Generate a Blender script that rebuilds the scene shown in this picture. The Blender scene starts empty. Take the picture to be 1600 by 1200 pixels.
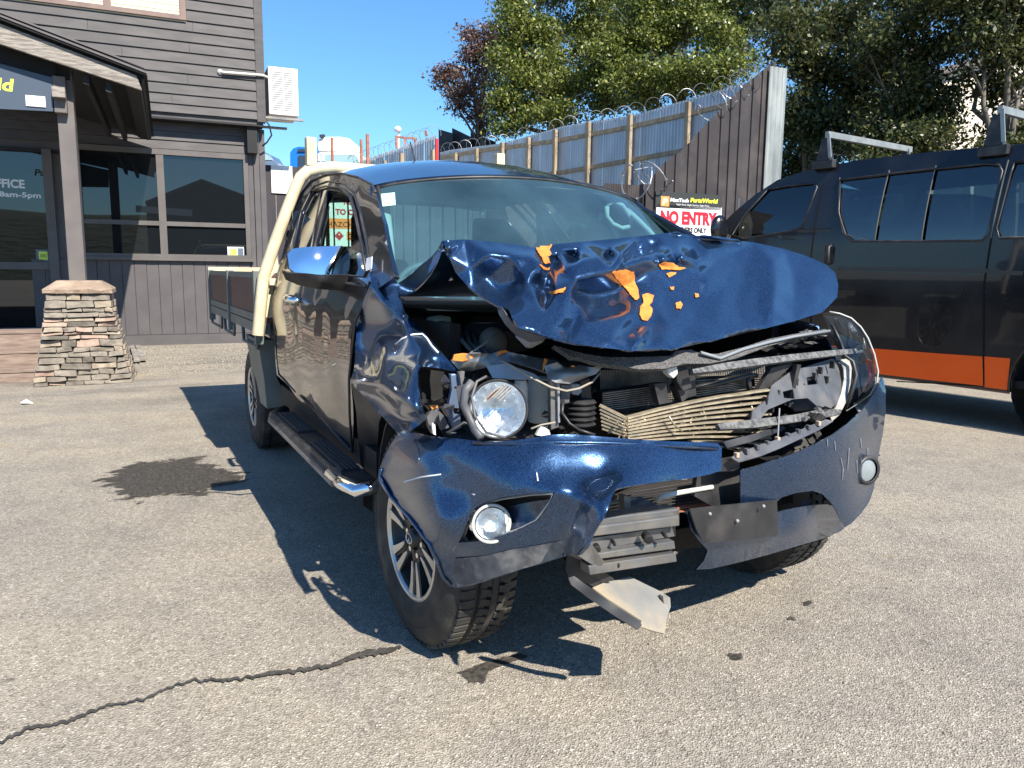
import bpy, bmesh, math, random
import numpy as np
from mathutils import Vector, Matrix, noise as mnoise
from mathutils.geometry import delaunay_2d_cdt
from mathutils.bvhtree import BVHTree

random.seed(7); np.random.seed(7)
S = bpy.context.scene
C = S.collection

# ------------------------------------------------------------------ camera
CAM = np.array([-1.7129, -1.3760, 1.2539]); YAW, PITCH, ROLL, FOC = .469855, .144169, .009943, 1208.6
def cam_axes():
    f = np.array([math.sin(YAW)*math.cos(PITCH), math.cos(YAW)*math.cos(PITCH), -math.sin(PITCH)])
    r = np.array([math.cos(YAW), -math.sin(YAW), 0.]); u = np.cross(r, f)
    c, s = math.cos(ROLL), math.sin(ROLL)
    return c*r+s*u, -s*r+c*u, f
AX = cam_axes()
cd = bpy.data.cameras.new('camera'); cam = bpy.data.objects.new('camera', cd); C.objects.link(cam)
cd.sensor_width = 36; cd.lens = FOC/1600*36; cd.clip_start = .05; cd.clip_end = 2000
cam.matrix_world = Matrix(((AX[0][0], AX[1][0], -AX[2][0], CAM[0]), (AX[0][1], AX[1][1], -AX[2][1], CAM[1]),
                           (AX[0][2], AX[1][2], -AX[2][2], CAM[2]), (0, 0, 0, 1)))
S.camera = cam
# ------------------------------------------------------------------ sky, sun, exposure
SUN = Vector((.165, -1.04, 1.0)).normalized()
w = bpy.data.worlds.new('World'); S.world = w; w.use_nodes = True
nt = w.node_tree; bg = nt.nodes['Background']
sky = nt.nodes.new('ShaderNodeTexSky'); sky.sky_type = 'NISHITA'; sky.sun_disc = False
sky.sun_elevation = math.asin(SUN.z); sky.sun_rotation = math.atan2(SUN.x, SUN.y)
sky.air_density = 1.15; sky.dust_density = .0; sky.ozone_density = 6.
tint = nt.nodes.new('ShaderNodeMix'); tint.data_type = 'RGBA'; tint.blend_type = 'MULTIPLY'; tint.inputs[0].default_value = 1; tint.inputs[7].default_value = (.74, 1.04, 1.22, 1)
nt.links.new(sky.outputs[0], tint.inputs[6]); nt.links.new(tint.outputs[2], bg.inputs[0]); bg.inputs[1].default_value = .08
ld = bpy.data.lights.new('sun', 'SUN'); ld.energy = 4.8; ld.angle = math.radians(.53); ld.color = (1, .93, .82)
sun = bpy.data.objects.new('sun', ld); C.objects.link(sun)
sun.rotation_euler = SUN.to_track_quat('Z', 'Y').to_euler(); sun.location = (0, 0, 20)
S.view_settings.view_transform = 'Standard'; S.view_settings.look = 'None'
S.view_settings.exposure = 1.03; S.view_settings.gamma = 1; S.view_settings.use_curve_mapping = False

# ------------------------------------------------------------------ locating points of the place
def ray(u, v):
    d = AX[0]*((u-800)/FOC) - AX[1]*((v-600)/FOC) + AX[2]
    return d
def P(u, v, x=None, y=None, z=None, d=None):
    r = ray(u, v)
    if x is not None: t = (x-CAM[0])/r[0]
    elif y is not None: t = (y-CAM[1])/r[1]
    elif z is not None: t = (z-CAM[2])/r[2]
    else: t = d
    return CAM + r*t
class Frame:                                   # an upright wall plane: s along it, o out towards the yard, z up
    def __init__(self, pt, ang):
        self.p = np.array([pt[0], pt[1], 0.]); self.d = np.array([math.cos(ang), math.sin(ang), 0.])
        n = np.array([self.d[1], -self.d[0], 0.])
        if np.dot(n, CAM-self.p) < 0: n = -n
        self.n = n
    def pt(self, s, o, z): return self.p + self.d*s + self.n*o + np.array([0, 0, z])
    def px(self, u, v, o=0.):
        r = ray(u, v); q = self.p+self.n*o
        t = np.dot(q-CAM, self.n)/np.dot(r, self.n); h = CAM+r*t
        return float(np.dot(h-self.p, self.d)), float(h[2])
    def mat(self, s, o, z):                    # matrix: local x along s, y up, z outwards
        a = self.pt(s, o, z); d, n = self.d, self.n
        if np.cross(d, [0, 0, 1]).dot(n) < 0: d = -d
        return Matrix(((d[0], 0, n[0], a[0]), (d[1], 0, n[1], a[1]), (d[2], 1, n[2], a[2]), (0, 0, 0, 1)))

# ------------------------------------------------------------------ objects
def thing(name, label, cat, loc=(0, 0, 0), rz=0, group=None, kind=None):
    o = bpy.data.objects.new(name, None); C.objects.link(o); o.location = loc; o.rotation_euler = (0, 0, rz)
    o.empty_display_size = .1
    tag(o, label, cat, group, kind); return o
def tag(o, label=None, cat=None, group=None, kind=None):
    for k, v in (('label', label), ('category', cat), ('group', group), ('kind', kind)):
        if v: o[k] = v
    return o
def base(o):                                   # world offset of a thing or part (all are unrotated when built this way)
    L = Vector((0, 0, 0))
    while o: L = L+o.location; o = o.parent
    return L
def obj(name, mesh, m=None, parent=None, smooth=False, label=None, solid=0, bevel=0, local=False, off=-1, subs=0, ang=None):
    if m is not None:
        for mm in (m if isinstance(m, (list, tuple)) else [m]): mesh.materials.append(mm)
    o = bpy.data.objects.new(name, mesh); C.objects.link(o)
    if parent:
        o.parent = parent
        if not local: mesh.transform(Matrix.Translation(-base(parent)))
    if smooth:
        mesh.shade_smooth()
        if solid:                               # keep the cut edge of a sheet crisp so that its face shades cleanly
            bm = bmesh.new(); bm.from_mesh(mesh)
            for e in bm.edges:
                if e.is_boundary: e.smooth = False
            bm.to_mesh(mesh); bm.free()
    if ang: mesh.set_sharp_from_angle(angle=math.radians(ang))
    if solid:
        s = o.modifiers.new('thick', 'SOLIDIFY'); s.thickness = solid; s.offset = off
    if bevel:
        b = o.modifiers.new('bevel', 'BEVEL'); b.width = bevel; b.segments = 2; b.limit_method = 'ANGLE'
    if subs:
        b = o.modifiers.new('sub', 'SUBSURF'); b.levels = b.render_levels = subs
    if label: o['label'] = label
    return o
def mesh_of(v, f, mi=None):
    me = bpy.data.meshes.new('m'); me.from_pydata([tuple(map(float, p)) for p in v], [], [tuple(map(int, q)) for q in f]); me.update()
    if mi: me.polygons.foreach_set('material_index', mi)
    return me
class MB:
    def __init__(s): s.v = []; s.f = []; s.mi = []; s.cur = 0
    def add(s, v, f):
        n = len(s.v); s.v += [tuple(map(float, p)) for p in v]; s.f += [tuple(i+n for i in q) for q in f]; s.mi += [s.cur]*len(f); return s
    def hexa(s, q):                            # 8 points: bottom 4 then top 4
        return s.add(q, [(0, 3, 2, 1), (4, 5, 6, 7), (0, 1, 5, 4), (1, 2, 6, 5), (2, 3, 7, 6), (3, 0, 4, 7)])
    def box(s, a, b):
        x0, y0, z0 = a; x1, y1, z1 = b
        return s.hexa([(x0, y0, z0), (x1, y0, z0), (x1, y1, z0), (x0, y1, z0), (x0, y0, z1), (x1, y0, z1), (x1, y1, z1), (x0, y1, z1)])
    def fbox(s, F, s0, s1, z0, z1, o0, o1):
        return s.hexa([F.pt(s0, o0, z0), F.pt(s1, o0, z0), F.pt(s1, o1, z0), F.pt(s0, o1, z0), F.pt(s0, o0, z1), F.pt(s1, o0, z1), F.pt(s1, o1, z1), F.pt(s0, o1, z1)])
    def prism(s, poly, vec):                   # poly: 3-D points of a flat outline, pushed along vec
        n = len(poly); v = [np.array(p) for p in poly]; v2 = [p+np.array(vec) for p in v]
        return s.add(v+v2, [tuple(range(n-1, -1, -1)), tuple(range(n, 2*n))]+[(i, (i+1) % n, n+(i+1) % n, n+i) for i in range(n)])
    def bar(s, a, b, wd, ht, up=(0, 0, 1)):
        a = Vector(a); b = Vector(b); d = (b-a).normalized(); up = Vector(up)
        sd = d.cross(up); sd = sd.normalized() if sd.length > 1e-4 else Vector((1, 0, 0)); u = sd.cross(d)
        sd *= wd/2; u *= ht/2
        return s.hexa([a-sd-u, a+sd-u, b+sd-u, b-sd-u, a-sd+u, a+sd+u, b+sd+u, b-sd+u])
    def tube(s, pts, r, n=8, cap=True, flat=1.):
        pts = [Vector(p) for p in pts]; m = len(pts); rs = r if isinstance(r, (list, tuple)) else [r]*m
        ring = []; ref = Vector((0, 0, 1)); v = []
        for i, p in enumerate(pts):
            d = (pts[min(i+1, m-1)]-pts[max(i-1, 0)]).normalized()
            if i == 0:
                ref = Vector((0, 0, 1)) if abs(d.z) < .9 else Vector((1, 0, 0))
                sd = d.cross(ref).normalized()
            else:
                sd = (sd - d*sd.dot(d)).normalized()
            u = sd.cross(d)
            for k in range(n):
                a = 2*math.pi*k/n; v.append(p+(sd*math.cos(a)+u*math.sin(a)*flat)*rs[i])
        f = [(i*n+k, i*n+(k+1) % n, (i+1)*n+(k+1) % n, (i+1)*n+k) for i in range(m-1) for k in range(n)]
        if cap: f += [tuple(range(n-1, -1, -1)), tuple((m-1)*n+k for k in range(n))]
        return s.add(v, f)
    def lathe(s, c, ax, prof, n=32, cap0=False, cap1=False):   # prof: (along, radius)
        ax = Vector(ax).normalized(); t = Vector((0, 0, 1)) if abs(ax.z) < .9 else Vector((1, 0, 0))
        a1 = ax.cross(t).normalized(); a2 = ax.cross(a1); c = Vector(c); v = []
        for h, r in prof:
            for k in range(n):
                a = 2*math.pi*k/n; v.append(c+ax*h+(a1*math.cos(a)+a2*math.sin(a))*r)
        m = len(prof)
        f = [(i*n+k, i*n+(k+1) % n, (i+1)*n+(k+1) % n, (i+1)*n+k) for i in range(m-1) for k in range(n)]
        if cap0: f.append(tuple(range(n-1, -1, -1)))
        if cap1: f.append(tuple((m-1)*n+k for k in range(n)))
        return s.add(v, f)
    def grid(s, rows):                         # rows of points, same count
        m, n = len(rows), len(rows[0]); v = [p for r in rows for p in r]
        return s.add(v, [(i*n+k, i*n+k+1, (i+1)*n+k+1, (i+1)*n+k) for i in range(m-1) for k in range(n-1)])
    def ball(s, c, r, n=12, m=8):
        rx, ry, rz = r if isinstance(r, (tuple, list)) else (r, r, r)
        v = []; 
        for i in range(1, m):
            for k in range(n):
                a = math.pi*i/m; b = 2*math.pi*k/n
                v.append((c[0]+rx*math.sin(a)*math.cos(b), c[1]+ry*math.sin(a)*math.sin(b), c[2]+rz*math.cos(a)))
        v += [(c[0], c[1], c[2]+rz), (c[0], c[1], c[2]-rz)]; q = (m-1)*n
        f = [(i*n+k, (i+1)*n+k, (i+1)*n+(k+1) % n, i*n+(k+1) % n) for i in range(m-2) for k in range(n)]
        f += [(q, k, (k+1) % n) for k in range(n)]+[(q+1, (m-2)*n+(k+1) % n, (m-2)*n+k) for k in range(n)]
        return s.add(v, f)
    def build(s, name, m, parent=None, **k):
        me = mesh_of(s.v, s.f, s.mi if isinstance(m, (list, tuple)) else None)
        if k.pop('fixn', True):
            bm = bmesh.new(); bm.from_mesh(me); bmesh.ops.recalc_face_normals(bm, faces=bm.faces); bm.to_mesh(me); bm.free()
        return obj(name, me, m, parent, **k)

# ------------------------------------------------------------------ sheets: outline with holes, filled with a triangle net and bent into place
def inside(poly, q):
    x, y = q[:, 0], q[:, 1]; r = np.zeros(len(q), bool); n = len(poly)
    for i in range(n):
        x0, y0 = poly[i][:2]; x1, y1 = poly[(i+1) % n][:2]
        if y0 == y1: continue
        c = ((y0 > y) != (y1 > y)) & (x < (x1-x0)*(y-y0)/(y1-y0)+x0); r ^= c
    return r
def resample(poly, st, closed=True):
    out = []; n = len(poly); m = n if closed else n-1
    for i in range(m):
        a = np.array(poly[i][:2], float); b = np.array(poly[(i+1) % n][:2], float); k = max(1, int(round(np.linalg.norm(b-a)/st)))
        for j in range(k): out.append(a+(b-a)*j/k)
    if not closed: out.append(np.array(poly[-1][:2], float))
    return out
def net(outline, holes=(), st=8., lines=()):
    V = []; E = []
    def loop(L, closed=True):
        q = resample(L, st, closed); n0 = len(V); V.extend(q); k = len(q)
        E.extend([(n0+i, n0+(i+1) % k) for i in range(k if closed else k-1)])
        return q
    ob = loop(outline); hb = [loop(h) for h in holes]
    for l in lines: loop(l, False)
    B = np.array(V); lo = np.array(outline)[:, :2].min(0); hi = np.array(outline)[:, :2].max(0)
    g = []
    for j, yy in enumerate(np.arange(lo[1]+st/2, hi[1], st*.87)):
        for xx in np.arange(lo[0]+(st/2 if j % 2 else 0), hi[0], st): g.append((xx, yy))
    g = np.array(g)
    if len(g):
        ok = inside(outline, g)
        for h in holes: ok &= ~inside(h, g)
        g = g[ok]
        if len(g):
            d = np.sqrt(((g[:, None]-B[None])**2).sum(2)).min(1); g = g[d > st*.45]
    allv = [Vector(p) for p in V]+[Vector(p) for p in g]
    r = delaunay_2d_cdt(allv, E, [], 0, 1e-6)
    ov = np.array([tuple(p) for p in r[0]]); tr = [t for t in r[2]]
    ce = np.array([ov[list(t)].mean(0) for t in tr]); ok = inside(outline, ce)
    for h in holes: ok &= ~inside(h, ce)
    out = []
    for t, k in zip(tr, ok):
        if not k: continue
        a, b, c = ov[t[0]], ov[t[1]], ov[t[2]]; ar = (b[0]-a[0])*(c[1]-a[1])-(b[1]-a[1])*(c[0]-a[0]); L_ = max(np.linalg.norm(b-a), np.linalg.norm(c-b), np.linalg.norm(a-c))
        if abs(ar) < L_*L_*.02: continue        # slivers would spoil the shading
        out.append(tuple(t) if ar > 0 else tuple(t[::-1]))
    return ov, out
def orient(pts, tr, test):                      # one common facing for the whole sheet
    s = 0.
    for t in tr:
        a, b, c = (np.array(pts[i], float) for i in t); s += test(np.cross(b-a, c-a), a)
    return tr if s > 0 else [t[::-1] for t in tr]
def lin_field(ctrl):                           # piecewise linear field through scattered values
    c = np.array(ctrl, float); r = delaunay_2d_cdt([Vector(p) for p in c[:, :2]], [], [], 0, 1e-6)
    T = [tuple(t) for t in r[2]]; vv = np.array([tuple(p) for p in r[0]]); idx = [o[0] for o in r[3]]; val = c[idx, 2]
    def f(q):
        out = np.full(len(q), np.nan)
        for t in T:
            a, b, d = vv[t[0]], vv[t[1]], vv[t[2]]
            M = np.array([[b[0]-a[0], d[0]-a[0]], [b[1]-a[1], d[1]-a[1]]]); de = np.linalg.det(M)
            if abs(de) < 1e-9: continue
            w = (q-a)@np.linalg.inv(M).T
            k = (w[:, 0] >= -1e-6) & (w[:, 1] >= -1e-6) & (w.sum(1) <= 1+1e-6)
            out[k] = (val[t[0]]*(1-w.sum(1))+val[t[1]]*w[:, 0]+val[t[2]]*w[:, 1])[k]
        bad = np.isnan(out)
        if bad.any():
            qb = q[bad]; d = ((qb[:, None]-vv[None])**2).sum(2)+1; k = np.argsort(d, 1)[:, :3]
            ww = 1/np.take_along_axis(d, k, 1); out[bad] = (val[k]*ww).sum(1)/ww.sum(1)
        return out
    return f
def rbf_field(ctrl, reg=1e-3):
    c = np.array(ctrl, float); X = c[:, :2]/100; y = c[:, 2]; n = len(c)
    def K(a, b):
        r2 = ((a[:, None]-b[None])**2).sum(2); return .5*r2*np.log(r2+1e-12)
    A = np.zeros((n+3, n+3)); A[:n, :n] = K(X, X)+np.eye(n)*reg; A[:n, n] = 1; A[:n, n+1:] = X; A[n, :n] = 1; A[n+1:, :n] = X.T
    w_ = np.linalg.solve(A, np.r_[y, 0, 0, 0])
    def f(q): q = q/100; return K(q, X)@w_[:n]+w_[n]+q@w_[n+1:]
    return f
def smooth_vals(val, tris, n, it, w_=.5):
    nb = [set() for _ in range(n)]
    for a, b, c in tris: nb[a] |= {b, c}; nb[b] |= {a, c}; nb[c] |= {a, b}
    nb = [list(k) for k in nb]
    for _ in range(it):
        nv = val.copy()
        for i, k in enumerate(nb):
            if k: nv[i] = val[i]*(1-w_)+w_*np.mean(val[k])
        val = nv
    return val
def photo_sheet(name, outline, ctrl, m, parent, boost=None, axis='y', holes=(), st=8., mode='rbf', it=0, amp=0., nscale=.1, solid=.0035, lines=(), smooth=True, label=None, ang=None, ret=False, off=1):
    ov, tr = net(outline, holes, st, lines)
    if boost:                                   # deepen the dents of the inner points about a smooth base surface
        k0, amt = boost; b_ = rbf_field(ctrl, .6); q = np.array(ctrl, float); r_ = q[:, 2]-b_(q[:, :2]); ctrl = [tuple(c) if i < k0 else (c[0], c[1], c[2]+r_[i]*(amt-1)) for i, c in enumerate(ctrl)]
    fld = (rbf_field if mode == 'rbf' else lin_field)(ctrl); val = fld(ov)
    if it: val = smooth_vals(val, tr, len(ov), it)
    if amp:
        for i, q in enumerate(ov): val[i] += amp*mnoise.fractal(Vector((q[0]*nscale, q[1]*nscale, 3.1)), .8, 2., 3)
    pts = [P(q[0], q[1], **{axis: vv}) for q, vv in zip(ov, val)]
    F = orient(pts, tr, lambda n, a: np.dot(n, CAM-a))
    o = obj(name, mesh_of(pts, F), m, parent, smooth=smooth, label=label, solid=solid, off=-1, ang=ang)
    if ret: return o, BVHTree.FromPolygons([Vector(p) for p in pts], F)
    return o
def cast(bvh, u, v, lift=.002):
    d = Vector(ray(u, v)).normalized(); h = bvh.ray_cast(Vector(CAM), d)
    if h[0] is None: return None
    n = h[1]; n = n if n.dot(d) < 0 else -n
    return h[0]+n*lift
def decal(name, outline, bvh, m, parent, st=4., lift=.002, solid=.001, label=None, soft=False):
    ov, tr = net(outline, (), st); pts = [cast(bvh, q[0], q[1], lift) for q in ov]
    tr = [t for t in tr if all(pts[i] is not None for i in t)]
    pts = [p if p is not None else Vector((0, 0, 0)) for p in pts]
    used = sorted({i for t in tr for i in t}); mp = {j: i for i, j in enumerate(used)}
    if not tr: return None
    F = []
    for t in orient(pts, tr, lambda n, a: np.dot(n, CAM-a)): F.append([mp[i] for i in t])
    me = mesh_of([pts[i] for i in used], F)
    if soft:
        B = np.array(resample(outline, st)); q = ov[used]; d = np.sqrt(((q[:, None]-B[None])**2).sum(2)).min(1); w_ = np.minimum(1, d/max(d.max()*.6, 1e-6))
        at = me.attributes.new('inner', 'FLOAT', 'POINT'); at.data.foreach_set('value', w_.astype(np.float32))
    return obj(name, me, m, parent, smooth=True, solid=0 if soft else solid, off=0, label=label)

# ------------------------------------------------------------------ materials
def mat(name, c, c2=None, rough=.5, metal=0., scale=5., detail=4., bump=0., bscale=None, coat=0., spec=.5, stretch=(1, 1, 1), rough2=None,
        dirt=None, dscale=3., damt=.5, lo=.35, hi=.65, bdist=.01, emit=None, es=1., trans=0., ior=1.45, alpha=1.):
    m = bpy.data.materials.new(name); m.use_nodes = True; t = m.node_tree; N = t.nodes; L = t.links
    b = N['Principled BSDF']; b.inputs['Base Color'].default_value = (*c, 1); b.inputs['Roughness'].default_value = rough
    b.inputs['Metallic'].default_value = metal; b.inputs['Coat Weight'].default_value = coat; b.inputs['Coat Roughness'].default_value = .03
    b.inputs['Specular IOR Level'].default_value = spec; b.inputs['Transmission Weight'].default_value = trans; b.inputs['IOR'].default_value = ior
    b.inputs['Alpha'].default_value = alpha
    if emit: b.inputs['Emission Color'].default_value = (*emit, 1); b.inputs['Emission Strength'].default_value = es
    tc = N.new('ShaderNodeTexCoord'); mp = N.new('ShaderNodeMapping'); mp.inputs['Scale'].default_value = stretch
    L.new(tc.outputs['Object'], mp.inputs['Vector'])
    def nz(sc, de=4.):
        n = N.new('ShaderNodeTexNoise'); n.inputs['Scale'].default_value = sc; n.inputs['Detail'].default_value = de; L.new(mp.outputs[0], n.inputs['Vector']); return n
    def ramp(src, a, z, ca, cb):
        r = N.new('ShaderNodeValToRGB'); r.color_ramp.elements[0].position = a; r.color_ramp.elements[1].position = z
        r.color_ramp.elements[0].color = (*ca, 1); r.color_ramp.elements[1].color = (*cb, 1); L.new(src, r.inputs[0]); return r
    col = None
    if c2:
        n = nz(scale, detail); r = ramp(n.outputs['Fac'], lo, hi, c, c2); col = r.outputs[0]
        if rough2 is not None:
            mr = N.new('ShaderNodeMapRange'); mr.inputs[1].default_value = lo; mr.inputs[2].default_value = hi; mr.inputs[3].default_value = rough; mr.inputs[4].default_value = rough2
            L.new(n.outputs['Fac'], mr.inputs[0]); L.new(mr.outputs[0], b.inputs['Roughness'])
    if dirt:
        n = nz(dscale, 8.); r = ramp(n.outputs['Fac'], .48, .72, (0, 0, 0), (damt,)*3); mx = N.new('ShaderNodeMix'); mx.data_type = 'RGBA'
        L.new(r.outputs[0], mx.inputs[0]); mx.inputs[7].default_value = (*dirt, 1)
        if col: L.new(col, mx.inputs[6])
        else: mx.inputs[6].default_value = (*c, 1)
        col = mx.outputs[2]
    if col: L.new(col, b.inputs['Base Color'])
    if bump:
        n = nz(bscale or scale, 6.); bp = N.new('ShaderNodeBump'); bp.inputs['Strength'].default_value = bump; bp.inputs['Distance'].default_value = bdist
        L.new(n.outputs['Fac'], bp.inputs['Height']); L.new(bp.outputs[0], b.inputs['Normal'])
    return m
def paint(name, base_c, flake_c, metal=.8, rough=.30, wav=0., wsc=2.5, dust=.12, fl=.16):
    m = mat(name, base_c, rough=rough, metal=metal, coat=1.0); t = m.node_tree; N = t.nodes; L = t.links; b = N['Principled BSDF']
    tc = N.new('ShaderNodeTexCoord')
    vo = N.new('ShaderNodeTexVoronoi'); vo.inputs['Scale'].default_value = 950; L.new(tc.outputs['Object'], vo.inputs['Vector'])
    r = N.new('ShaderNodeValToRGB'); r.color_ramp.elements[0].color = (*base_c, 1); r.color_ramp.elements[1].color = (*flake_c, 1)
    r.color_ramp.elements[0].position = .2; r.color_ramp.elements[1].position = 1.
    sp = N.new('ShaderNodeSeparateColor'); L.new(vo.outputs['Color'], sp.inputs[0]); L.new(sp.outputs[0], r.inputs[0])
    n2 = N.new('ShaderNodeTexNoise'); n2.inputs['Scale'].default_value = 9; n2.inputs['Detail'].default_value = 8; L.new(tc.outputs['Object'], n2.inputs['Vector'])
    r2 = N.new('ShaderNodeValToRGB'); r2.color_ramp.elements[0].position = .45; r2.color_ramp.elements[1].position = .8; r2.color_ramp.elements[1].color = (dust,)*3+(1,); r2.color_ramp.elements[0].color = (0, 0, 0, 1)
    L.new(n2.outputs['Fac'], r2.inputs[0])
    mx = N.new('ShaderNodeMix'); mx.data_type = 'RGBA'; L.new(r2.outputs[0], mx.inputs[0]); L.new(r.outputs[0], mx.inputs[6]); mx.inputs[7].default_value = (.25, .24, .22, 1)
    L.new(mx.outputs[2], b.inputs['Base Color'])
    mr = N.new('ShaderNodeMapRange'); mr.inputs[1].default_value = 0; mr.inputs[2].default_value = dust; mr.inputs[3].default_value = .012+fl*.2; mr.inputs[4].default_value = .012+fl*.2+dust*.7
    L.new(r2.outputs[0], mr.inputs[0]); L.new(mr.outputs[0], b.inputs['Coat Roughness'])
    nm = N.new('ShaderNodeNormalMap') if False else None
    # flake sparkle in the base layer only
    vm = N.new('ShaderNodeVectorMath'); vm.operation = 'SUBTRACT'; L.new(vo.outputs['Color'], vm.inputs[0]); vm.inputs[1].default_value = (.5, .5, .5)
    sc = N.new('ShaderNodeVectorMath'); sc.operation = 'SCALE'; L.new(vm.outputs[0], sc.inputs[0]); sc.inputs[3].default_value = fl
    ge = N.new('ShaderNodeNewGeometry'); ad = N.new('ShaderNodeVectorMath'); ad.operation = 'ADD'; L.new(ge.outputs['Normal'], ad.inputs[0]); L.new(sc.outputs[0], ad.inputs[1])
    no = N.new('ShaderNodeVectorMath'); no.operation = 'NORMALIZE'; L.new(ad.outputs[0], no.inputs[0]); L.new(no.outputs[0], b.inputs['Normal'])
    if wav:
        n3 = N.new('ShaderNodeTexNoise'); n3.inputs['Scale'].default_value = wsc; n3.inputs['Detail'].default_value = 1.; L.new(tc.outputs['Object'], n3.inputs['Vector'])
        bp = N.new('ShaderNodeBump'); bp.inputs['Strength'].default_value = wav; bp.inputs['Distance'].default_value = .05; L.new(n3.outputs['Fac'], bp.inputs['Height'])
        L.new(bp.outputs[0], b.inputs['Coat Normal'])
    return m
def glass(name, tint=(.75, .9, .9), dark=.0, rough=.0, refl=1., haze=0., hazec=(.45, .62, .66)):
    m = bpy.data.materials.new(name); m.use_nodes = True; t = m.node_tree; N = t.nodes; L = t.links; N.remove(N['Principled BSDF'])
    tr = N.new('ShaderNodeBsdfTransparent'); tr.inputs[0].default_value = (*tint, 1)
    gl = N.new('ShaderNodeBsdfGlossy'); gl.inputs['Roughness'].default_value = rough; gl.inputs[0].default_value = (refl, refl, refl, 1)
    fr = N.new('ShaderNodeFresnel'); fr.inputs[0].default_value = 1.55
    ad = N.new('ShaderNodeMath'); ad.operation = 'ADD'; ad.inputs[1].default_value = dark; ad.use_clamp = True; L.new(fr.outputs[0], ad.inputs[0])
    mx = N.new('ShaderNodeMixShader'); L.new(ad.outputs[0], mx.inputs[0]); L.new(tr.outputs[0], mx.inputs[1]); L.new(gl.outputs[0], mx.inputs[2])
    out = mx.outputs[0]
    if haze:                                    # film of dust on the pane, with reflected sky mixed into its colour
        df = N.new('ShaderNodeBsdfDiffuse'); df.inputs[0].default_value = (*hazec, 1); tc = N.new('ShaderNodeTexCoord'); n = N.new('ShaderNodeTexNoise'); n.inputs['Scale'].default_value = 2.2; n.inputs['Detail'].default_value = 5; L.new(tc.outputs['Object'], n.inputs['Vector'])
        mr = N.new('ShaderNodeMapRange'); mr.inputs[1].default_value = .3; mr.inputs[2].default_value = .7; mr.inputs[3].default_value = haze*.55; mr.inputs[4].default_value = haze*1.5; L.new(n.outputs['Fac'], mr.inputs[0])
        m2 = N.new('ShaderNodeMixShader'); L.new(mr.outputs[0], m2.inputs[0]); L.new(out, m2.inputs[1]); L.new(df.outputs[0], m2.inputs[2]); out = m2.outputs[0]
    L.new(out, N['Material Output'].inputs[0]); return m
K = {}
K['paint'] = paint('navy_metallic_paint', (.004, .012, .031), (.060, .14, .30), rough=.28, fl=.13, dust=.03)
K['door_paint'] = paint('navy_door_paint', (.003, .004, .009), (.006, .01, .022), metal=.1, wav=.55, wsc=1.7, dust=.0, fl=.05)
K['black_paint'] = mat('satin_black_van_paint', (.005, .0055, .008), (.009, .0095, .012), rough=.2, rough2=.32, scale=2., coat=.5, dirt=(.05, .047, .042), dscale=2., damt=.25)
K['orange_paint'] = mat('orange_van_sill_paint', (.97, .115, .005), (1., .13, .01), rough=.4, scale=3.)
K['orange_fill'] = mat('orange_primer', (.75, .26, .04), (.55, .17, .03), rough=.75, scale=40., bump=.4, bscale=60.)
K['blackplastic'] = mat('black_plastic', (.018, .018, .02), (.03, .03, .032), rough=.42, scale=12., dirt=(.12, .11, .1), dscale=6., damt=.35)
K['greyplastic'] = mat('grey_plastic', (.06, .065, .075), (.09, .095, .105), rough=.5, scale=14., dirt=(.22, .2, .18), dscale=9., damt=.5)
K['darkvoid'] = mat('shade_black_metal', (.005, .005, .006), (.011, .0105, .01), rough=.7, scale=20.)  # near black, so the shade under the bonnet is in the colour
K['foam'] = mat('dusty_foam_band', (.05, .05, .052), (.14, .135, .13), rough=.9, scale=160., bump=.6, bscale=180.)
K['steel'] = mat('dusty_grey_steel', (.17, .175, .18), (.29, .28, .265), rough=.45, metal=.7, scale=8., dirt=(.3, .26, .2), dscale=12., damt=.6, bump=.15, bscale=30)
K['alu'] = mat('tan_dusty_aluminium', (.62, .52, .36), (.42, .36, .27), rough=.42, metal=.55, scale=30., dirt=(.2, .17, .12), dscale=14., damt=.5, bump=.3, bscale=60.)
K['fin'] = mat('radiator_fins', (.30, .27, .23), (.18, .165, .15), rough=.55, metal=.5, scale=30.)
K['chrome'] = mat('chrome', (.85, .86, .88), rough=.035, metal=1.)
K['chrome_hot'] = mat('lamp_reflector', (.96, .97, .98), (.85, .87, .9), rough=.22, rough2=.42, metal=1., scale=25., bump=.5, bscale=26., bdist=.02)
K['tyre'] = mat('tyre_rubber', (.02, .02, .02), (.035, .033, .03), rough=.75, scale=20., dirt=(.13, .115, .09), dscale=7., damt=.6, bump=.2, bscale=60)
K['rimdark'] = mat('dark_alloy', (.05, .052, .055), rough=.4, metal=.6)
K['rimface'] = mat('machined_alloy', (.62, .60, .57), (.5, .48, .45), rough=.3, metal=.75, scale=15.)
K['beige'] = mat('beige_powdercoat_rail', (.62, .54, .36), (.56, .48, .32), rough=.55, scale=20., dirt=(.3, .25, .16), dscale=6., damt=.5)
K['ply'] = mat('brown_tray_board', (.085, .042, .035), (.115, .058, .046), rough=.55, scale=6., stretch=(1, 1, 6))
K['traymetal'] = mat('grey_tray_metal', (.13, .15, .14), (.17, .185, .17), rough=.5, metal=.3, scale=6.)
K['cloth'] = mat('dark_seat_cloth', (.015, .02, .03), (.025, .03, .04), rough=.9, scale=60.)
K['trim'] = mat('pale_cab_trim', (.45, .5, .46), rough=.7)
K['white'] = mat('white_paint', (.8, .8, .8), (.72, .72, .72), rough=.45, scale=8.)
K['offwhite'] = mat('off_white_plastic', (.62, .62, .56), (.5, .5, .45), rough=.45, scale=9.)
K['screen'] = glass('windscreen_glass', (.50, .74, .78), .02, haze=.075, hazec=(.30, .62, .80))  # blue of the haze stands in for sky reflected in the screen
K['sideglass'] = glass('side_glass', (.86, .95, .92), .0)
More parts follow.
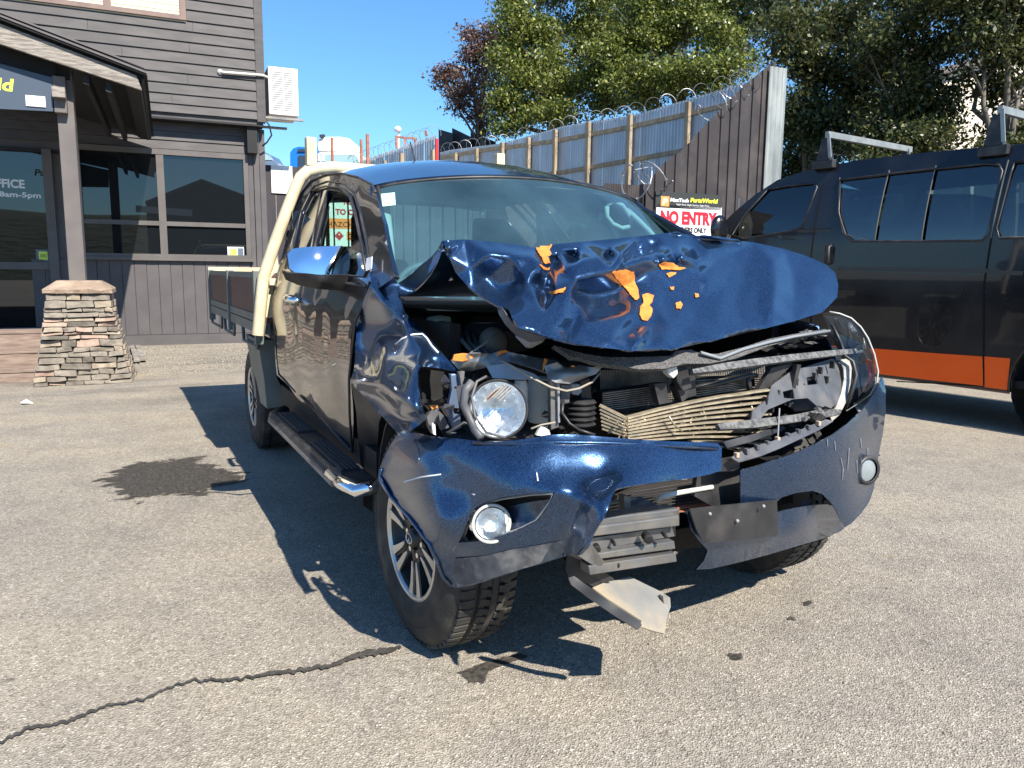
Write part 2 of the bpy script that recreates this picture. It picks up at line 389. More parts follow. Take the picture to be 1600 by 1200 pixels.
K['tint'] = glass('tinted_glass', (.10, .16, .19), .07, haze=.02, hazec=(.2, .4, .6))  # faint blue haze colours a sky reflection into the panes
K['lens'] = glass('clear_lens', (.92, .95, .95), .0, refl=.8)
# ================================================================== THE SETTING
def ground_material():
    m = mat('sunbleached_asphalt', (.2, .185, .16), rough=.88); t = m.node_tree; N = t.nodes; L = t.links; b = N['Principled BSDF']
    tc = N.new('ShaderNodeTexCoord')
    def nz(s, d=4., dist=0.):
        n = N.new('ShaderNodeTexNoise'); n.inputs['Scale'].default_value = s; n.inputs['Detail'].default_value = d; n.inputs['Distortion'].default_value = dist; L.new(tc.outputs['Object'], n.inputs['Vector']); return n
    def vz(s):
        n = N.new('ShaderNodeTexVoronoi'); n.inputs['Scale'].default_value = s; L.new(tc.outputs['Object'], n.inputs['Vector']); return n
    def rp(src, stops):
        r = N.new('ShaderNodeValToRGB'); e = r.color_ramp.elements
        while len(e) < len(stops): e.new(.5)
        for k, (p, c) in zip(e, stops): k.position = p; k.color = (*c, 1)
        L.new(src, r.inputs[0]); return r
    def mx(a, b_, f, ty='MIX'):
        n = N.new('ShaderNodeMix'); n.data_type = 'RGBA'; n.blend_type = ty
        if isinstance(f, float): n.inputs[0].default_value = f
        else: L.new(f, n.inputs[0])
        L.new(a, n.inputs[6]); L.new(b_, n.inputs[7]); return n
    v1 = vz(190); sp = N.new('ShaderNodeSeparateColor'); L.new(v1.outputs['Color'], sp.inputs[0])
    stones = rp(sp.outputs[0], [(0, (.11, .095, .074)), (.2, (.21, .182, .145)), (.62, (.295, .26, .208)), (.93, (.365, .327, .265)), (1, (.68, .64, .56))])
    v2 = vz(58); sp2 = N.new('ShaderNodeSeparateColor'); L.new(v2.outputs['Color'], sp2.inputs[0])
    st2 = rp(sp2.outputs[1], [(0, (.155, .14, .115)), (.5, (.272, .243, .198)), (1, (.375, .34, .28))])
    base_ = mx(stones.outputs[0], st2.outputs[0], .35)
    big = rp(nz(.55, 6., .6).outputs['Fac'], [(.32, (.88, .88, .90)), (.5, (1.06, 1.06, 1.06)), (.68, (1.18, 1.15, 1.09))])
    c1 = mx(base_.outputs[2], big.outputs[0], .85, 'MULTIPLY')
    med = rp(nz(3.2, 8., .4).outputs['Fac'], [(.35, (.90, .90, .92)), (.55, (1.08, 1.08, 1.07))])
    c2 = mx(c1.outputs[2], med.outputs[0], .8, 'MULTIPLY')
    # streaks of dust and worn wheel tracks running across the yard in front of the office
    mp = N.new('ShaderNodeMapping'); mp.inputs['Scale'].default_value = (.5, 1.5, 1); mp.inputs['Rotation'].default_value = (0, 0, .12); L.new(tc.outputs['Object'], mp.inputs['Vector'])
    n4 = N.new('ShaderNodeTexNoise'); n4.inputs['Scale'].default_value = 1.3; n4.inputs['Detail'].default_value = 7; L.new(mp.outputs[0], n4.inputs['Vector'])
    stq = rp(n4.outputs['Fac'], [(.36, (.74, .73, .72)), (.5, (1, 1, 1)), (.68, (1.12, 1.06, .96))])
    sx = N.new('ShaderNodeSeparateXYZ'); L.new(tc.outputs['Object'], sx.inputs[0])
    fy = N.new('ShaderNodeMapRange'); fy.inputs[1].default_value = 3.5; fy.inputs[2].default_value = 7.5; L.new(sx.outputs[1], fy.inputs[0])
    c3 = mx(c2.outputs[2], stq.outputs[0], fy.outputs[0], 'MULTIPLY')
    # tar-dark specks and an ochre dust bloom here and there
    och = rp(nz(1.7, 3.).outputs['Fac'], [(.68, (0, 0, 0)), (.76, (.35, .35, .35))]); oc = N.new('ShaderNodeRGB'); oc.outputs[0].default_value = (.38, .27, .14, 1)
    c4 = mx(c3.outputs[2], oc.outputs[0], och.outputs[0])
    sk = rp(nz(7.5, 2.).outputs['Fac'], [(.21, (.45,)*3), (.25, (1,)*3)]); c5 = mx(c4.outputs[2], sk.outputs[0], 1., 'MULTIPLY')
    L.new(c5.outputs[2], b.inputs['Base Color'])
    ad = N.new('ShaderNodeMath'); ad.operation = 'ADD'; L.new(v1.outputs['Distance'], ad.inputs[0]); n6 = nz(45, 5.); L.new(n6.outputs['Fac'], ad.inputs[1])
    bp = N.new('ShaderNodeBump'); bp.inputs['Strength'].default_value = .75; bp.inputs['Distance'].default_value = .006; L.new(ad.outputs[0], bp.inputs['Height']); L.new(bp.outputs[0], b.inputs['Normal'])
    return m
K['ground'] = ground_material()
K['earth'] = mat('grass_and_dirt_bank', (.10, .11, .05), (.16, .13, .08), rough=.95, scale=1.2, bump=.5, bscale=14)
K['farhill'] = mat('bushy_hillside', (.035, .055, .02), (.07, .085, .035), rough=.95, scale=.25, detail=10, bump=1., bscale=.5, bdist=1.)

gx = np.r_[-300, -120, np.linspace(-30, 30, 61), 120, 300]; gy = np.r_[-300, -120, np.linspace(-20, 14, 35), np.linspace(15, 46, 32), 120, 300]
def gz(x, y):
    t = min(1, max(0, (y-14.5)/20.)); r = 5.2*(t*t*(3-2*t))
    return r
MB().grid([[(x, y, gz(x, y)) for x in gx] for y in gy]).build('ground', K['ground'], smooth=True)
bpy.data.objects['ground']['kind'] = 'structure'
# bank under the iron fence and the trees
rows = []
for k, y in enumerate(np.linspace(8.5, 44, 20)):
    q0 = 5.8+.35*abs(math.sin(y)) if y < 14 else 4.5
    rows.append([(q0+dx, y, -.2+min(1, max(0, (dx-1.2)/4.5))*3.0+.12*mnoise.noise(Vector((dx*.6, y*.6, 0)))) for dx in np.linspace(0, 34, 24)])
# the low edge starts under the yard so no step shows
o = MB().grid(rows).build('earth_bank', K['earth'], smooth=True); o['kind'] = 'structure'
# hill behind the photographer, seen in the window panes
rows = []
for k, a in enumerate(np.linspace(-1.2, 1.2, 40)):
    rr = []
    for j, r in enumerate((60, 75, 95, 120, 150)):
        h = [0, .45, .8, 1., 1.05][j]*(8+4*math.sin(a*2.3+1)+2.5*mnoise.noise(Vector((a*5, j, 0))))
        rr.append((math.sin(a)*r, -math.cos(a)*r, h-.3))
    rows.append(rr)
o = MB().grid(rows).build('hill', K['farhill'], smooth=True); o['kind'] = 'structure'

K['grit'] = mat('grey_tan_grit', (.20, .18, .15), (.34, .31, .26), rough=.9, scale=30.)
def grit(name, label, n, fx, s0, s1, seed):
    r = np.random.RandomState(seed); q = fx(r, n); s = s0+(s1-s0)*r.rand(n)**2.2; O = np.array([(1, 0, 0), (0, 1, 0), (-1, 0, 0), (0, -1, 0), (0, 0, 1), (0, 0, -1)], float)
    a = r.rand(n)*6.28; V = O[None]*(np.stack([s*(.7+.6*r.rand(n)), s*(.7+.6*r.rand(n)), s*(.4+.4*r.rand(n))], 1))[:, None]+r.normal(size=(n, 6, 3))*.18*s[:, None, None]
    c, si = np.cos(a)[:, None], np.sin(a)[:, None]; V = np.stack([V[..., 0]*c-V[..., 1]*si+q[:, :1], V[..., 0]*si+V[..., 1]*c+q[:, 1:2], V[..., 2]+s[:, None]*.25], -1).reshape(-1, 3)
    T = np.array([(0, 1, 4), (1, 2, 4), (2, 3, 4), (3, 0, 4), (1, 0, 5), (2, 1, 5), (3, 2, 5), (0, 3, 5)]); F = (T[None]+6*np.arange(n)[:, None, None]).reshape(-1, 3); m_ = len(F)
    me = bpy.data.meshes.new(name); me.vertices.add(len(V)); me.vertices.foreach_set('co', V.ravel()); me.loops.add(3*m_); me.loops.foreach_set('vertex_index', F.ravel()); me.polygons.add(m_)
    me.polygons.foreach_set('loop_start', np.arange(0, 3*m_, 3)); me.polygons.foreach_set('loop_total', np.full(m_, 3)); me.update()
    tag(obj(name, me, K['grit']), label, 'gravel', kind='stuff')
grit('gravel', 'loose grey gravel strewn along the foot of the office wall', 9000, lambda r, n: np.stack([r.uniform(-4.5, 1.5, n), 12.2-3.6*r.rand(n)**1.3], 1), .006, .02, 1)
grit('grit', 'fine loose grit scattered over the asphalt yard', 7000, lambda r, n: np.stack([r.uniform(-4.5, 5.5, n), -1.2+9*r.rand(n)**1.6], 1), .0015, .007, 2)
# ---- wet patches, crack and litter on the asphalt
K['wet'] = mat('oil_wet_asphalt', (.045, .04, .034), (.085, .076, .064), rough=.45, rough2=.8, scale=60, bump=.5, bscale=120, bdist=.004)
K['crack'] = mat('dark_crack_dirt', (.035, .032, .027), (.07, .063, .053), rough=.9, scale=40, bump=.6, bscale=90)
def film(name, c1, c2, rough, sc=30., **kw):
    m = mat(name, c1, c2, rough=rough, rough2=.8, scale=60, bump=.5, bscale=120, bdist=.004, **kw); t = m.node_tree; N = t.nodes; L = t.links; b = N['Principled BSDF']
    at = N.new('ShaderNodeAttribute'); at.attribute_name = 'inner'; tc = N.new('ShaderNodeTexCoord'); n = N.new('ShaderNodeTexNoise'); n.inputs['Scale'].default_value = sc*.35; n.inputs['Detail'].default_value = 10; n.inputs['Roughness'].default_value = .7
    n.inputs['Distortion'].default_value = .5; mp = N.new('ShaderNodeMapping'); mp.inputs['Scale'].default_value = (.6, 1.3, 1); L.new(tc.outputs['Object'], mp.inputs[0]); L.new(mp.outputs[0], n.inputs['Vector'])
    a1 = N.new('ShaderNodeMath'); a1.operation = 'MULTIPLY_ADD'; a1.inputs[1].default_value = 1.; L.new(at.outputs['Fac'], a1.inputs[0]); a2 = N.new('ShaderNodeMath'); a2.operation = 'MULTIPLY_ADD'; a2.inputs[1].default_value = 2.6; a2.inputs[2].default_value = -1.62; L.new(n.outputs['Fac'], a2.inputs[0]); L.new(a2.outputs[0], a1.inputs[2])
    r = N.new('ShaderNodeMapRange'); r.inputs[1].default_value = -.03; r.inputs[2].default_value = .14; r.inputs[4].default_value = .93; L.new(a1.outputs[0], r.inputs[0]); L.new(r.outputs[0], b.inputs['Alpha']); return m
K['wetspot'] = film('oil_drips', (.035, .031, .026), (.075, .067, .056), .5, 160.)
K['wet'] = film('oil_wet_asphalt', (.035, .031, .026), (.075, .067, .056), .42)
def blotch(name, pts, m, label, cat, jag=.05, freq=4., z=.004):
    g = [tuple(P(u, v, z=0)[:2]) for u, v in pts]; c = np.mean(g, 0); g = [tuple(c+(np.array(q)-c)*1.12) for q in g]; st = max(.012, np.ptp(np.array(g), axis=0).min()/16)
    ov, tr = net(g, (), st); B = np.array(resample(g, st/2)); d = np.sqrt(((ov[:, None]-B[None])**2).sum(2)).min(1); w_ = np.minimum(1, d/(d.max()*.55))
    me = mesh_of([(p[0], p[1], z) for p in ov], [t if np.cross(ov[t[1]]-ov[t[0]], ov[t[2]]-ov[t[0]]) > 0 else t[::-1] for t in tr])
    at = me.attributes.new('inner', 'FLOAT', 'POINT'); at.data.foreach_set('value', w_.astype(np.float32))
    o = obj(name, me, m); tag(o, label, cat); return o
blotch('wet_stain', [(152, 752), (190, 730), (235, 722), (285, 716), (330, 712), (348, 716), (325, 724), (360, 730), (392, 742), (385, 758), (340, 762), (330, 770), (290, 778), (250, 776), (225, 784), (190, 778), (165, 766)], K['wet'], 'large dark wet oil stain on the asphalt left of the wrecked truck shadow', 'stain', .13, 5)
blotch('wet_stain', [(716, 1050), (740, 1040), (775, 1030), (810, 1022), (828, 1028), (800, 1038), (770, 1050), (762, 1070), (735, 1066)], K['wet'], 'small dark wet stain in front of the wrecked front wheel', 'stain', .045, 9)
for k, (u, v, r, tx) in enumerate(((1150, 1028, 12, 'small dark oil spot on open asphalt right of the bumper shadow'), (1235, 968, 9, 'tiny dark drip mark below the right bumper corner'), (1262, 944, 10, 'dark drip mark just left of the tiny one nearest the right tyre'), (255, 742, 26, None))):
    if tx: blotch('oil_spot', [(u+r*k_*math.cos(a), v+r*.5*k_*math.sin(a)) for a, k_ in zip(np.linspace(0, 6.28, 13)[:-1], np.random.RandomState(k).uniform(.35, 1.5, 12))], K['wetspot'], tx, 'stain', .02, 14)
cp = [(-8, 1166), (12, 1158), (45, 1140), (80, 1136), (112, 1128), (150, 1112), (175, 1104), (225, 1096), (262, 1078), (300, 1066), (345, 1066), (385, 1062), (430, 1054), (470, 1050), (520, 1042), (550, 1030), (575, 1022), (600, 1020), (630, 1014)]
cw = [4, 5, 7, 5, 7, 5, 4, 4, 4, 4, 5, 5, 7, 7, 7, 10, 13, 12, 4]
top = []; bot = []
for i in range(len(cp)-1):
    for k in range(9):
        f = k/9; u = cp[i][0]*(1-f)+cp[i+1][0]*f; v = cp[i][1]*(1-f)+cp[i+1][1]*f; wd = (cw[i]*(1-f)+cw[i+1]*f)*.75
        j = 5*mnoise.noise(Vector((u*.11, 0, 0))); a = mnoise.noise(Vector((u*.23, 9, 0)))*3.2; c = mnoise.noise(Vector((u*.27, 19, 0)))*3.2
        p = P(u, v+j-wd/2-a*.6, z=0); q = P(u, v+j+wd/2+c*.6+.6, z=0)
        top.append((p[0], p[1], .008)); bot.append((q[0], q[1], .008))
tag(MB().grid([bot, top]).build('crack', K['crack']), 'long thin dark crack running across the foreground asphalt to the front wheel', 'crack')
for (u, v, s, tx) in ((40, 632, .06, 'scrap of white paper lying on the gravel in front of the stone pillar'), (734, 948, .045, 'bright little shard lying in shadow beside the front tyre')):
    p = P(u, v, z=0); m_ = MB(); q = [(p[0]+s*math.cos(a)*r, p[1]+s*math.sin(a)*r, .006+h) for a, r, h in ((0, 1, 0), (1.4, .6, .05*s/.09), (2.6, .9, .005), (4.2, .7, .02*s/.09))]
    tag(m_.prism(q, (0, 0, .004)).build('litter', K['white']), tx, 'litter')

# ================================================================== OFFICE BUILDING
ANG = -.0544
FB = Frame((.58, 12.23), ANG)
K['siding'] = mat('charcoal_brown_boards', (.058, .053, .053), (.076, .070, .070), rough=.62, scale=3., stretch=(1, 1, 4), dirt=(.11, .10, .097), dscale=1.5, damt=.35, bump=.12, bscale=30)
K['siding2'] = mat('charcoal_grey_boards', (.075, .068, .069), (.092, .084, .085), rough=.62, scale=3., bump=.12, bscale=30)
K['framegrey'] = mat('grey_brown_frame', (.095, .085, .08), (.115, .103, .097), rough=.5, scale=5.)
K['pinkframe'] = mat('faded_brown_window_frame', (.17, .115, .10), (.21, .145, .12), rough=.6, scale=6.)
K['blind'] = mat('cream_blind', (.72, .66, .50), (.66, .6, .45), rough=.7, scale=4.)
K['paneglass'] = mat('dark_window_glass', (.008, .010, .012), rough=.012, coat=0., spec=.9)
K['weathered'] = mat('weathered_barge_board', (.17, .15, .13), (.30, .27, .235), rough=.85, scale=7., stretch=(1, 1, 7), detail=8, bump=.6, bscale=20, lo=.4, hi=.6)
K['post'] = mat('grey_painted_post', (.105, .092, .088), (.128, .114, .107), rough=.65, scale=3., dirt=(.14, .125, .11), dscale=3, damt=.4)
K['shadewood'] = mat('shade_dark_porch_timber', (.010, .0095, .011), (.016, .015, .017), rough=.7, scale=5.)  # darkened timber, with the shade under the porch roof put into its colour
K['signblue'] = mat('slate_blue_sign_board', (.05, .07, .10), rough=.45)
bld = thing('office_building', 'two storey charcoal weatherboard office building with dark windows', 'building', (.58, 12.23, 0))
def fb(name, s0, s1, z0, z1, o0, o1, m, parent=bld, bevel=0, F=FB, label=None, tilt=0.):
    m_ = MB()
    if tilt: m_.hexa([F.pt(s0, o0, z0), F.pt(s1, o0, z0), F.pt(s1, o1+tilt, z0), F.pt(s0, o1+tilt, z0), F.pt(s0, o0, z1), F.pt(s1, o0, z1), F.pt(s1, o1, z1), F.pt(s0, o1, z1)])
    else: m_.fbox(F, s0, s1, z0, z1, o0, o1)
    return m_.build(name, m, parent, bevel=bevel, label=label)
# storeys
fb('wall', -9, -.005, 3.60, 7.4, -6.5, -.03, K['siding'])
fb('wall', -9, -.06, 0, 3.6, -6.3, -.30, K['siding2'])
zs = [FB.px(403, v)[1] for v in (187.5, 174, 159, 143, 127, 111, 95, 79, 63, 47, 30, 14, -3, -20, -37, -55, -73)]
us0, uz0 = FB.px(291, 33); ul = FB.px(60, 0)[0]
for a, b_ in zip(zs, zs[1:]):
    if b_ <= uz0+.02:
        jn = -.9-3.1*random.random()
        fb('siding_board', -9, jn-.002, a+.006, b_+.004, -.028, -.004, K['siding'], tilt=.024); fb('siding_board', jn+.002, -.10, a+.006, b_+.004, -.028, -.004, K['siding'], tilt=.0235)
    else:
        fb('siding_board', us0+.004, -.10, a+.006, b_+.004, -.028, -.004, K['siding'], tilt=.024)
        fb('siding_board', -9, ul-1.62, a+.006, b_+.004, -.028, -.004, K['siding'], tilt=.024)
fb('corner_board', -.098, .012, zs[0]-.03, 7.4, -.12, .026, K['siding'])
fb('corner_board', .0125, .036, zs[0]-.03, 7.4, -.14, .012, K['siding'])
fb('bottom_trim', -9, -.0, 3.57, 3.60, -.29, -.02, K['shadewood'])
# upstairs window
wf = fb('window', ul-1.6, us0, uz0-.02, 7.2, -.025, .0, K['blind'])
sm = FB.px(168, 10)[0]
fb('window_frame', ul-1.6, us0, uz0, uz0+.065, .001, .05, K['pinkframe'], wf); fb('window_frame', us0-.085, us0, uz0+.066, 7.2, .001, .048, K['pinkframe'], wf)
fb('window_frame', sm-.05, sm+.05, uz0+.066, 7.2, .001, .046, K['pinkframe'], wf)
for k in range(26):
    z = uz0+.08+k*.045
    fb('blind_slat', ul-1.6, us0-.086, z, z+.036, .0005, .009+.004*(k % 2), K['blind'], wf)
# lower storey, plane set back
LO = -.28
def Rf(u, v, D):                               # where a reflection seen in the window really stands
    r = ray(u, v); q = FB.p+FB.n*LO; t = np.dot(q-CAM, FB.n)/np.dot(r, FB.n); h = CAM+r*t; r2 = r-2*np.dot(r, FB.n)*FB.n; return h+r2/abs(np.dot(r2, FB.n))*D
sh = thing('shed', 'dark gabled iron shed across the yard seen only as a reflection in the office window', 'building', tuple(np.r_[Rf(315, 400, 34)[:2], 0]))
m_ = MB(); q = [Rf(u, v, 34) for u, v in ((228, 318), (315, 284), (392, 312))]; q = [np.r_[q[0][:2], 0], q[0], q[1], q[2], np.r_[q[2][:2], 0]]
m_.prism(q, (0, -9, 0)).build('wall', mat('dark_shed_iron', (.015, .016, .018), rough=.6), sh)
MB().prism([q[1]+np.array([0, .4, -.05]), q[2]+np.array([0, .4, -.05]), q[3]+np.array([0, .4, -.05]), q[3]+np.array([0, .4, .1]), q[2]+np.array([0, .4, .12]), q[1]+np.array([0, .4, .1])], (0, -9.8, 0)).build('roof', mat('shed_roof', (.03, .03, .03), rough=.6), sh)
MB().bar(Rf(212, 326, 33), Rf(300, 333, 33), .1, .35).build('eave_board', K['white'], sh)
sL, zT = FB.px(120, 226, LO); sR, _ = FB.px(381, 240, LO); _, zB = FB.px(300, 403, LO); zT = FB.px(240, 234, LO)[1]
zm = FB.px(310, 351, LO)[1]; sM = FB.px(252, 300, LO)[0]; z35 = 3.565
n = 3; hb = (z35-zT-.02)/n
for k in range(n): fb('siding_board', -5.2, sR+.09, zT+.02+hb*k+.006, zT+.02+hb*(k+1)+.003, LO-.018, LO+.002, K['siding'], tilt=.02)
wn = fb('window', sL+.02, sR-.02, zB+.04, zT-.03, LO-.015, LO-.004, K['paneglass'])
fr = K['framegrey']
fb('window_frame', sL-.03, sR+.055, zT-.07, zT+.015, LO-.003, LO+.05, fr, wn); fb('window_frame', sL-.03, sR+.055, zB-.0, zB+.055, LO-.003, LO+.048, fr, wn)
fb('window_frame', sR-.02, sR+.055, zB+.056, zT-.071, LO-.003, LO+.046, fr, wn); fb('window_frame', sL-.03, sL+.03, zB+.056, zT-.071, LO-.003, LO+.046, fr, wn)
fb('mullion', sM-.055, sM+.055, zB+.056, zT-.071, LO-.003, LO+.042, fr, wn)
for a, b_ in ((sL+.031, sM-.056), (sM+.056, sR-.021)): fb('transom', a, b_, zm-.035, zm+.035, LO-.003, LO+.036, fr, wn)
fb('window_sill', sL-.06, sR+.09, zB-.05, zB-.001, LO-.003, LO+.075, fr, wn)
# vertical boards under and beside the window
zp = FB.px(300, 522, LO)[1]; bw = .178; s = sR+.03; k = 0
while s > sL-.7:
    fb('wall_board', s-bw+.006, s, zp+.004, zB-.052, LO-.02, LO+.0+.004*(k % 2), K['siding2'], bevel=.003); s -= bw; k += 1
fb('plinth', sL-.9, 0, -.05, zp, LO-.02, LO+.035, K['siding2'])
s = sR+.06
for k, bw2 in enumerate((.085, .1, .1)):
    fb('wall_board', s, s+bw2-.008, zp+.006, z35 if k else 3.2, LO-.02, LO+.012+.02*(k % 2), K['siding2'], bevel=.003); s += bw2
fb('beam_end', -.26, -.10, 3.15, z35, LO+.03, LO+.2, K['shadewood'])
# glass door and side panel at the far left
ds, dz = FB.px(78, 410, LO); dT = FB.px(60, 238, LO)[1]; dz2 = FB.px(40, 421, LO)[1]; db = FB.px(30, 512, LO)[1]; dr = FB.px(92, 400, LO)[0]
dn = fb('door', -5.4, ds, db, dT, LO-.03, LO-.01, K['paneglass'])
fb('door_frame', ds, dr, db-.1, dT+.05, LO-.03, LO+.05, fr, dn); fb('door_rail', -5.4, ds-.002, dz2, dz, LO-.009, LO+.03, fr, dn)
fb('door_frame', -5.4, ds-.002, db-.1, db, LO-.03, LO+.05, fr, dn); fb('door_frame', -5.4, ds-.002, dT+.001, dT+.05, LO-.03, LO+.05, K['shadewood'], dn)
fb('lintel_board', -5.4, sL-.031, dT+.051, z35-.6, LO-.02, LO+.0, K['shadewood'])

TM = {}
def flat(name, c=(), **k):
    if name not in TM: TM[name] = mat(name, c, rough=k.pop('rough', .5), **k)
    return TM[name]
def text(body, M, h, m, parent, name='lettering', width=None, bold=0., depth=.002, align='LEFT', shear=0., label=None):
    cu = bpy.data.curves.new('t', 'FONT'); cu.body = body; cu.align_x = align; cu.extrude = depth; cu.offset = bold; cu.shear = shear; cu.resolution_u = 3
    o = bpy.data.objects.new('t', cu); C.objects.link(o); bpy.context.view_layer.update()
    me = bpy.data.meshes.new_from_object(o.evaluated_get(bpy.context.evaluated_depsgraph_get())); bpy.data.objects.remove(o)
    co = np.array([v.co[:] for v in me.vertices]); lo, hi = co.min(0), co.max(0); sc = h/(hi[1]-lo[1]); sx = sc if width is None else width/(hi[0]-lo[0])
    ox = {'LEFT': lo[0], 'CENTER': (lo[0]+hi[0])/2, 'RIGHT': hi[0]}[align]
    me.transform(M @ Matrix.Diagonal((sx, sc, 1, 1)) @ Matrix.Translation((-ox, -lo[1], 0)))
    return obj(name, me, m, parent, label=label)
ltwhite = flat('vinyl_white', (.72, .74, .75)); lyel = flat('vinyl_yellow_green', (.62, .72, .08))
def ftext(F, body, u0, u1, v0, v1, off, m, parent, **k):    # text between photo-measured edges of a sign on a wall frame
    a = F.px(u0, v1, off); b_ = F.px(u1, v1, off); c = F.px(u0, v0, off)
    return text(body, F.mat(a[0], off, a[1]), c[1]-a[1], m, parent, width=abs(b_[0]-a[0]), **k)
ftext(FB, 'OFFICE', -22, 39, 278, 292, LO-.006, ltwhite, dn, bold=.035)
ftext(FB, 'Mon-Fri 8am-5pm', -64, 64, 296, 307, LO-.006, ltwhite, dn, bold=.03)
def panel(F, name, u0, u1, v0, v1, off, th, m, parent, **k):
    a = F.px(u0, v1, off); b_ = F.px(u1, v0, off); s0, s1 = sorted((a[0], b_[0]))
    return fb(name, s0, s1, a[1], b_[1], off-th, off, m, parent, F=F, **k)
lgrn = flat('label_lime', (.55, .70, .10)); lgry = flat('label_grey', (.10, .13, .17)); lblk = flat('label_black', (.02, .02, .02))
st = panel(FB, 'door_sticker', 57, 89, 390, 410, LO+.001, .006, lgry, dn); panel(FB, 'label_print', 61, 74, 393, 406, LO+.004, .002, lgrn, dn); panel(FB, 'label_print', 63, 72, 397, 402, LO+.0055, .001, flat('label_olive', (.30, .40, .05)), dn)
st = panel(FB, 'window_sticker', 356, 381, 386, 404.5, LO+.001, .004, flat('label_pale', (.6, .62, .58)), wn); panel(FB, 'label_print', 360, 370, 389, 401, LO+.003, .0015, lgrn, wn); panel(FB, 'label_print', 372, 380, 388, 402, LO+.003, .0015, lgry, wn)

# ---- air conditioner on its bracket round the corner
ac = thing('air_conditioner', 'white outdoor air conditioning unit on a wall bracket at the building corner', 'air conditioner', tuple(FB.pt(.35, -.1, 3.7)))
a = FB.px(421, 181, -.05); b_ = FB.px(465, 108, -.05)
body = fb('casing', a[0], b_[0], a[1]+.03, b_[1], -.75, -.05, K['white'], ac, bevel=.012)
for k in range(18):
    z = a[1]+.10+k*(b_[1]-a[1]-.16)/18
    for g0, g1 in ((.12, .48), (.52, .80)):
        w_ = b_[0]-a[0]; fb('vent_slot', a[0]+w_*g0, a[0]+w_*g1, z, z+.018, -.06, -.047, flat('vent_grey', (.22, .22, .21)), body)
fb('bracket', a[0]-.28, b_[0]+.08, a[1]-.035, a[1]+.0, -.15, -.08, K['steel'], ac); fb('bracket', a[0]-.28, b_[0]-.12, a[1]-.10, a[1]-.065, -.7, -.62, K['steel'], ac)
p0 = FB.px(344, 112, .05); p1 = FB.px(421, 119, .05)
m_ = MB().tube([FB.pt(p0[0], -.02, p0[1]), FB.pt(p0[0], .05, p0[1]), FB.pt(p0[0]+.05, .06, p0[1]-.006), FB.pt(p1[0]-.1, .06, p1[1]), FB.pt(p1[0]+.02, -.1, p1[1])], .021, 10)
pp = m_.build('pipe', K['offwhite'], ac, smooth=True); MB().ball(FB.pt(p0[0], .02, p0[1]), .045).build('pipe_collar', K['offwhite'], pp, smooth=True)
MB().tube([FB.pt(.02, -.1, a[1]-.02), FB.pt(.10, -.1, a[1]-.15), FB.pt(.13, -.1, a[1]-.3), FB.pt(.05, -.12, a[1]-.42), FB.pt(-.02, -.14, a[1]-.48)], .014, 8).build('cable', K['blackplastic'], ac, smooth=True)

# ---- porch
FP = Frame((-2.1, 8.5), ANG)
po = thing('porch', 'dark timber porch with sloping roof, barge board and grey post over the office door', 'porch', tuple(FP.pt(0, 0, 0)))
def fpt(u, v, o): s, z = FP.px(u, v, o); return FP.pt(s, o, z)
def slab(name, q, o, depth, m, **k):
    return MB().prism([fpt(u, v, o) for u, v in q], -FP.n*depth).build(name, m, po, **k)
slab('barge_board', [(-300, -77), (213, 117.5), (222, 141), (-300, -29)], .30, .05, K['weathered'], bevel=.004)
slab('roofing', [(-300, -97), (225, 107), (230, 118), (-300, -85)], .36, 4.28, K['shadewood'])
slab('roof_edge_flashing', [(-60, -.5), (229, 111.5), (229, 114.5), (-60, 2.5)], .375, .014, K['framegrey'])
slab('roof_edge_flashing', [(-60, -6), (226, 104), (227, 107), (-60, -3)], .375, .014, K['framegrey'])
slab('soffit', [(-300, -84), (226, 118.5), (222, 128), (-300, -54)], .248, 4.2, K['shadewood'])
slab('eave_beam', [(196, 122), (221, 131), (219, 139), (196, 131)], .245, 3.7, K['shadewood'])
slab('header_board', [(-300, -53), (110, 92), (110, 126), (82, 121), (-300, 27)], .0, .06, K['shadewood'])
for u in (130, 165): slab('rafter', [(u, 112+(u-130)*.3), (u+9, 115+(u-130)*.3), (u+9, 133+(u-130)*.35), (u, 130+(u-130)*.35)], .2, 3.6, K['shadewood'])
# post and its capital blocks
pc = FP.px(121, 440, -.12); pt_ = FP.px(100, 150, -.12)
a0 = FP.px(108, 440, 0)[0]; a1 = FP.px(134, 440, 0)[0]
fb('post', a0, a1, FP.px(120, 446, 0)[1], FP.px(100, 100, 0)[1], -.2, .0, K['post'], po, F=FP, bevel=.006)
c0 = FP.px(83, 150, .12)[0]; c1 = FP.px(103, 150, .12)[0]
fb('bracket', c0, c1, FP.px(90, 175, .12)[1], FP.px(90, 118, .12)[1], .004, .1, K['post'], po, F=FP, bevel=.004)
fb('bracket_block', c0, c1, FP.px(90, 153, .14)[1], FP.px(90, 137, .14)[1], .101, .2, K['weathered'], po, F=FP)
sg = thing('business_sign', 'slate blue business sign board with yellow green lettering hanging from the porch', 'sign', tuple(fpt(40, 150, .1)))
MB().prism([fpt(u, v, .1) for u, v in ((-80, 78), (81, 121), (83, 174), (-80, 166))], -FP.n*.04).build('board', K['signblue'], sg)
ftext(FP, 'PartsWorld', -158, 22, 107, 128, .101, lyel, sg, bold=.03, shear=.15)
fb('badge', FP.px(40, 160, .12)[0], FP.px(71, 160, .12)[0], FP.px(50, 166, .12)[1], FP.px(50, 149, .12)[1], .101, .115, K['white'], sg, F=FP, bevel=.004)

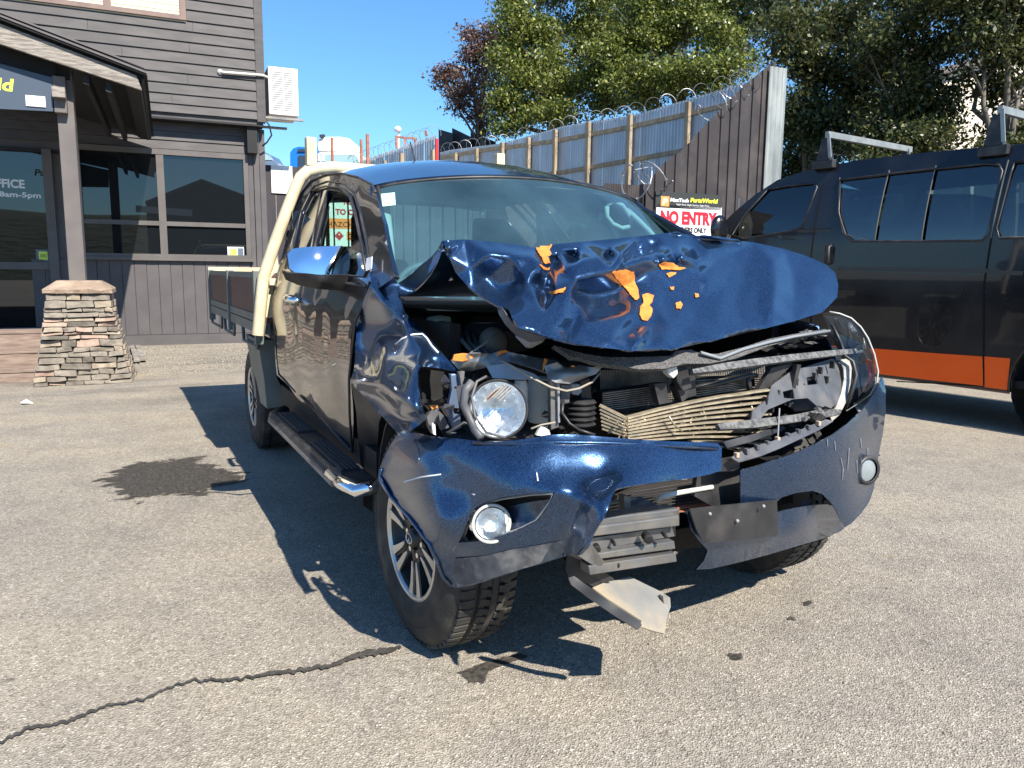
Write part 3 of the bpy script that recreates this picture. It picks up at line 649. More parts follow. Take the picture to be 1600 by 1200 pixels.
# ---- steps
K['step'] = mat('weathered_pink_step_timber', (.17, .12, .095), (.27, .205, .165), rough=.85, scale=5., stretch=(1, 6, 6), detail=8, bump=.4, bscale=16)
sp_ = thing('steps', 'weathered pinkish timber steps left of the stone pillar', 'steps', tuple(FP.pt(-.9, 0, 0)))
s1 = FP.px(55, 560, 0)[0]
for i, (v0, v1, oo) in enumerate(((608, 583, .0), (583, 577, .0), (577, 553, -.35), (553, 549, -.35), (549, 522, -.7), (522, 517, -.7))):
    z0 = FP.px(25, v0, oo)[1]; z1 = FP.px(25, v1, oo)[1]
    if i % 2 == 0: fb('riser_board', s1-3, s1-(.0 if i == 2 else .02), max(z0, 0) if i else 0, z1-.0, oo-.05, oo-.012, K['step'], sp_, F=FP, bevel=.004)
    else:
        for j in range(3): fb('tread_board', s1-3, s1+.01, z0+.002, z1, oo-.35+.117*j+.004, oo-.35+.117*(j+1)-.002, K['step'], sp_, F=FP, bevel=.004)

# ---- stone pillar
K['stone'] = [mat('pillar_stone_%s' % n_, c, c2, rough=.85, scale=9., detail=8, bump=.8, bscale=22, bdist=.02, dirt=(.12, .11, .09), dscale=14., damt=.4) for n_, c, c2 in
              (('grey', (.15, .13, .105), (.26, .225, .18)), ('tan', (.25, .205, .15), (.35, .29, .22)), ('dark', (.095, .083, .068), (.18, .155, .125)), ('pink', (.28, .19, .145), (.36, .27, .21)))]
K['mortar'] = mat('dark_mortar', (.05, .045, .04), rough=.95)
pl = thing('stone_pillar', 'tapered dry stacked stone pillar with a flat capstone carrying the porch post', 'pillar', tuple(FP.pt(0, .2, 0)))
OF = .42
bl = FP.px(52, 601, OF); br = FP.px(212, 589, -.40); tl = FP.px(72, 459, OF-.12); tr_ = FP.px(175, 457, -.22); H = tl[1]
cx0, cx1 = (bl[0], br[0]), (tl[0], tr_[0]); depb, dept = (OF, -.42), (OF-.15, -.24)
def pil(f):  # s0,s1,o_front,o_back at height fraction f
    f = f**.85
    return (cx0[0]*(1-f)+cx1[0]*f, cx0[1]*(1-f)+cx1[1]*f, depb[0]*(1-f)+dept[0]*f, depb[1]*(1-f)+dept[1]*f)
core = MB(); a = pil(0); b_ = pil(1); e = .05
core.hexa([FP.pt(a[0]+e, a[2]-e, 0), FP.pt(a[1]-e, a[2]-e, 0), FP.pt(a[1]-e, a[3]+e, 0), FP.pt(a[0]+e, a[3]+e, 0), FP.pt(b_[0]+e, b_[2]-e, H), FP.pt(b_[1]-e, b_[2]-e, H), FP.pt(b_[1]-e, b_[3]+e, H), FP.pt(b_[0]+e, b_[3]+e, H)])
core.build('mortar_core', K['mortar'], pl)
rnd = random.Random(3)
z = 0.; row = 0
while z < H-.02:
    h = rnd.choice((.034, .045, .055, .065, .08)); h = min(h, H-z) if H-z-h > .02 else H-z
    f0 = z/H; q = pil(min(1, f0)); q1 = pil(min(1, (z+h)/H))
    s0, s1_, of, ob = q
    def stone(sa, sb, oa, ob_, face, zz=z, hh=h):
        if abs(sb-sa) < .01: return
        g = .004; j = lambda k_=.013: rnd.uniform(-k_, k_)
        pr = rnd.uniform(-.016, .034)
        tilt = rnd.uniform(-.009, .009)
        if face == 'f': pts = [(sa+g, oa+pr+j(), zz+g+tilt), (sb-g, oa+pr+j(), zz+g-tilt), (sb-g, ob_, zz+g), (sa+g, ob_, zz+g), (sa+g+j(), oa+pr+j()-.01, zz+hh-g+tilt), (sb-g+j(), oa+pr+j()-.01, zz+hh-g-tilt), (sb-g, ob_, zz+hh-g), (sa+g, ob_, zz+hh-g)]
        mm = MB(); mid = []
        v = [FP.pt(*p) for p in pts]
        # an extra break in the long faces so no two stones share an outline
        m0 = (np.array(v[0])+v[1])/2+FP.n*j(.014)+np.array([0, 0, j(.006)]); m1 = (np.array(v[4])+v[5])/2+FP.n*j(.014)+np.array([0, 0, j(.010)])
        mm.add(v+[m0, m1], [(0, 8, 9, 4), (8, 1, 5, 9), (1, 2, 6, 5), (2, 3, 7, 6), (3, 0, 4, 7), (4, 9, 5, 6, 7), (0, 3, 2, 1, 8)])
        mm.build('stone', rnd.choices(K['stone'], (5, 3, 2.2, 1.2))[0], pl, bevel=.005)
    s = s0+rnd.uniform(-.012, .012)
    while s < s1_-.02:
        L_ = rnd.uniform(.11, .30)
        if s+L_ > s1_-.08: L_ = s1_+rnd.uniform(-.01, .015)-s
        stone(s, s+L_, of, of-.09, 'f'); s += L_
    # right and left flanks
    for side in (0, 1):
        o = of-.095; 
        while o > ob+.02:
            L_ = rnd.uniform(.2, .36); L_ = min(L_, o-ob)
            sa, sb = (s1_-.09, s1_+rnd.uniform(0, .02)) if side else (s0+rnd.uniform(-.02, 0), s0+.09)
            mm = MB().fbox(FP, sa, sb, z+.004, z+h-.004, o-L_+.004, o-.004); mm.build('stone', rnd.choices(K['stone'], (5, 3, 2.2, 1.2))[0], pl, bevel=.006); o -= L_
    z += h; row += 1
cs = pil(1); cz = FP.px(122, 439, OF)[1]
cap_ = MB(); n = 14; ring0 = []; ring1 = []; ring2 = []
for k in range(4*n):
    side, f = divmod(k, n); f /= n; e = .035
    A = [(cs[0]-e, cs[2]+e), (cs[1]+e, cs[2]+e), (cs[1]+e, cs[3]-e), (cs[0]-e, cs[3]-e)]; p = (A[side][0]*(1-f)+A[(side+1) % 4][0]*f, A[side][1]*(1-f)+A[(side+1) % 4][1]*f)
    jj = .018*mnoise.noise(Vector((k*.45, 3, 0))); c_ = ((cs[0]+cs[1])/2, (cs[2]+cs[3])/2)
    ring0.append(FP.pt(p[0]+jj, p[1]+jj, H+.004+.006*mnoise.noise(Vector((k*.5, 0, 0))))); ring1.append(FP.pt(p[0]+jj*.5, p[1]+jj*.4+.01, H+.045+.02*mnoise.noise(Vector((k*.3, 8, 0)))))
    ring2.append(FP.pt(c_[0]+(p[0]-c_[0])*.62, c_[1]+(p[1]-c_[1])*.62, cz))
cap_.add(ring0+ring1+ring2, [(i, (i+1) % (4*n), 4*n+(i+1) % (4*n), 4*n+i) for i in range(4*n)]+[(4*n+i, 4*n+(i+1) % (4*n), 8*n+(i+1) % (4*n), 8*n+i) for i in range(4*n)]+[tuple(range(4*n-1, -1, -1)), tuple(range(8*n, 12*n))])
cap_.build('capstone', mat('tan_capstone', (.24, .175, .125), (.36, .27, .20), rough=.85, scale=7., detail=9, bump=1., bscale=14, bdist=.03, dirt=(.13, .11, .09), dscale=10., damt=.4), pl)
lb = thing('timber_offcut', 'pair of short weathered timber offcuts lying beside the stone pillar', 'timber', tuple(P(218, 555, z=0)))
for k, (u0, v0, u1, v1) in enumerate(((207, 541, 214, 563), (214, 541, 224, 561))):
    MB().bar(P(u0, v0, z=.05), P(u1, v1, z=.05), .075, .04).build('plank', K['weathered'], lb)

# ================================================================== FENCES AND SIGNS
K['fenceboard'] = mat('dark_plum_fence_board', (.028, .023, .029), (.038, .032, .038), rough=.6, scale=2.5, stretch=(3, 3, .6), bump=.2, bscale=20)
K['brownsteel'] = mat('dark_brown_painted_iron', (.026, .021, .022), (.038, .031, .031), rough=.55, scale=3., dirt=(.12, .10, .09), dscale=2.2, damt=.4)
K['galv'] = mat('galvanised_iron', (.36, .39, .44), (.46, .49, .53), rough=.42, metal=.35, scale=2.2, stretch=(1, 1, .35), dirt=(.26, .25, .23), dscale=1.8, damt=.4)
K['timber'] = mat('weathered_fence_timber', (.25, .19, .125), (.36, .29, .20), rough=.85, scale=6., stretch=(1, 1, .4), bump=.3, bscale=20)
K['galvdirt'] = mat('dirty_galvanised_iron', (.17, .19, .19), (.30, .32, .31), rough=.5, metal=.3, scale=5., stretch=(1, 1, .3), dirt=(.42, .42, .38), dscale=4, damt=.7)
K['wire'] = mat('razor_wire_steel', (.33, .34, .35), rough=.5, metal=.7)
FG = Frame((.6, 13.1), ANG)
gt = thing('yard_gate', 'dark plum vertical board gate and fence across the yard behind the truck', 'fence', tuple(FG.pt(0, 0, 0)))
zt = FG.px(480, 262, 0)[1]; s = -.1; k = 0; sE = FG.px(946, 300, 0)[0]
while s < sE:
    fb('fence_board', s+.006, s+.19, .03, zt+.006*math.sin(k*2.1), -.03, -.004+.006*(k % 2), K['fenceboard'], gt, F=FG); s += .196; k += 1
fb('rail', -.1, sE, zt-.5, zt-.4, -.09, -.031, K['fenceboard'], gt, F=FG); fb('rail', -.1, sE, .5, .6, -.09, -.031, K['fenceboard'], gt, F=FG)
def corr(F, s0, s1, zb, ztop, o, pitch=.076, amp=.009, zfun=None, n=4):
    rows = []; k = int((s1-s0)/pitch*n); top = []; bot = []; topb = []; botb = []
    for i in range(k+1):
        s = s0+(s1-s0)*i/k; oo = o+amp*math.cos(2*math.pi*s/pitch); z1 = zfun(s) if zfun else ztop
        bot.append(F.pt(s, oo, zb)); top.append(F.pt(s, oo, z1))
    return MB().grid([bot, top])
# corrugated dark fence at the right of the gate
s0 = FG.px(944, 300, 0)[0]; s1 = FG.px(1013, 300, 0)[0]; zq = FG.px(975, 288, 0)[1]
for k in range(2):
    a = s0+(s1-s0)*k/2+.005; b_ = s0+(s1-s0)*(k+1)/2
    corr(FG, a, b_, .05, zq, .0, pitch=.11, amp=.022).build('iron_sheet', K['brownsteel'], gt, solid=.0015, smooth=True)
# notices on the gate
sn = thing('notice', 'small white notice with a triangle sketch on the dark gate beside the building corner', 'sign', tuple(FG.pt(.3, .05, 2.9)))
panel(FG, 'plate', 424.5, 456.5, 260, 301.5, .03, .012, K['white'], sn, bevel=.003)
tri = [FG.px(u, v, .03) for u, v in ((434, 278), (441, 264))]; tri2 = [FG.px(u, v, .03) for u, v in ((434, 278), (452, 278))]
for q in (tri, tri2): MB().bar(FG.pt(q[0][0], .032, q[0][1]), FG.pt(q[1][0], .032, q[1][1]), .004, .008, FG.n).build('printed_line', lblk, sn)
ftext(FG, 'ONP', 439, 447, 272, 275, .031, lblk, sn, name='lettering')
for k in range(4): panel(FG, 'printed_line', 429+k % 2*2, 450-k*2, 285+k*3.6, 286+k*3.6, .0315, .0015, flat('print_grey', (.45, .45, .45)), sn)
FH = FG
hz = thing('hazard_notice', 'pale green and orange hazardous goods notice seen through the truck side window', 'sign', tuple(FG.pt(1.3, .06, 2.)))
panel(FG, 'plate', 500, 596, 301, 384, .04, .012, flat('pale_mint', (.62, .74, .69)), hz)
lred = flat('print_red', (.42, .04, .05)); lor = flat('print_orange', (.80, .28, .08))
ftext(FG, 'NO UN', 537.5, 566, 311.5, 320, .041, lred, hz, bold=.05)
ftext(FG, 'TO OFFICE', 524, 580, 326, 335.5, .041, lred, hz, bold=.05)
panel(FG, 'orange_band', 503, 590, 343.5, 356.5, .043, .002, lor, hz); ftext(FG, 'HAZCHEM', 511.5, 567, 346, 354, .0435, lblk, hz, bold=.005)
c = FG.px(530, 368.5, .042); r_ = .085
MB().prism([FG.pt(c[0]+dx*r_, .0415, c[1]+dz*r_) for dx, dz in ((-1, 0), (0, -1), (1, 0), (0, 1))], FG.n*.002).build('warning_diamond', lred, hz)
MB().prism([FG.pt(c[0]+dx*r_*.35, .044, c[1]+.02+dz*r_*.35) for dx, dz in ((-.6, 0), (0, -.4), (.6, 0), (0, .9))], FG.n*.001).build('flame_print', ltwhite, hz)
panel(FG, 'orange_band', 542, 569, 362.5, 375.5, .043, .002, lor, hz); ftext(FG, '3YE', 545.5, 571, 365, 374, .0435, lblk, hz, bold=.03)

# sloping brown fence with the NO ENTRY sign
FS = Frame((5.97, 7.84), ANG)
fs = thing('iron_fence', 'tall dark brown corrugated fence with a steep stepped top behind the no entry sign', 'fence', tuple(FS.pt(0, 0, 0)))
tp = [(1009, 300), (1015, 285), (1030, 259), (1064, 236), (1105, 191), (1165, 131), (1207, 97), (1212, 96)]
tps = [FS.px(u, v, 0) for u, v in tp]
def ztopS(s): return float(np.interp(s, [q[0] for q in tps], [q[1] for q in tps]))
def ribbed(F, s0, s1, zb, zf, o, pitch=.17):
    bot = []; top = []; s = s0; prof = [(0, 0), (.78, 0), (.82, .022), (.92, .022), (.96, 0)]; k = 0; xs = []
    while True:
        done = False
        for f, h in prof:
            x = s0+(k+f)*pitch
            if x >= s1: done = True; break
            xs.append((x, h))
        if done: break
        k += 1
    xs.append((s1, 0))
    for x, h in xs: bot.append(F.pt(x, o+h, zb)); top.append(F.pt(x, o+h, zf(x)))
    return MB().grid([bot, top])
a = tps[0][0]; E_ = tps[-1][0]; n = 4
for k in range(n): ribbed(FS, a+(E_-a)*k/n+.002, a+(E_-a)*(k+1)/n, .02, ztopS, .004*(k % 2)).build('iron_sheet', K['brownsteel'], fs, solid=.0015)
fb('rail', a, E_, 1.0, 1.09, -.12, -.03, K['timber'], fs, F=FS); fb('post', a-.02, a+.08, 0, ztopS(a+.05), -.14, -.04, K['fenceboard'], fs, F=FS)
FSg = Frame(FS.pt(E_, 0, 0)[:2], ANG+.0)
g0 = FS.px(1204, 105, .06)[0]; g1 = FS.px(1229, 108, .06)[0]; gz_ = FS.px(1216, 105, .06)[1]
ge = thing('fence_end_sheet', 'narrow upright pale galvanised sheet at the right end of the brown fence', 'fence', tuple(FS.pt(g0, 0, 0)))
corr(FS, g0, g1, .02, gz_, .06, pitch=.09, amp=.014).build('iron_sheet', K['galvdirt'], ge, solid=.002, smooth=True); fb('post', g0+.02, g1-.03, 0, gz_-.06, -.06, .035, K['timber'], ge, F=FS)
# NO ENTRY sign
ne = thing('no_entry_sign', 'white no entry couriers only sign with a black header on the brown fence', 'sign', tuple(FS.pt(FS.px(1076, 340)[0], .04, 1.9)))
panel(FS, 'plate', 1024, 1128, 324.5, 369, .045, .012, K['white'], ne); panel(FS, 'header_plate', 1024, 1128, 305, 324, .045, .012, flat('sign_black', (.03, .032, .03)), ne)
panel(FS, 'logo_plate', 1032.5, 1046, 307, 322, .048, .002, lor, ne)
ftext(FS, 'P', 1035, 1043, 309.5, 320, .049, flat('logo_cream', (.85, .75, .4)), ne, bold=.05, shear=.1, name='logo')
ftext(FS, 'MaxTech', 1047, 1076, 309, 315, .0465, ltwhite, ne, bold=.04, shear=.15); ftext(FS, 'PartsWorld', 1078.5, 1121.5, 309, 316, .0465, flat('print_yellow', (.75, .78, .06)), ne, bold=.04, shear=.15)
ftext(FS, 'Right Parts, Right Service, Right Price', 1057, 1108, 318, 321.3, .0465, ltwhite, ne)
ftext(FS, 'NO ENTRY', 1031.5, 1120, 328, 350, .0465, flat('print_crimson', (.42, .012, .03)), ne, bold=.06); ftext(FS, 'COURIERS ONLY', 1048, 1104, 354, 363, .0465, lblk, ne, bold=.045)

# galvanised fence up the hill
FV = Frame((13.65, 17.07), 0); FV.d = np.array([-.206, .978, 0]); FV.d /= np.linalg.norm(FV.d); nn = np.array([-FV.d[1], FV.d[0], 0]); FV.n = nn if nn.dot(CAM-FV.p) > 0 else -nn
gf = thing('galvanised_fence', 'long pale corrugated iron fence on timber posts and rails climbing to the left', 'fence', tuple(FV.pt(0, 0, 3)))
tv = [FV.px(u, v) for u, v in ((1175, 126), (1155, 132), (990, 180), (880, 197), (785, 224), (705, 234), (688, 238))]
def zV(s): return float(np.interp(s, [q[0] for q in tv], [q[1] for q in tv]))
sa, sb = tv[0][0], tv[-1][0]; k = 0; s = sa
while s < sb:
    e = min(s+.8, sb); corr(FV, s+.004, e, zV((s+e)/2)-3.1, 0, .004*(k % 2), pitch=.12, amp=.012, zfun=zV).build('iron_sheet', K['galv'], gf, solid=.0015, smooth=True); s = e; k += 1
pu = [(1076, 158), (985, 178), (920, 190), (868, 202), (826, 214), (785, 222), (745, 231), (712, 238)]
for u, v in pu:
    q = FV.px(u, v, .12); fb('post', q[0]-.075, q[0]+.075, q[1]-3.2, q[1]-.02, .075, .2, K['timber'], gf, F=FV, bevel=.01)
r1 = [FV.px(u, v, .05) for u, v in ((1140, 163), (985, 198), (868, 220), (745, 236), (690, 246))]; r2 = [FV.px(u, v, .05) for u, v in ((1140, 222), (985, 250), (868, 271), (745, 282))]
for R_ in (r1, r2):
    for (p, q) in zip(R_, R_[1:]):
        MB().bar(FV.pt(p[0], .04, p[1]), FV.pt(q[0], .04, q[1]), .05, .13).build('rail', K['timber'], gf)
g2 = thing('far_iron_fence', 'short farther run of ridged grey iron fence with spiky top below the razor wire', 'fence', tuple(FV.pt(sb, 0, 5)))
t2 = [FV.px(u, v, -.5) for u, v in ((681, 214), (557, 257))]
def zV2(s): return float(np.interp(s, [q[0] for q in t2], [q[1] for q in t2]))
s = t2[0][0]; k = 0
while s < t2[1][0]:
    e = min(s+.9, t2[1][0]); corr(FV, s+.01, e, 2.6, 0, -.5+.02*(k % 2), pitch=.2, amp=.03, zfun=lambda x: zV2(x)+(.10 if int(x*10) % 2 else 0)).build('iron_sheet', K['galv'], g2, solid=.0015); s = e; k += 1
MB().bar(FV.pt(t2[0][0], -.4, zV2(t2[0][0])-1.2), FV.pt(t2[1][0], -.4, zV2(t2[1][0])-.6), .05, .14).build('rail', K['timber'], g2)
for u, v in ((675, 234), (627, 247), (600, 251)):
    q = FV.px(u, v, .4); fb('post', q[0]-.08, q[0]+.08, q[1]-3, q[1], .3, .42, K['timber'], g2, F=FV)
dp = thing('dark_fence_panels', 'dark brown stepped fence panels standing above the galvanised fence at the purple tree', 'fence', tuple(P(700, 230, d=37)))
for (u0, u1, va, vb) in ((686, 707, 202, 208), (707, 736, 200, 214), (736, 775, 206, 222)):
    q = [P(u0, va, d=37), P(u1, vb, d=36.5), P(u1, 262, d=36.5), P(u0, 262, d=37)]; MB().prism(q, (0, .06, 0)).build('panel', K['brownsteel'], dp)
# razor wire
def coil(name, pts, rad, turns, tr, label, seed=0):
    rr = random.Random(seed); Q = [Vector(p) for p in pts]; L = [0]
    for a_, b_ in zip(Q, Q[1:]): L.append(L[-1]+(b_-a_).length)
    n = int(turns*16); out = []
    ph = rr.random()*6
    for i in range(n+1):
        s = L[-1]*i/n; k = max(j for j in range(len(L)) if L[j] <= s+1e-9); k = min(k, len(Q)-2); f = (s-L[k])/(L[k+1]-L[k]); p = Q[k].lerp(Q[k+1], f); d = (Q[k+1]-Q[k]).normalized()
        u = Vector((0, 0, 1)); sd = d.cross(u).normalized(); u = sd.cross(d); a = 2*math.pi*turns*i/n+ph
        r = rad*(1+.18*mnoise.noise(Vector((s*.7, seed, 0)))); out.append(p+d*(.25*rad*math.sin(a*.5+seed))+sd*math.cos(a)*r+u*math.sin(a)*r)
    m_ = MB().tube(out, tr, 4)
    for i in range(0, n, 3):
        p = out[i]; d = (out[min(i+1, n)]-out[max(i-1, 0)]).normalized(); q = d.cross(Vector((rr.random()-.5, rr.random()-.5, rr.random()-.5))).normalized()
        m_.bar(p-q*tr*2.6, p+q*tr*2.6, tr*.7, tr*1.6)
    o = m_.build(name, K['wire'], None); tag(o, label, 'razor wire', 'coils of razor wire on the fences'); return o
coil('razor_wire', [FV.pt(s, .02, zV(s)+.12) for s in np.linspace(sa+.3, sb, 8)], .21, 24, .007, 'long loose coil of razor wire along the top of the galvanised fence', 1)
coil('razor_wire', [FV.pt(s, -.45, zV2(s)+.22) for s in np.linspace(t2[0][0], t2[1][0]+1., 6)], .3, 16, .010, 'razor wire coil on the far ridged fence below the sky', 2)
coil('razor_wire', [FS.pt(*((lambda q: (q[0], .02, q[1]))(FS.px(u, v, .02)))) for u, v in ((985, 285), (1008, 288), (1034, 262))], .24, 2.6, .010, 'big open razor wire loop hanging at the low end of the brown fence', 3)
coil('razor_wire', [FS.pt(*((lambda q: (q[0], -.05, q[1]))(FS.px(u, v, -.05)))) for u, v in ((1105, 180), (1150, 138), (1190, 112))], .19, 4.5, .008, 'razor wire coil on the high corner of the brown fence', 4)

# ================================================================== UPPER YARD: VEHICLES AND POSTS IN THE DISTANCE
D0 = 40.
def q3(u, v, d=D0): return P(u, v, d=d)
back = np.array([math.sin(YAW), math.cos(YAW), 0.])
def blk(name, quad, depth, m, parent, d=D0, bevel=0., label=None):
    return MB().prism([q3(u, v, d) for u, v in quad], back*depth).build(name, m, parent, bevel=bevel, label=label)
K['blue'] = mat('blue_truck_paint', (.01, .13, .42), rough=.3, coat=.6); K['rust'] = mat('rusty_steel', (.26, .09, .05), (.36, .15, .09), rough=.8, scale=3.)
K['dglass'] = mat('distant_dark_glass', (.03, .04, .05), rough=.05, spec=.9); K['pglass'] = mat('distant_pale_glass', (.25, .38, .40), rough=.1, spec=.8)
wt = thing('white_truck', 'white truck cab with roof deflector parked on the upper yard', 'truck', tuple(q3(530, 270)))
blk('wind_deflector', [(497, 236), (497, 219), (503, 214), (530, 213.5), (545, 216), (551, 221), (553, 237), (551, 238)], 2.2, K['white'], wt, bevel=.05)
blk('cab', [(496, 275), (496, 240), (500, 238), (560, 238), (565, 244), (566, 275)], 2., K['white'], wt, bevel=.04)
blk('windscreen', [(507, 255), (507, 242), (520, 241), (556, 242), (562, 255)], .05, K['pglass'], wt, 39.7)
blk('mirror', [(499, 214), (499, 210.5), (506, 209.5), (506, 213)], .3, K['blackplastic'], wt, 39.8); blk('roof_light', [(499.8, 240), (499.8, 254), (503.5, 254), (503.5, 240)], .1, K['galv'], wt, 39.6)
bt = thing('blue_truck', 'blue truck with dark windows parked left of the white truck', 'truck', tuple(q3(475, 270, 42)))
blk('body', [(453, 275), (453, 238), (458, 231.5), (466, 229), (497, 230), (499, 275)], 5, K['blue'], bt, 42, bevel=.05)
blk('windscreen', [(466, 275), (466, 243), (497, 242), (497, 275)], .05, K['dglass'], bt, 41.9); blk('destination_window', [(464, 237), (466, 232.5), (494, 233), (494, 237)], .05, K['dglass'], bt, 41.9)
fc = thing('parked_car', 'bluish grey car roof and window showing over the gate beside the building', 'car', tuple(q3(418, 262, 34)))
blk('body', [(398, 275), (398, 251), (428, 251), (435, 255), (440, 275)], 1.7, mat('blue_grey_car_paint', (.10, .14, .20), rough=.3, coat=.7), fc, 34, bevel=.03)
blk('cabin', [(398, 251.5), (398, 238), (412, 237), (421, 241), (428, 251.5)], 1.5, mat('blue_grey_car_paint_two', (.10, .14, .20), rough=.3, coat=.7), fc, 34.05, bevel=.03); blk('window', [(410, 250), (412, 240), (418, 241.5), (425.5, 250)], .03, K['pglass'], fc, 33.98)
def pole(u, v0, v1, wpx, d, m, label, cat='post', name='steel_post', group=None):
    o = MB().bar(q3(u, v1, d), np.array([*q3(u, v1, d)[:2], q3(u, v0, d)[2]]), wpx*d/FOC, wpx*d/FOC).build(name, m, None)
    tag(o, label, cat, group); return o
pole(519.5, 216, 256, 3.4, 37, K['rust'], 'rusty steel post standing in front of the white truck windscreen'); pole(565, 219, 262, 3.4, 37, K['rust'], 'shorter rusty steel post just right of the white truck')
pole(575, 211, 262, 4.2, 37, K['rust'], 'tallest rusty steel post between the white truck and the far fence'); pole(682.5, 218, 268, 4.2, 23, flat('red_post_paint', (.55, .02, .02)), 'bright red post rising behind the truck roof')
pole(628, 240, 265, 6., 22.5, K['timber'], 'pale timber stake above the truck roof left of the aerial', name='timber_post')
lp = thing('yard_light', 'white round yard light on a thin pole against the sky', 'lamp', tuple(q3(623, 240, 50)))
MB().bar(q3(623.5, 245, 50), q3(623.5, 203, 50), .12, .12).build('pole', K['white'], lp); MB().ball(q3(621.5, 202, 49.8), (.24, .24, .2)).build('lamp_head', K['white'], lp, smooth=True)
gn = thing('steel_rack', 'small rusty steel rack frame beyond the far fence', 'rack', tuple(q3(635, 220, 48)))
for a_, b_ in (((619, 212), (620, 232)), ((633, 214), (633, 230)), ((620, 214), (652, 217)), ((648, 216), (650, 226)), ((665, 204), (667, 212))): MB().bar(q3(*a_, 48), q3(*b_, 48), .12, .12).build('frame_bar', K['rust'], gn)

# ================================================================== TREES
def leafmat(name, c1, c2, c3):
    m = bpy.data.materials.new(name); m.use_nodes = True; t = m.node_tree; N = t.nodes; L = t.links; b = N['Principled BSDF']; b.inputs['Roughness'].default_value = .42; b.inputs['Specular IOR Level'].default_value = .45
    g = N.new('ShaderNodeNewGeometry'); r = N.new('ShaderNodeValToRGB'); e = r.color_ramp.elements; e.new(.5)
    for k, (p, c) in zip(e, ((0, c1), (.5, c2), (1, c3))): k.position = p; k.color = (*c, 1)
    L.new(g.outputs['Random Per Island'], r.inputs[0]); L.new(r.outputs[0], b.inputs['Base Color'])
    tl_ = N.new('ShaderNodeBsdfTranslucent'); L.new(r.outputs[0], tl_.inputs[0]); mx = N.new('ShaderNodeMixShader'); mx.inputs[0].default_value = .28
    L.new(b.outputs[0], mx.inputs[1]); L.new(tl_.outputs[0], mx.inputs[2]); L.new(mx.outputs[0], N['Material Output'].inputs[0]); return m
K['leafg'] = leafmat('olive_green_leaves', (.045, .07, .014), (.11, .14, .025), (.26, .27, .055)); K['leafd'] = leafmat('dark_evergreen_leaves', (.018, .032, .009), (.05, .065, .018), (.14, .14, .045))
K['leafp'] = leafmat('purple_brown_leaves', (.06, .03, .028), (.12, .065, .052), (.20, .125, .085)); K['bark'] = mat('grey_bark', (.10, .085, .065), (.17, .15, .12), rough=.9, scale=12, stretch=(1, 1, .3), bump=.6, bscale=20)
rg = np.random.RandomState(11)
def tree(name, label, base_pt, clumps, nleaf, size, lm, group=None, trunk_r=.18, hollow=.55, cat='tree'):
    # clumps: (u, v, depth, radius u px, radius v px); leaves gather round twig tips so that gaps and tufts form
    t = thing(name, label, cat, tuple(base_pt), group=group)
    C3 = []; R = []; big = []
    for (u, v, d, ru, rv) in clumps:
        c0 = P(u, v, d=d); a0, b0_ = ru*d/FOC, rv*d/FOC; big.append((c0, a0, b0_))
        for j in range(9):                      # every bough carries smaller tufts, so that the crown opens up between them
            q = rg.normal(size=3); q /= np.linalg.norm(q); k = rg.uniform(.35, .95); f = rg.uniform(.30, .50)
            C3.append(c0+q*k*np.array([a0, a0, b0_])); R.append((a0*f*1.1, b0_*f))
    vol = np.array([a*a*b for a, b in R])**.62; cnt = (nleaf*vol/vol.sum()).astype(int)
    allp = []
    for c, (a, b), n in zip(C3, R, cnt):
        nt_ = max(5, n//22); d = rg.normal(size=(nt_, 3)); d /= np.linalg.norm(d, axis=1)[:, None]
        rr = hollow+(1-hollow)*rg.rand(nt_)**.6; rr[rg.rand(nt_) < .2] *= .6
        bump_ = np.array([1+.28*mnoise.noise(Vector((q[0]*2.2+c[0], q[1]*2.2, q[2]*2.2+c[2]))) for q in d])
        tip = c+d*(rr*bump_)[:, None]*np.array([a, a, b])
        k = rg.randint(0, nt_, n); allp.append(tip[k]+rg.normal(size=(n, 3))*size*np.array([1.5, 1.5, 1.1]))
    Q = np.concatenate(allp); n = len(Q)
    a1 = rg.normal(size=(n, 3)); a1 /= np.linalg.norm(a1, axis=1)[:, None]; up = rg.normal(size=(n, 3))*.75+np.array([.1, -.45, .8]); a2 = np.cross(a1, up); a2 /= np.linalg.norm(a2, axis=1)[:, None]
    sz = size*(.55+.95*rg.rand(n)**1.5)[:, None]; V = np.stack([Q-a1*sz*.5, Q+a2*sz*.26, Q+a1*sz*.5, Q-a2*sz*.26], 1).reshape(-1, 3)
    me = bpy.data.meshes.new('leaves'); me.vertices.add(4*n); me.vertices.foreach_set('co', V.ravel()); me.loops.add(4*n); me.loops.foreach_set('vertex_index', np.arange(4*n)); me.polygons.add(n)
    me.polygons.foreach_set('loop_start', np.arange(0, 4*n, 4)); me.polygons.foreach_set('loop_total', np.full(n, 4)); me.update()
    obj('crown', me, K[lm], t)
    m_ = MB(); b0 = Vector(base_pt); top = Vector(np.mean(C3, 0)); m_.tube([b0, b0.lerp(top, .5)+Vector((.2, 0, .2)), top], [trunk_r, trunk_r*.7, trunk_r*.3], 9); m_.build('trunk', K['bark'], t, smooth=True)
    lm_ = MB(); rr_ = random.Random(len(clumps))
    for c, a, b in big:
        s_ = b0.lerp(top, rr_.uniform(.4, .85)); e = Vector(c); mid = s_.lerp(e, .5)+Vector((rr_.uniform(-.3, .3), rr_.uniform(-.3, .3), rr_.uniform(0, .4)))
        lm_.tube([s_, mid, e], [trunk_r*.4, trunk_r*.24, .02], 6)
        for j in range(5):
            x = e+Vector((rr_.uniform(-1, 1)*a, rr_.uniform(-1, 1)*a, rr_.uniform(-.7, .9)*b)); lm_.tube([mid.lerp(e, rr_.random()), x], [.03, .006], 4, cap=False)
    lm_.build('limbs', K['bark'], t, smooth=True)
    return t
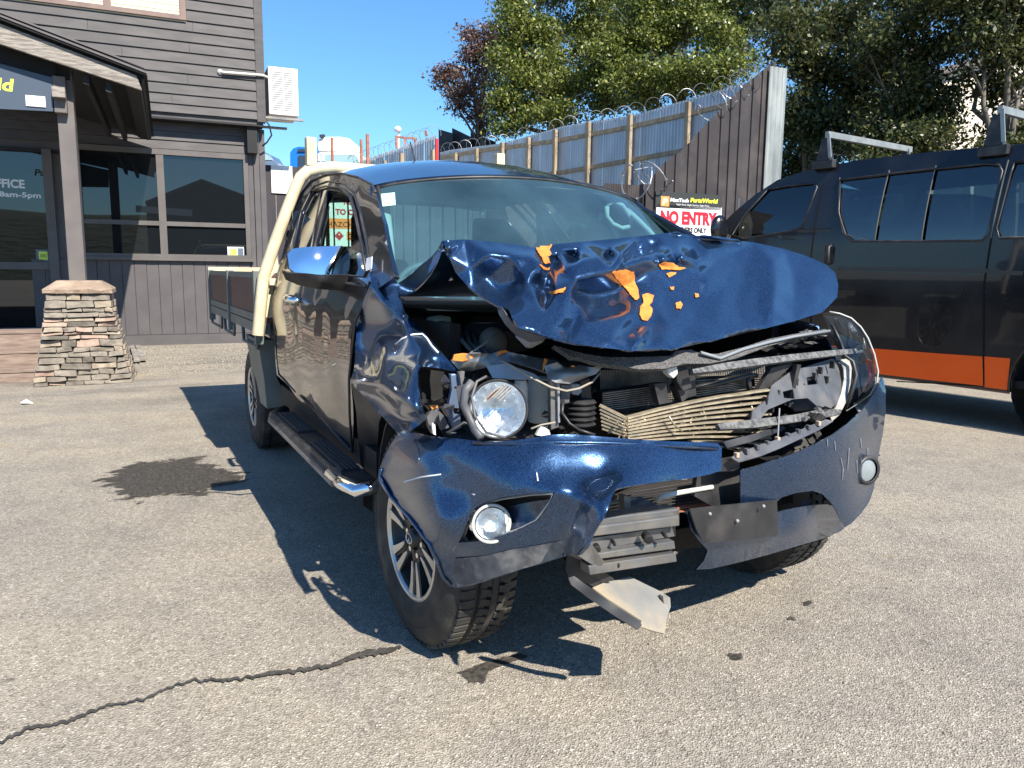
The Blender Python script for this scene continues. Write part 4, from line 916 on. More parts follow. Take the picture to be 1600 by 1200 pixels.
gb = lambda u, d, z: (lambda p: (p[0], p[1], z))(P(u, 300, d=d))
tree('broadleaf_tree', 'big olive green tree left of centre behind the galvanised fence', gb(880, 32, 4.2),
     [(828, 40, 32, 50, 46), (800, 105, 32, 44, 44), (860, 125, 31, 60, 45), (812, 168, 31, 44, 30), (905, 60, 33, 66, 60), (930, 130, 30, 60, 42), (880, -20, 33, 75, 40), (868, 178, 30, 50, 18), (960, 20, 33, 60, 50), (798, 12, 32, 26, 22), (790, 200, 31, 20, 10), (778, 92, 31, 16, 18), (782, 165, 31, 22, 18)], 62000, .155, 'leafg', 'trees behind the fences', .3)
tree('broadleaf_tree', 'tall olive green tree in the middle above the razor wire', gb(1060, 29, 3.),
     [(1010, 60, 29, 70, 60), (1060, 110, 27, 70, 36), (1000, 130, 28, 60, 34), (1090, 30, 29, 75, 60), (1150, 70, 27, 60, 50), (1040, -20, 29, 90, 50), (1170, 10, 28, 60, 50), (1130, 120, 26, 50, 30), (960, 90, 29, 50, 45)], 62000, .135, 'leafg', 'trees behind the fences', .3)
tree('purple_leaf_tree', 'purple brown leaved tree at the left edge of the greenery', gb(755, 36, 5.),
     [(760, 62, 36, 30, 24), (735, 52, 36, 22, 12), (712, 108, 36, 24, 15), (692, 126, 36, 18, 10), (725, 138, 36, 28, 18), (755, 108, 36, 32, 26), (765, 150, 36, 32, 26), (722, 166, 36, 22, 12), (752, 182, 36, 28, 14), (775, 80, 36, 24, 30), (735, 84, 36, 24, 16), (760, 205, 36, 22, 12), (712, 150, 36, 14, 8), (785, 60, 36, 26, 26), (790, 110, 36, 24, 26), (690, 112, 36, 14, 8)], 13000, .15, 'leafp', None, .16)
tree('evergreen_tree', 'dark dense tree right behind the brown fence corner above the van bonnet', gb(1260, 17, .5),
     [(1240, 60, 17, 60, 60), (1290, 120, 17, 62, 60), (1250, 170, 17, 40, 60), (1300, 220, 17, 75, 55), (1310, 20, 18, 75, 60), (1350, 150, 17, 60, 60), (1235, 240, 18, 30, 60), (1230, -10, 18, 70, 40)], 36000, .108, 'leafd', 'trees behind the fences', .2)
tree('evergreen_tree', 'dark dense tree above the middle of the black van roof', gb(1430, 15, .3),
     [(1400, 60, 15, 72, 60), (1420, 150, 15, 60, 50), (1380, 200, 15.5, 65, 50), (1460, 100, 15, 50, 45), (1430, -10, 16, 90, 50), (1470, 190, 15, 50, 45), (1400, 240, 15, 90, 35)], 32000, .096, 'leafd', 'trees behind the fences', .2)
tree('evergreen_tree', 'dark tree at the top right corner of the picture above the rear of the van', gb(1580, 14, .3),
     [(1540, 40, 14, 75, 60), (1600, 110, 14, 70, 55), (1530, 130, 14.5, 38, 40), (1600, 200, 14.5, 70, 42), (1640, 20, 14, 80, 60), (1540, -20, 14, 90, 45), (1560, 235, 14, 60, 25)], 28000, .092, 'leafd', 'trees behind the fences', .2)
pb = thing('pale_building', 'pale cream wall of a building glimpsed through the dark trees above the van', 'building', tuple(gb(1510, 40, 2)))
K['cream'] = mat('cream_render', (.62, .55, .44), (.7, .62, .5), rough=.8, scale=1.5)
m_ = MB().prism([P(u, v, d=38) for u, v in ((1425, 330), (1425, 125), (1640, 60), (1640, 330))], back*6).build('wall', K['cream'], pb)
MB().prism([P(u, v, d=37.5) for u, v in ((1418, 122), (1650, 52), (1650, 62), (1418, 133))], back*7).build('roof', K['brownsteel'], pb)
# ================================================================== BLACK VAN
FN = Frame((4.53, 3.33), 0); FN.d = np.array([-.134, .99, 0.]); FN.d /= np.linalg.norm(FN.d); nn = np.array([-FN.d[1], FN.d[0], 0]); FN.n = nn if nn.dot(CAM-FN.p) > 0 else -nn
van = thing('black_van', 'matt black van with an orange lower sill band parked on the right', 'van', tuple(FN.pt(0, -.9, 0)))
def vo(z): return -.02*max(0, (1.0-z))-.16*max(0, (z-1.55)/.8)**1.6+.012*math.exp(-((z-1.2)/.25)**2)
def vpx(pts): return [FN.px(u, v, 0) for u, v in pts]
roof_px = [(1600, 221), (1500, 229), (1400, 239), (1330, 248), (1270, 258), (1230, 270), (1203, 280), (1172, 303), (1142, 332), (1120, 357), (1103, 388)]
R_ = vpx(roof_px); s_back = -2.6
zr = R_[0][1]
front = [(R_[-1][0]+.12, 1.35), (R_[-1][0]+.22, 1.05), (R_[-1][0]+.28, .7), (R_[-1][0]+.25, .42), (R_[-1][0]+.1, .33)]
wr = FN.px(1622, 640)[0]-.02; arch = FN.px(1577, 600)[0]; ac_ = arch-.46; fa = R_[-1][0]-.52
def archpts(c, r=.45, n=12, zc=.40): return [(c+r*math.cos(a), max(.33, zc+r*math.sin(a))) for a in np.linspace(-.16, math.pi+.16, n)]
out = [(s_back, zr-.02)]+R_+front+archpts(fa)+archpts(ac_)+[(s_back, .33)]
w1 = vpx([(1191, 295), (1225, 289), (1262, 285), (1268, 291), (1252, 355), (1235, 361), (1162, 373), (1143, 367), (1160, 335)])
w2 = vpx([(1303, 280), (1376, 271), (1366, 377), (1332, 377), (1316, 364), (1307, 330)])
w3 = vpx([(1381, 270), (1450, 262), (1439, 377), (1370, 377)])
w4 = vpx([(1455, 262), (1530, 254), (1552, 256), (1558, 266), (1544, 366), (1534, 376), (1444, 377)])
w5 = [FN.px(1576, 252), FN.px(1572, 268), FN.px(1556, 356), FN.px(1562, 372)]; w5 = [w5[0], w5[1], w5[2], w5[3], (s_back+.3, w5[3][1]), (s_back+.3, w5[0][1])]
wins = [w1, w2, w3, w4, w5]
band_hole = [w2[0], w2[1], w3[0], w3[1], w4[0]]+w4[1:6]+[w4[6], w3[2], w3[3], w2[2], w2[3], w2[4], w2[5]]
wholes = [w1, band_hole, w5]
def vsheet(outline, holes, st, f): 
    ov, tr = net(outline, holes, st); pts = [f(*q) for q in ov]; F = orient(pts, tr, lambda n, a: np.dot(n, FN.n))
    return mesh_of(pts, F)
bodyv = obj('body', vsheet(out, wholes, .07, lambda s, z: FN.pt(s, vo(z), z)), K['black_paint'], van, smooth=True, solid=.012)
W_ = -1.78
far = obj('far_side', vsheet(out, wholes, .3, lambda s, z: FN.pt(s, W_-vo(z), z)), K['black_paint'], van, solid=.01)
# roof, nose and tail skins bridging both sides
def skin(line, name, m, crown=0., parent=None):
    rows = []
    for s, z in line:
        rows.append([FN.pt(s, vo(z)+(W_-2*vo(z))*k/12, z+crown*math.sin(math.pi*k/12)) for k in range(13)])
    return MB().grid(rows).build(name, m, parent or van, smooth=True, solid=.008)
skin([(s_back, zr-.02)]+R_[:7], 'roof', K['black_paint'], .07)
ws = skin(R_[6:11], 'windscreen', K['tint'], .0); skin([R_[-1]]+front, 'nose', K['black_paint'], 0)
skin([(s_back, .33), (s_back, 1.0), (s_back, zr-.02)], 'tailgate', K['black_paint'], 0)
MB().fbox(FN, s_back+.1, R_[-1][0], .36, .42, -1.7, -.06).build('floor_pan', K['darkvoid'], van)
for i, w_ in enumerate(wins):
    c = np.mean(np.array(w_), 0); big = [tuple(c+(np.array(q)-c)*(1.04 if i in (0, 4) else 1.)) for q in w_]
    obj('window', vsheet(big, (), .12, lambda s, z: FN.pt(s, vo(z)-.016, z)), K['tint'] if i else glass('front_tinted_glass', (.30, .38, .36), .04), van, smooth=True)
    obj('window', vsheet(big, (), .3, lambda s, z: FN.pt(s, W_-vo(z)+.016, z)), K['tint'], van)
# window divider strips, door shut lines
def vline(p, q, w_, m, name, lift=.004, n=8):
    A = FN.px(*p); B = FN.px(*q); pts = []
    for k in range(n+1):
        s = A[0]+(B[0]-A[0])*k/n; z = A[1]+(B[1]-A[1])*k/n; pts.append(FN.pt(s, vo(z)+lift, z))
    m_ = MB()
    for a, b in zip(pts, pts[1:]): m_.bar(a, b, w_, .006, FN.n)
    return m_.build(name, m, van)
seal = flat('pale_window_seal', (.16, .16, .145)); gap = flat('panel_gap_black', (.004, .004, .004), rough=.9)
for p, q in (((1302, 276), (1307, 330)), ((1307, 330), (1321, 366)), ((1379, 264), (1367, 378)), ((1452, 257), (1440, 378)), ((1566, 248), (1549, 372))): vline(p, q, .007, seal, 'window_seal')
vline((1321, 366), (1366, 378), .007, seal, 'window_seal')
for p, q in (((1549, 372), (1538, 450)), ((1538, 450), (1536, 560)), ((1536, 560), (1537, 598)), ((1279, 285), (1268, 400)), ((1400, 596), (1536, 603)), ((1268, 400), (1266, 560))): vline(p, q, .010, gap, 'shut_line', .0035)
for p, q in (((1310, 419), (1545, 423)), ((1545, 425), (1600, 427))): vline(p, q, .034, flat('door_track', (.055, .055, .05)), 'door_track', .006)
# sill band
def band(uv_top, uv_bot, m, name, lift=.006, th=.004):
    a = vpx(uv_top); b = vpx(uv_bot); rows = []
    for (s, z), (s2, z2) in zip(a, b): rows.append([FN.pt(s2, vo(z2)+lift, z2), FN.pt(s, vo(z)+lift, z)])
    return MB().grid(rows).build(name, m, van, solid=th)
band([(1300, 540), (1359, 544), (1450, 551), (1535, 557)], [(1300, 577), (1377, 585), (1450, 593.5), (1535.5, 603)], K['orange_paint'], 'sill_band')
band([(1538, 557), (1578, 560)], [(1538, 605), (1573, 609.5)], K['orange_paint'], 'sill_band')
band([(1300, 578), (1377, 586.5), (1450, 595), (1576, 611)], [(1300, 582), (1377, 590.5), (1450, 599), (1576, 616)], flat('dusty_brown_sill', (.16, .09, .055)), 'sill_flange', -.01)
# wheel arch lip and wheels
ap = archpts(ac_, .465, 24); MB().tube([FN.pt(s, vo(z)+.006, z) for s, z in ap], .012, 6).build('wheel_arch_lip', K['black_paint'], van, smooth=True)
def simple_wheel(F, s, o, R, parent):
    c = F.pt(s, o, R); m_ = MB().lathe(c, -F.n, [(.0, R*.62), (.0, R*.72), (-.01, R*.80), (.0, R*.93), (.03, R), (.19, R), (.21, R*.9), (.21, R*.6)], 40)
    t = m_.build('wheel', K['tyre'], parent, smooth=True)
    MB().lathe(c, -F.n, [(.03, 0), (.02, .06), (.05, .08), (.06, R*.5), (.01, R*.6), (.0, R*.63)], 32).build('rim', K['rimdark'], t, smooth=True)
    m2 = MB()
    return t
for s in (ac_, fa):
    simple_wheel(FN, s, -.05, .34, van); simple_wheel(FN, s, W_+.05+.21, .34, van)
    MB().lathe(FN.pt(s, -.02, .40), -FN.n, [(.0, .46), (.5, .46)], 24).build('wheel_liner', K['darkvoid'], van)
# handle, mirror
hp = FN.px(1297, 398); MB().fbox(FN, hp[0]-.035, hp[0]+.06, hp[1]-.10, hp[1]+.10, vo(1.4)-.02, vo(1.4)+.004).build('handle_recess', K['blackplastic'], van, bevel=.01)
MB().tube([FN.pt(hp[0]-.01, .0, hp[1]-.09), FN.pt(hp[0]-.01, .045, hp[1]-.07), FN.pt(hp[0]-.01, .045, hp[1]+.07), FN.pt(hp[0]-.01, .0, hp[1]+.09)], .014, 8).build('door_handle', K['blackplastic'], van, smooth=True)
mp_ = P(1124, 358, x=FN.pt(FN.px(1124, 358)[0], .15, 0)[0])
mr = MB().ball(mp_, (.115, .06, .15), 20, 12).build('side_mirror', K['black_paint'], van, smooth=True)
MB().bar(Vector(mp_)+Vector((.05, .0, -.05)), FN.pt(FN.px(1140, 372)[0], 0, FN.px(1140, 372)[1]), .04, .05).build('mirror_arm', K['blackplastic'], van)
MB().ball(FN.pt(FN.px(1174, 352)[0], -.30, FN.px(1174, 352)[1]), (.10, .05, .09)).build('far_mirror', flat('mirror_face', (.35, .45, .5), rough=.1, metal=.8), van, smooth=True)
# seats and pale belt inside
for s in (1.55, .75, -.1, -1.):
    MB().fbox(FN, s-.08, s+.05, 1.0, 1.78, -.75, -.22).build('seat_back', K['cloth'], van, bevel=.05); MB().fbox(FN, s-.08, s+.05, 1.0, 1.78, -1.5, -.95).build('seat_back', K['cloth'], van, bevel=.05)
A = FN.px(1486, 305, -.12); B = FN.px(1494, 335, -.12); D = FN.px(1513, 357, -.12)
MB().prism([FN.pt(A[0], -.16, A[1]), FN.pt(B[0], -.16, B[1]), FN.pt(D[0], -.16, D[1]), FN.pt(D[0]-.02, -.16, D[1]+.05), FN.pt(B[0]-.07, -.16, B[1]+.04)], FN.n*.01).build('belt_trim', flat('pale_belt', (.6, .66, .5)), van)
# roof racks
def rack(u0, v0, vf, label):
    s, z = FN.px(u0, v0, -.14); zf = FN.px(u0, vf, -.10)[1]
    r = MB().fbox(FN, s-.022, s+.022, z-.03, z+.03, -1.62, -.10).build('roof_bar', K['galvbar'], van, bevel=.004)
    for o in (-.14, -1.58):
        MB().hexa([FN.pt(s-.05, o+.05, zf-.02), FN.pt(s+.10, o+.05, zf-.02), FN.pt(s+.10, o-.03, zf-.02), FN.pt(s-.05, o-.03, zf-.02), FN.pt(s+.0, o+.03, z-.031), FN.pt(s+.06, o+.03, z-.031), FN.pt(s+.06, o-.03, z-.031), FN.pt(s+.0, o-.03, z-.031)]).build('bar_foot', K['blackplastic'], r, bevel=.005)
        MB().bar(FN.pt(s-.055, o+.05, zf), FN.pt(s-.02, o+.045, z), .03, .012, FN.n).build('bar_strut', K['galvbar'], r)
        MB().fbox(FN, s-.09, s+.14, zf-.10, zf-.02, o-.01, o+.055).build('gutter_clamp', K['blackplastic'], r, bevel=.008)
K['galvbar'] = mat('brushed_roof_bar', (.30, .30, .28), (.4, .4, .37), rough=.45, metal=.6, scale=10.)
rack(1296, 211, 246, ''); rack(1566, 172, 222, '')

for w_ in (band_hole, w5, w1): MB().tube([FN.pt(a, vo(b)+.001, b) for a, b in list(w_)+[w_[0]]], .011, 6).build('window_rubber', K['blackplastic'], van, smooth=True)
# ================================================================== WRECKED PICKUP
T = thing('wrecked_pickup_truck', 'wrecked dark blue flat deck pickup truck with crumpled bonnet and torn front bumper', 'pickup truck', (0, 2.5, 0))
_xc = np.polyfit([.45, .6, .8, .95, 1.08, 1.18, 1.28, 1.4, 1.5, 1.6, 1.68, 1.8], [.862, .886, .902, .903, .893, .872, .838, .794, .752, .71, .672, .615], 5)
def XP(z): return float(np.polyval(_xc, z))
def spx(u, v):
    x = -.85
    for _ in range(12): p = P(u, v, x=x); x = -XP(p[2])
    return float(p[1]), float(p[2])
def X(u, v, x): return (u, v, float(P(u, v, x=x)[1]))
rail_px = [(584, 289), (560, 277), (535, 271), (510, 273), (487, 283), (473, 301), (464, 319)]
rail = [spx(*q) for q in rail_px]
sideout = rail+[spx(*q) for q in [(456, 345), (447, 375), (440, 402), (431, 430), (426, 460), (428, 520), (433, 586), (452, 604), (465, 622), (549, 706), (545, 650), (544, 592), (554, 502), (568, 471), (592, 450), (617, 433), (600, 350)]]
wf_ = [spx(*q) for q in [(515, 297), (535, 299), (550, 310), (558, 335), (566, 372), (574, 397), (577, 418), (570, 432), (500, 428), (489, 412), (494, 379)]]
wq_ = [spx(*q) for q in [(487, 298), (504, 296), (487, 384), (480, 404), (456, 404), (461, 375), (471, 330)]]
def ssheet(outline, holes, st, sgn=-1, dx=0., dent=True):
    ov, tr = net(outline, holes, st); pts = []
    for y, z in ov:
        x = XP(z)+dx
        if dent and z < 1.12: x += .010*mnoise.noise(Vector((y*2.2, z*3.1, 1)))-.022*math.exp(-((y-1.75)/.22)**2-((z-.68)/.17)**2)+.008*math.exp(-((y-1.98)/.13)**2-((z-.82)/.2)**2)
        pts.append((sgn*x, y, z))
    F = orient(pts, tr, lambda n, a: n[0]*sgn)
    return mesh_of(pts, F)
lowz = [q for q in sideout if q[1] < 1.22]
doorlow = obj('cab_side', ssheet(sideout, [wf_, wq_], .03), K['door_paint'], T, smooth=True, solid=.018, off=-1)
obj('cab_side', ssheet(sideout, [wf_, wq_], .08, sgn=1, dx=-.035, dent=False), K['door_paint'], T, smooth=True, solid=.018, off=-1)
for sg in (-1, 1):
    obj('door_window', ssheet(wf_, (), .1, sgn=sg, dx=-.012-(.035 if sg > 0 else 0), dent=False), K['sideglass'], T, smooth=True); obj('quarter_window', ssheet(wq_, (), .1, sgn=sg, dx=-.012-(.035 if sg > 0 else 0), dent=False), K['tint'], T, smooth=True)
# window surrounds
def along(pts, wd, th, m, name, parent=T, dx=.002, close=False):
    q = [(-(XP(z)+dx), y, z) for y, z in pts]; m_ = MB()
    if close: q = q+[q[0]]
    m_.tube(q, wd, 6, flat=.6); return m_.build(name, m, parent, smooth=True)
along(wf_, .006, 0, K['blackplastic'], 'window_rubber', close=True); along(wq_, .006, 0, K['blackplastic'], 'window_rubber', close=True)
wsh = [spx(*q) for q in [(577, 424), (567, 372), (559, 333), (551, 307), (536, 294), (513, 291), (494, 296)]]
along(wsh, [.006, .007, .008, .009, .009, .008, .006], 0, K['blackplastic'], 'rain_shield', dx=.012)
along([spx(*q) for q in [(588, 300), (582, 288), (560, 276.5), (535, 270.5), (510, 272.5), (487, 282.5), (473, 300), (463, 320), (447, 375)]], .007, 0, K['blackplastic'], 'roof_seam', dx=.004)
along([spx(*q) for q in [(580, 425), (572, 372), (563, 330), (553, 300), (537, 287), (512, 283), (492, 290), (478, 310), (458, 372), (446, 420)]], .006, 0, K['blackplastic'], 'door_seam', dx=.002)
along([spx(*q) for q in [(489, 412), (494, 379), (505, 335), (513, 300)]], .008, 0, K['blackplastic'], 'door_pillar', dx=.004)
along([spx(*q) for q in [(440, 410), (432, 440), (430, 520), (436, 585), (462, 612)]], .006, 0, K['blackplastic'], 'door_seam', dx=.003)
along([spx(*q) for q in [(450, 418), (500, 436), (575, 447)]], .010, 0, K['blackplastic'], 'belt_rubber', dx=.004)
# door front edge, with pale worn edge
along([spx(*q) for q in [(579, 440), (570, 471), (556, 502), (546, 592), (547, 650), (551, 706)]], .009, 0, K['blackplastic'], 'door_edge', dx=.002)
along([spx(*q) for q in [(470, 618), (510, 661), (549, 704)]], .008, 0, K['blackplastic'], 'sill_rubber', dx=.0)
# roof
hy = lambda x: 2.22-.13*(1-(x/.65)**2); hz_ = lambda x: 1.655+.055*(1-(x/.65)**2)
rows = []
ry = [q[0] for q in rail]; rz = [q[1] for q in rail]; xe = [XP(q[1]) for q in rail]
yb = rail[-1][0]
for k in range(15):
    f = k/14; row = []
    y = rail[0][0]+(yb-rail[0][0])*f; ze = float(np.interp(y, ry, rz)); x1 = XP(ze)
    for j in range(21):
        x = -x1+2*x1*j/20; q = 1-(x/x1)**2
        crown = (.055+.05*math.sin(math.pi*min(1, f*1.3+.08)))*(q**.8)
        yy = y-(.13*q)*(1-f)**2
        row.append((x, yy, ze+crown*(1 if f < .9 else .8)))
    rows.append(row)
roofm = MB().grid(rows).build('roof', K['paint'], T, smooth=True, solid=.012)
hdr = rows[0]
# windscreen
base_c = lambda x: (1.52-.27*(1-(x/.83)**2), 1.165-.03*(1-(x/.83)**2))
wr_ = []
for k in range(11):
    f = k/10; row = []
    for j in range(21):
        h = hdr[j]; s_ = j/20*2-1; xb = .80*s_; yb_, zb_ = base_c(xb); bow = .03*math.sin(math.pi*f)
        row.append((h[0]*.975*(1-f)+xb*f, h[1]*(1-f)+yb_*f-bow*.4, (h[2]-.012)*(1-f)+zb_*f+bow*.9))
    wr_.append(row)
wsn = MB().grid(wr_).build('windscreen', K['screen'], T, smooth=True)
wbvh = BVHTree.FromPolygons([Vector(p) for r in wr_ for p in r], [(i*21+k, i*21+k+1, (i+1)*21+k+1, (i+1)*21+k) for i in range(10) for k in range(20)])
for s_ in (0, -1):
    MB().tube([(r[s_][0], r[s_][1]-.004, r[s_][2]+.004) for r in wr_], .010, 6).build('screen_trim', K['blackplastic'], wsn, smooth=True)
    q = [r[s_] for r in wr_]; sg = -1 if s_ == 0 else 1
    MB().tube([(p[0]-sg*.028, p[1]+.03, p[2]-.03) for p in q], .03, 8, flat=.6).build('pillar_trim', K['trim'], T, smooth=True)
    # painted A pillar
    ap_ = MB(); aa = [(r[s_][0]*1.0, r[s_][1]+.0, r[s_][2]) for r in wr_]
    ap_.grid([[(p[0]-sg*.012, p[1]-.002, p[2]+.0) for p in aa], [(p[0]+sg*.02, p[1]+.0, p[2]+.008) for p in aa], [(sg*(abs(p[0])+.028), p[1]+.03, p[2]+.008) for p in aa]])
    ap_.build('a_pillar', K['paint'], T, smooth=True, solid=.01)
MB().tube([(p[0], p[1]-.003, p[2]+.001) for p in wr_[0]], .007, 6).build('screen_trim', K['blackplastic'], wsn, smooth=True)
MB().grid([wr_[-1], [(p[0], p[1]-.16, p[2]-.03) for p in wr_[-1]]]).build('cowl', K['darkvoid'], T, solid=.01)
q = [cast(wbvh, u, v, .003) for u, v in ((594, 304), (617, 301.5), (618.5, 321), (597, 323.5))]
MB().add(q, [(0, 1, 2, 3)]).build('sticker', flat('pale_green_sticker', (.45, .72, .62)), wsn, solid=.001)
q = [cast(wbvh, u, v, .005) for u, v in ((598, 307), (613, 305.3), (614, 310), (599, 311.5))]
MB().add(q, [(0, 1, 2, 3)]).build('sticker_print', flat('label_white', (.8, .8, .8)), wsn)
q = [spx(*p) for p in ((582, 404), (591, 401), (590, 420), (581, 424))]
MB().add([(-(XP(z)+.022), y, z) for y, z in q], [(0, 1, 2, 3)]).build('lot_label', K['white'], T, solid=.002)
# cab rear wall with window, interior
yr = 3.40
bw = MB(); xw = .62
bw.box((-.80, yr, .55), (.80, yr+.03, 1.20)); bw.box((-.76, yr, 1.20), (-.67, yr+.03, 1.60)); bw.box((.67, yr, 1.20), (.76, yr+.03, 1.60)); bw.box((-.66, yr, 1.665), (.66, yr+.03, 1.71))
bw.build('cab_rear_wall', K['door_paint'], T); MB().box((-.67, yr+.01, 1.2), (.67, yr+.016, 1.665)).build('rear_window', glass('rear_glass', (.78, .92, .88)), T)
dash = MB().grid([[(x, base_c(x)[0]+.02, 1.10) for x in np.linspace(-.78, .78, 9)], [(x, 1.75, 1.12) for x in np.linspace(-.78, .78, 9)], [(x, 1.88, 1.05) for x in np.linspace(-.78, .78, 9)], [(x, 1.9, .7) for x in np.linspace(-.78, .78, 9)]]).build('dashboard', flat('dash_black', (.02, .024, .028), rough=.7), T, smooth=True)
MB().box((-.80, 1.5, .46), (.80, 3.4, .52)).build('cab_floor', K['darkvoid'], T)
for x in (-.38, .38):
    se = MB().box((x-.26, 2.45, .52), (x+.26, 2.95, .88)).build('seat', K['cloth'], T, bevel=.05)
    MB().hexa([(x-.25, 2.85, .8), (x+.25, 2.85, .8), (x+.25, 3.0, .8), (x-.25, 3.0, .8), (x-.21, 3.0, 1.32), (x+.21, 3.0, 1.32), (x+.21, 3.1, 1.32), (x-.21, 3.1, 1.32)]).build('seat_back', K['cloth'], se, bevel=.04)
    MB().hexa([(x-.13, 2.98, 1.36), (x+.13, 2.98, 1.36), (x+.13, 3.08, 1.36), (x-.13, 3.08, 1.36), (x-.12, 3.02, 1.58), (x+.12, 3.02, 1.58), (x+.12, 3.1, 1.58), (x-.12, 3.1, 1.58)]).build('headrest', K['cloth'], se, bevel=.035)
st_c = Vector((-.38, 2.05, 1.12)); ax_ = Vector((0, -.75, .45)).normalized(); e1 = Vector((1, 0, 0)); e2 = ax_.cross(e1)
sw = MB().tube([st_c+e1*.19*math.cos(a)+e2*.19*math.sin(a) for a in np.linspace(0, 2*math.pi, 33)], .016, 8, cap=False).build('steering_wheel', flat('wheel_grey', (.10, .12, .12), rough=.4), T, smooth=True)
MB().tube([st_c-ax_*.02, st_c-ax_*.03-e1*.18], .015, 6).tube([st_c-ax_*.02, st_c-ax_*.03+e1*.18], .015, 6).ball(st_c-ax_*.03, .06).build('wheel_hub', flat('wheel_grey', ()), sw, smooth=True)
MB().box((-.10, 2.28, 1.585), (.12, 2.36, 1.645)).build('interior_mirror', K['blackplastic'], T, bevel=.015)
MB().box((-.62, 2.25, 1.682), (.62, 3.35, 1.69)).build('headliner', K['trim'], T)
for x in (-.60, .62):
    sg = -1 if x < 0 else 1
    gq = []
    h0 = MB().tube([(x+sg*.02, 2.38, 1.50), (x-sg*.03, 2.40, 1.52), (x-sg*.035, 2.42, 1.42), (x+sg*.05, 2.30, 1.34)], .018, 8).build('grab_handle', K['trim'], T, smooth=True)
grb = [(x_, y_, z_) for x_, y_, z_ in (tuple(P(u, v, y=1.95)) for u, v in ((948, 322), (958, 314), (972, 321), (988, 343), (985, 354), (972, 357), (957, 350), (948, 338), (948, 322)))]
MB().tube(grb, .013, 8).build('grab_handle', K['trim'], T, smooth=True)
for x in (-.66, .66): MB().bar((x, 2.95, 1.6), (x*1.12, 3.05, 1.0), .05, .012, (1, 0, 0)).build('seat_belt', K['blackplastic'], T)
for u, v in ((767, 357), (845, 357)): 
    p = P(u, v, y=1.9)
MB().bar((-.34, 2.5, 1.70), (-.50, 2.72, 2.02), .007, .007).build('aerial', K['blackplastic'], T) if False else None
a0 = P(652, 267, y=2.75); a1_ = P(641, 222, y=3.05); MB().tube([a0, a1_], [.006, .004], 6).build('aerial', K['blackplastic'], T)

# door handle and mirror
hy_, hz2 = spx(465, 467); xh = -(XP(hz2)+.012)
dh = MB().tube([(xh+.01, hy_+.10, hz2+.005), (xh-.03, hy_+.09, hz2+.006), (xh-.036, hy_, hz2), (xh-.03, hy_-.10, hz2-.004), (xh+.01, hy_-.11, hz2-.004)], [.014, .017, .018, .017, .014], 8).build('door_handle', K['chrome'], T, smooth=True)
MB().ball((xh+.01, hy_, hz2), (.012, .075, .032)).build('handle_bowl', K['blackplastic'], T, smooth=True)
mo = [(449, 397), (456, 389), (475, 386), (534, 384), (543, 388), (546, 398), (547, 414), (545, 429), (500, 429), (462, 427), (452, 419)]
mc = [(449, 400, 1.925), (458, 388, 1.925), (500, 385, 1.905), (543, 388, 1.915), (547, 410, 1.90), (545, 429, 1.885), (500, 429, 1.868), (458, 426, 1.895), (500, 407, 1.880), (470, 407, 1.893), (530, 407, 1.888)]
mi_ = photo_sheet('mirror_cap', mo, mc, K['chrome'], T, st=5, solid=.006)
mb = [(441, 424), (455, 427), (500, 429), (546, 430), (567, 433), (567, 456), (545, 455), (500, 452), (465, 445), (446, 437)]
mbc = [(441, 424, 1.88), (500, 429, 1.80), (567, 433, 1.78), (567, 456, 1.82), (500, 452, 1.85), (446, 437, 1.92), (500, 440, 1.795)]
mh = photo_sheet('mirror_housing', mb, mbc, K['blackplastic'], T, st=6, solid=.006)
MB().prism([P(u, v, y=1.93) for u, v in mo], (0, .05, 0)).build('mirror_back', K['blackplastic'], mi_, bevel=.01)
MB().prism([P(u, v, y=1.93) for u, v in mb[:-1]], (0, .05, 0)).build('mirror_back', K['blackplastic'], mh, bevel=.01)
MB().prism([P(u, v, y=1.84) for u, v in ((557, 420), (574, 405), (578, 440), (566, 452))], (0, .06, 0)).build('mirror_foot', K['blackplastic'], T)

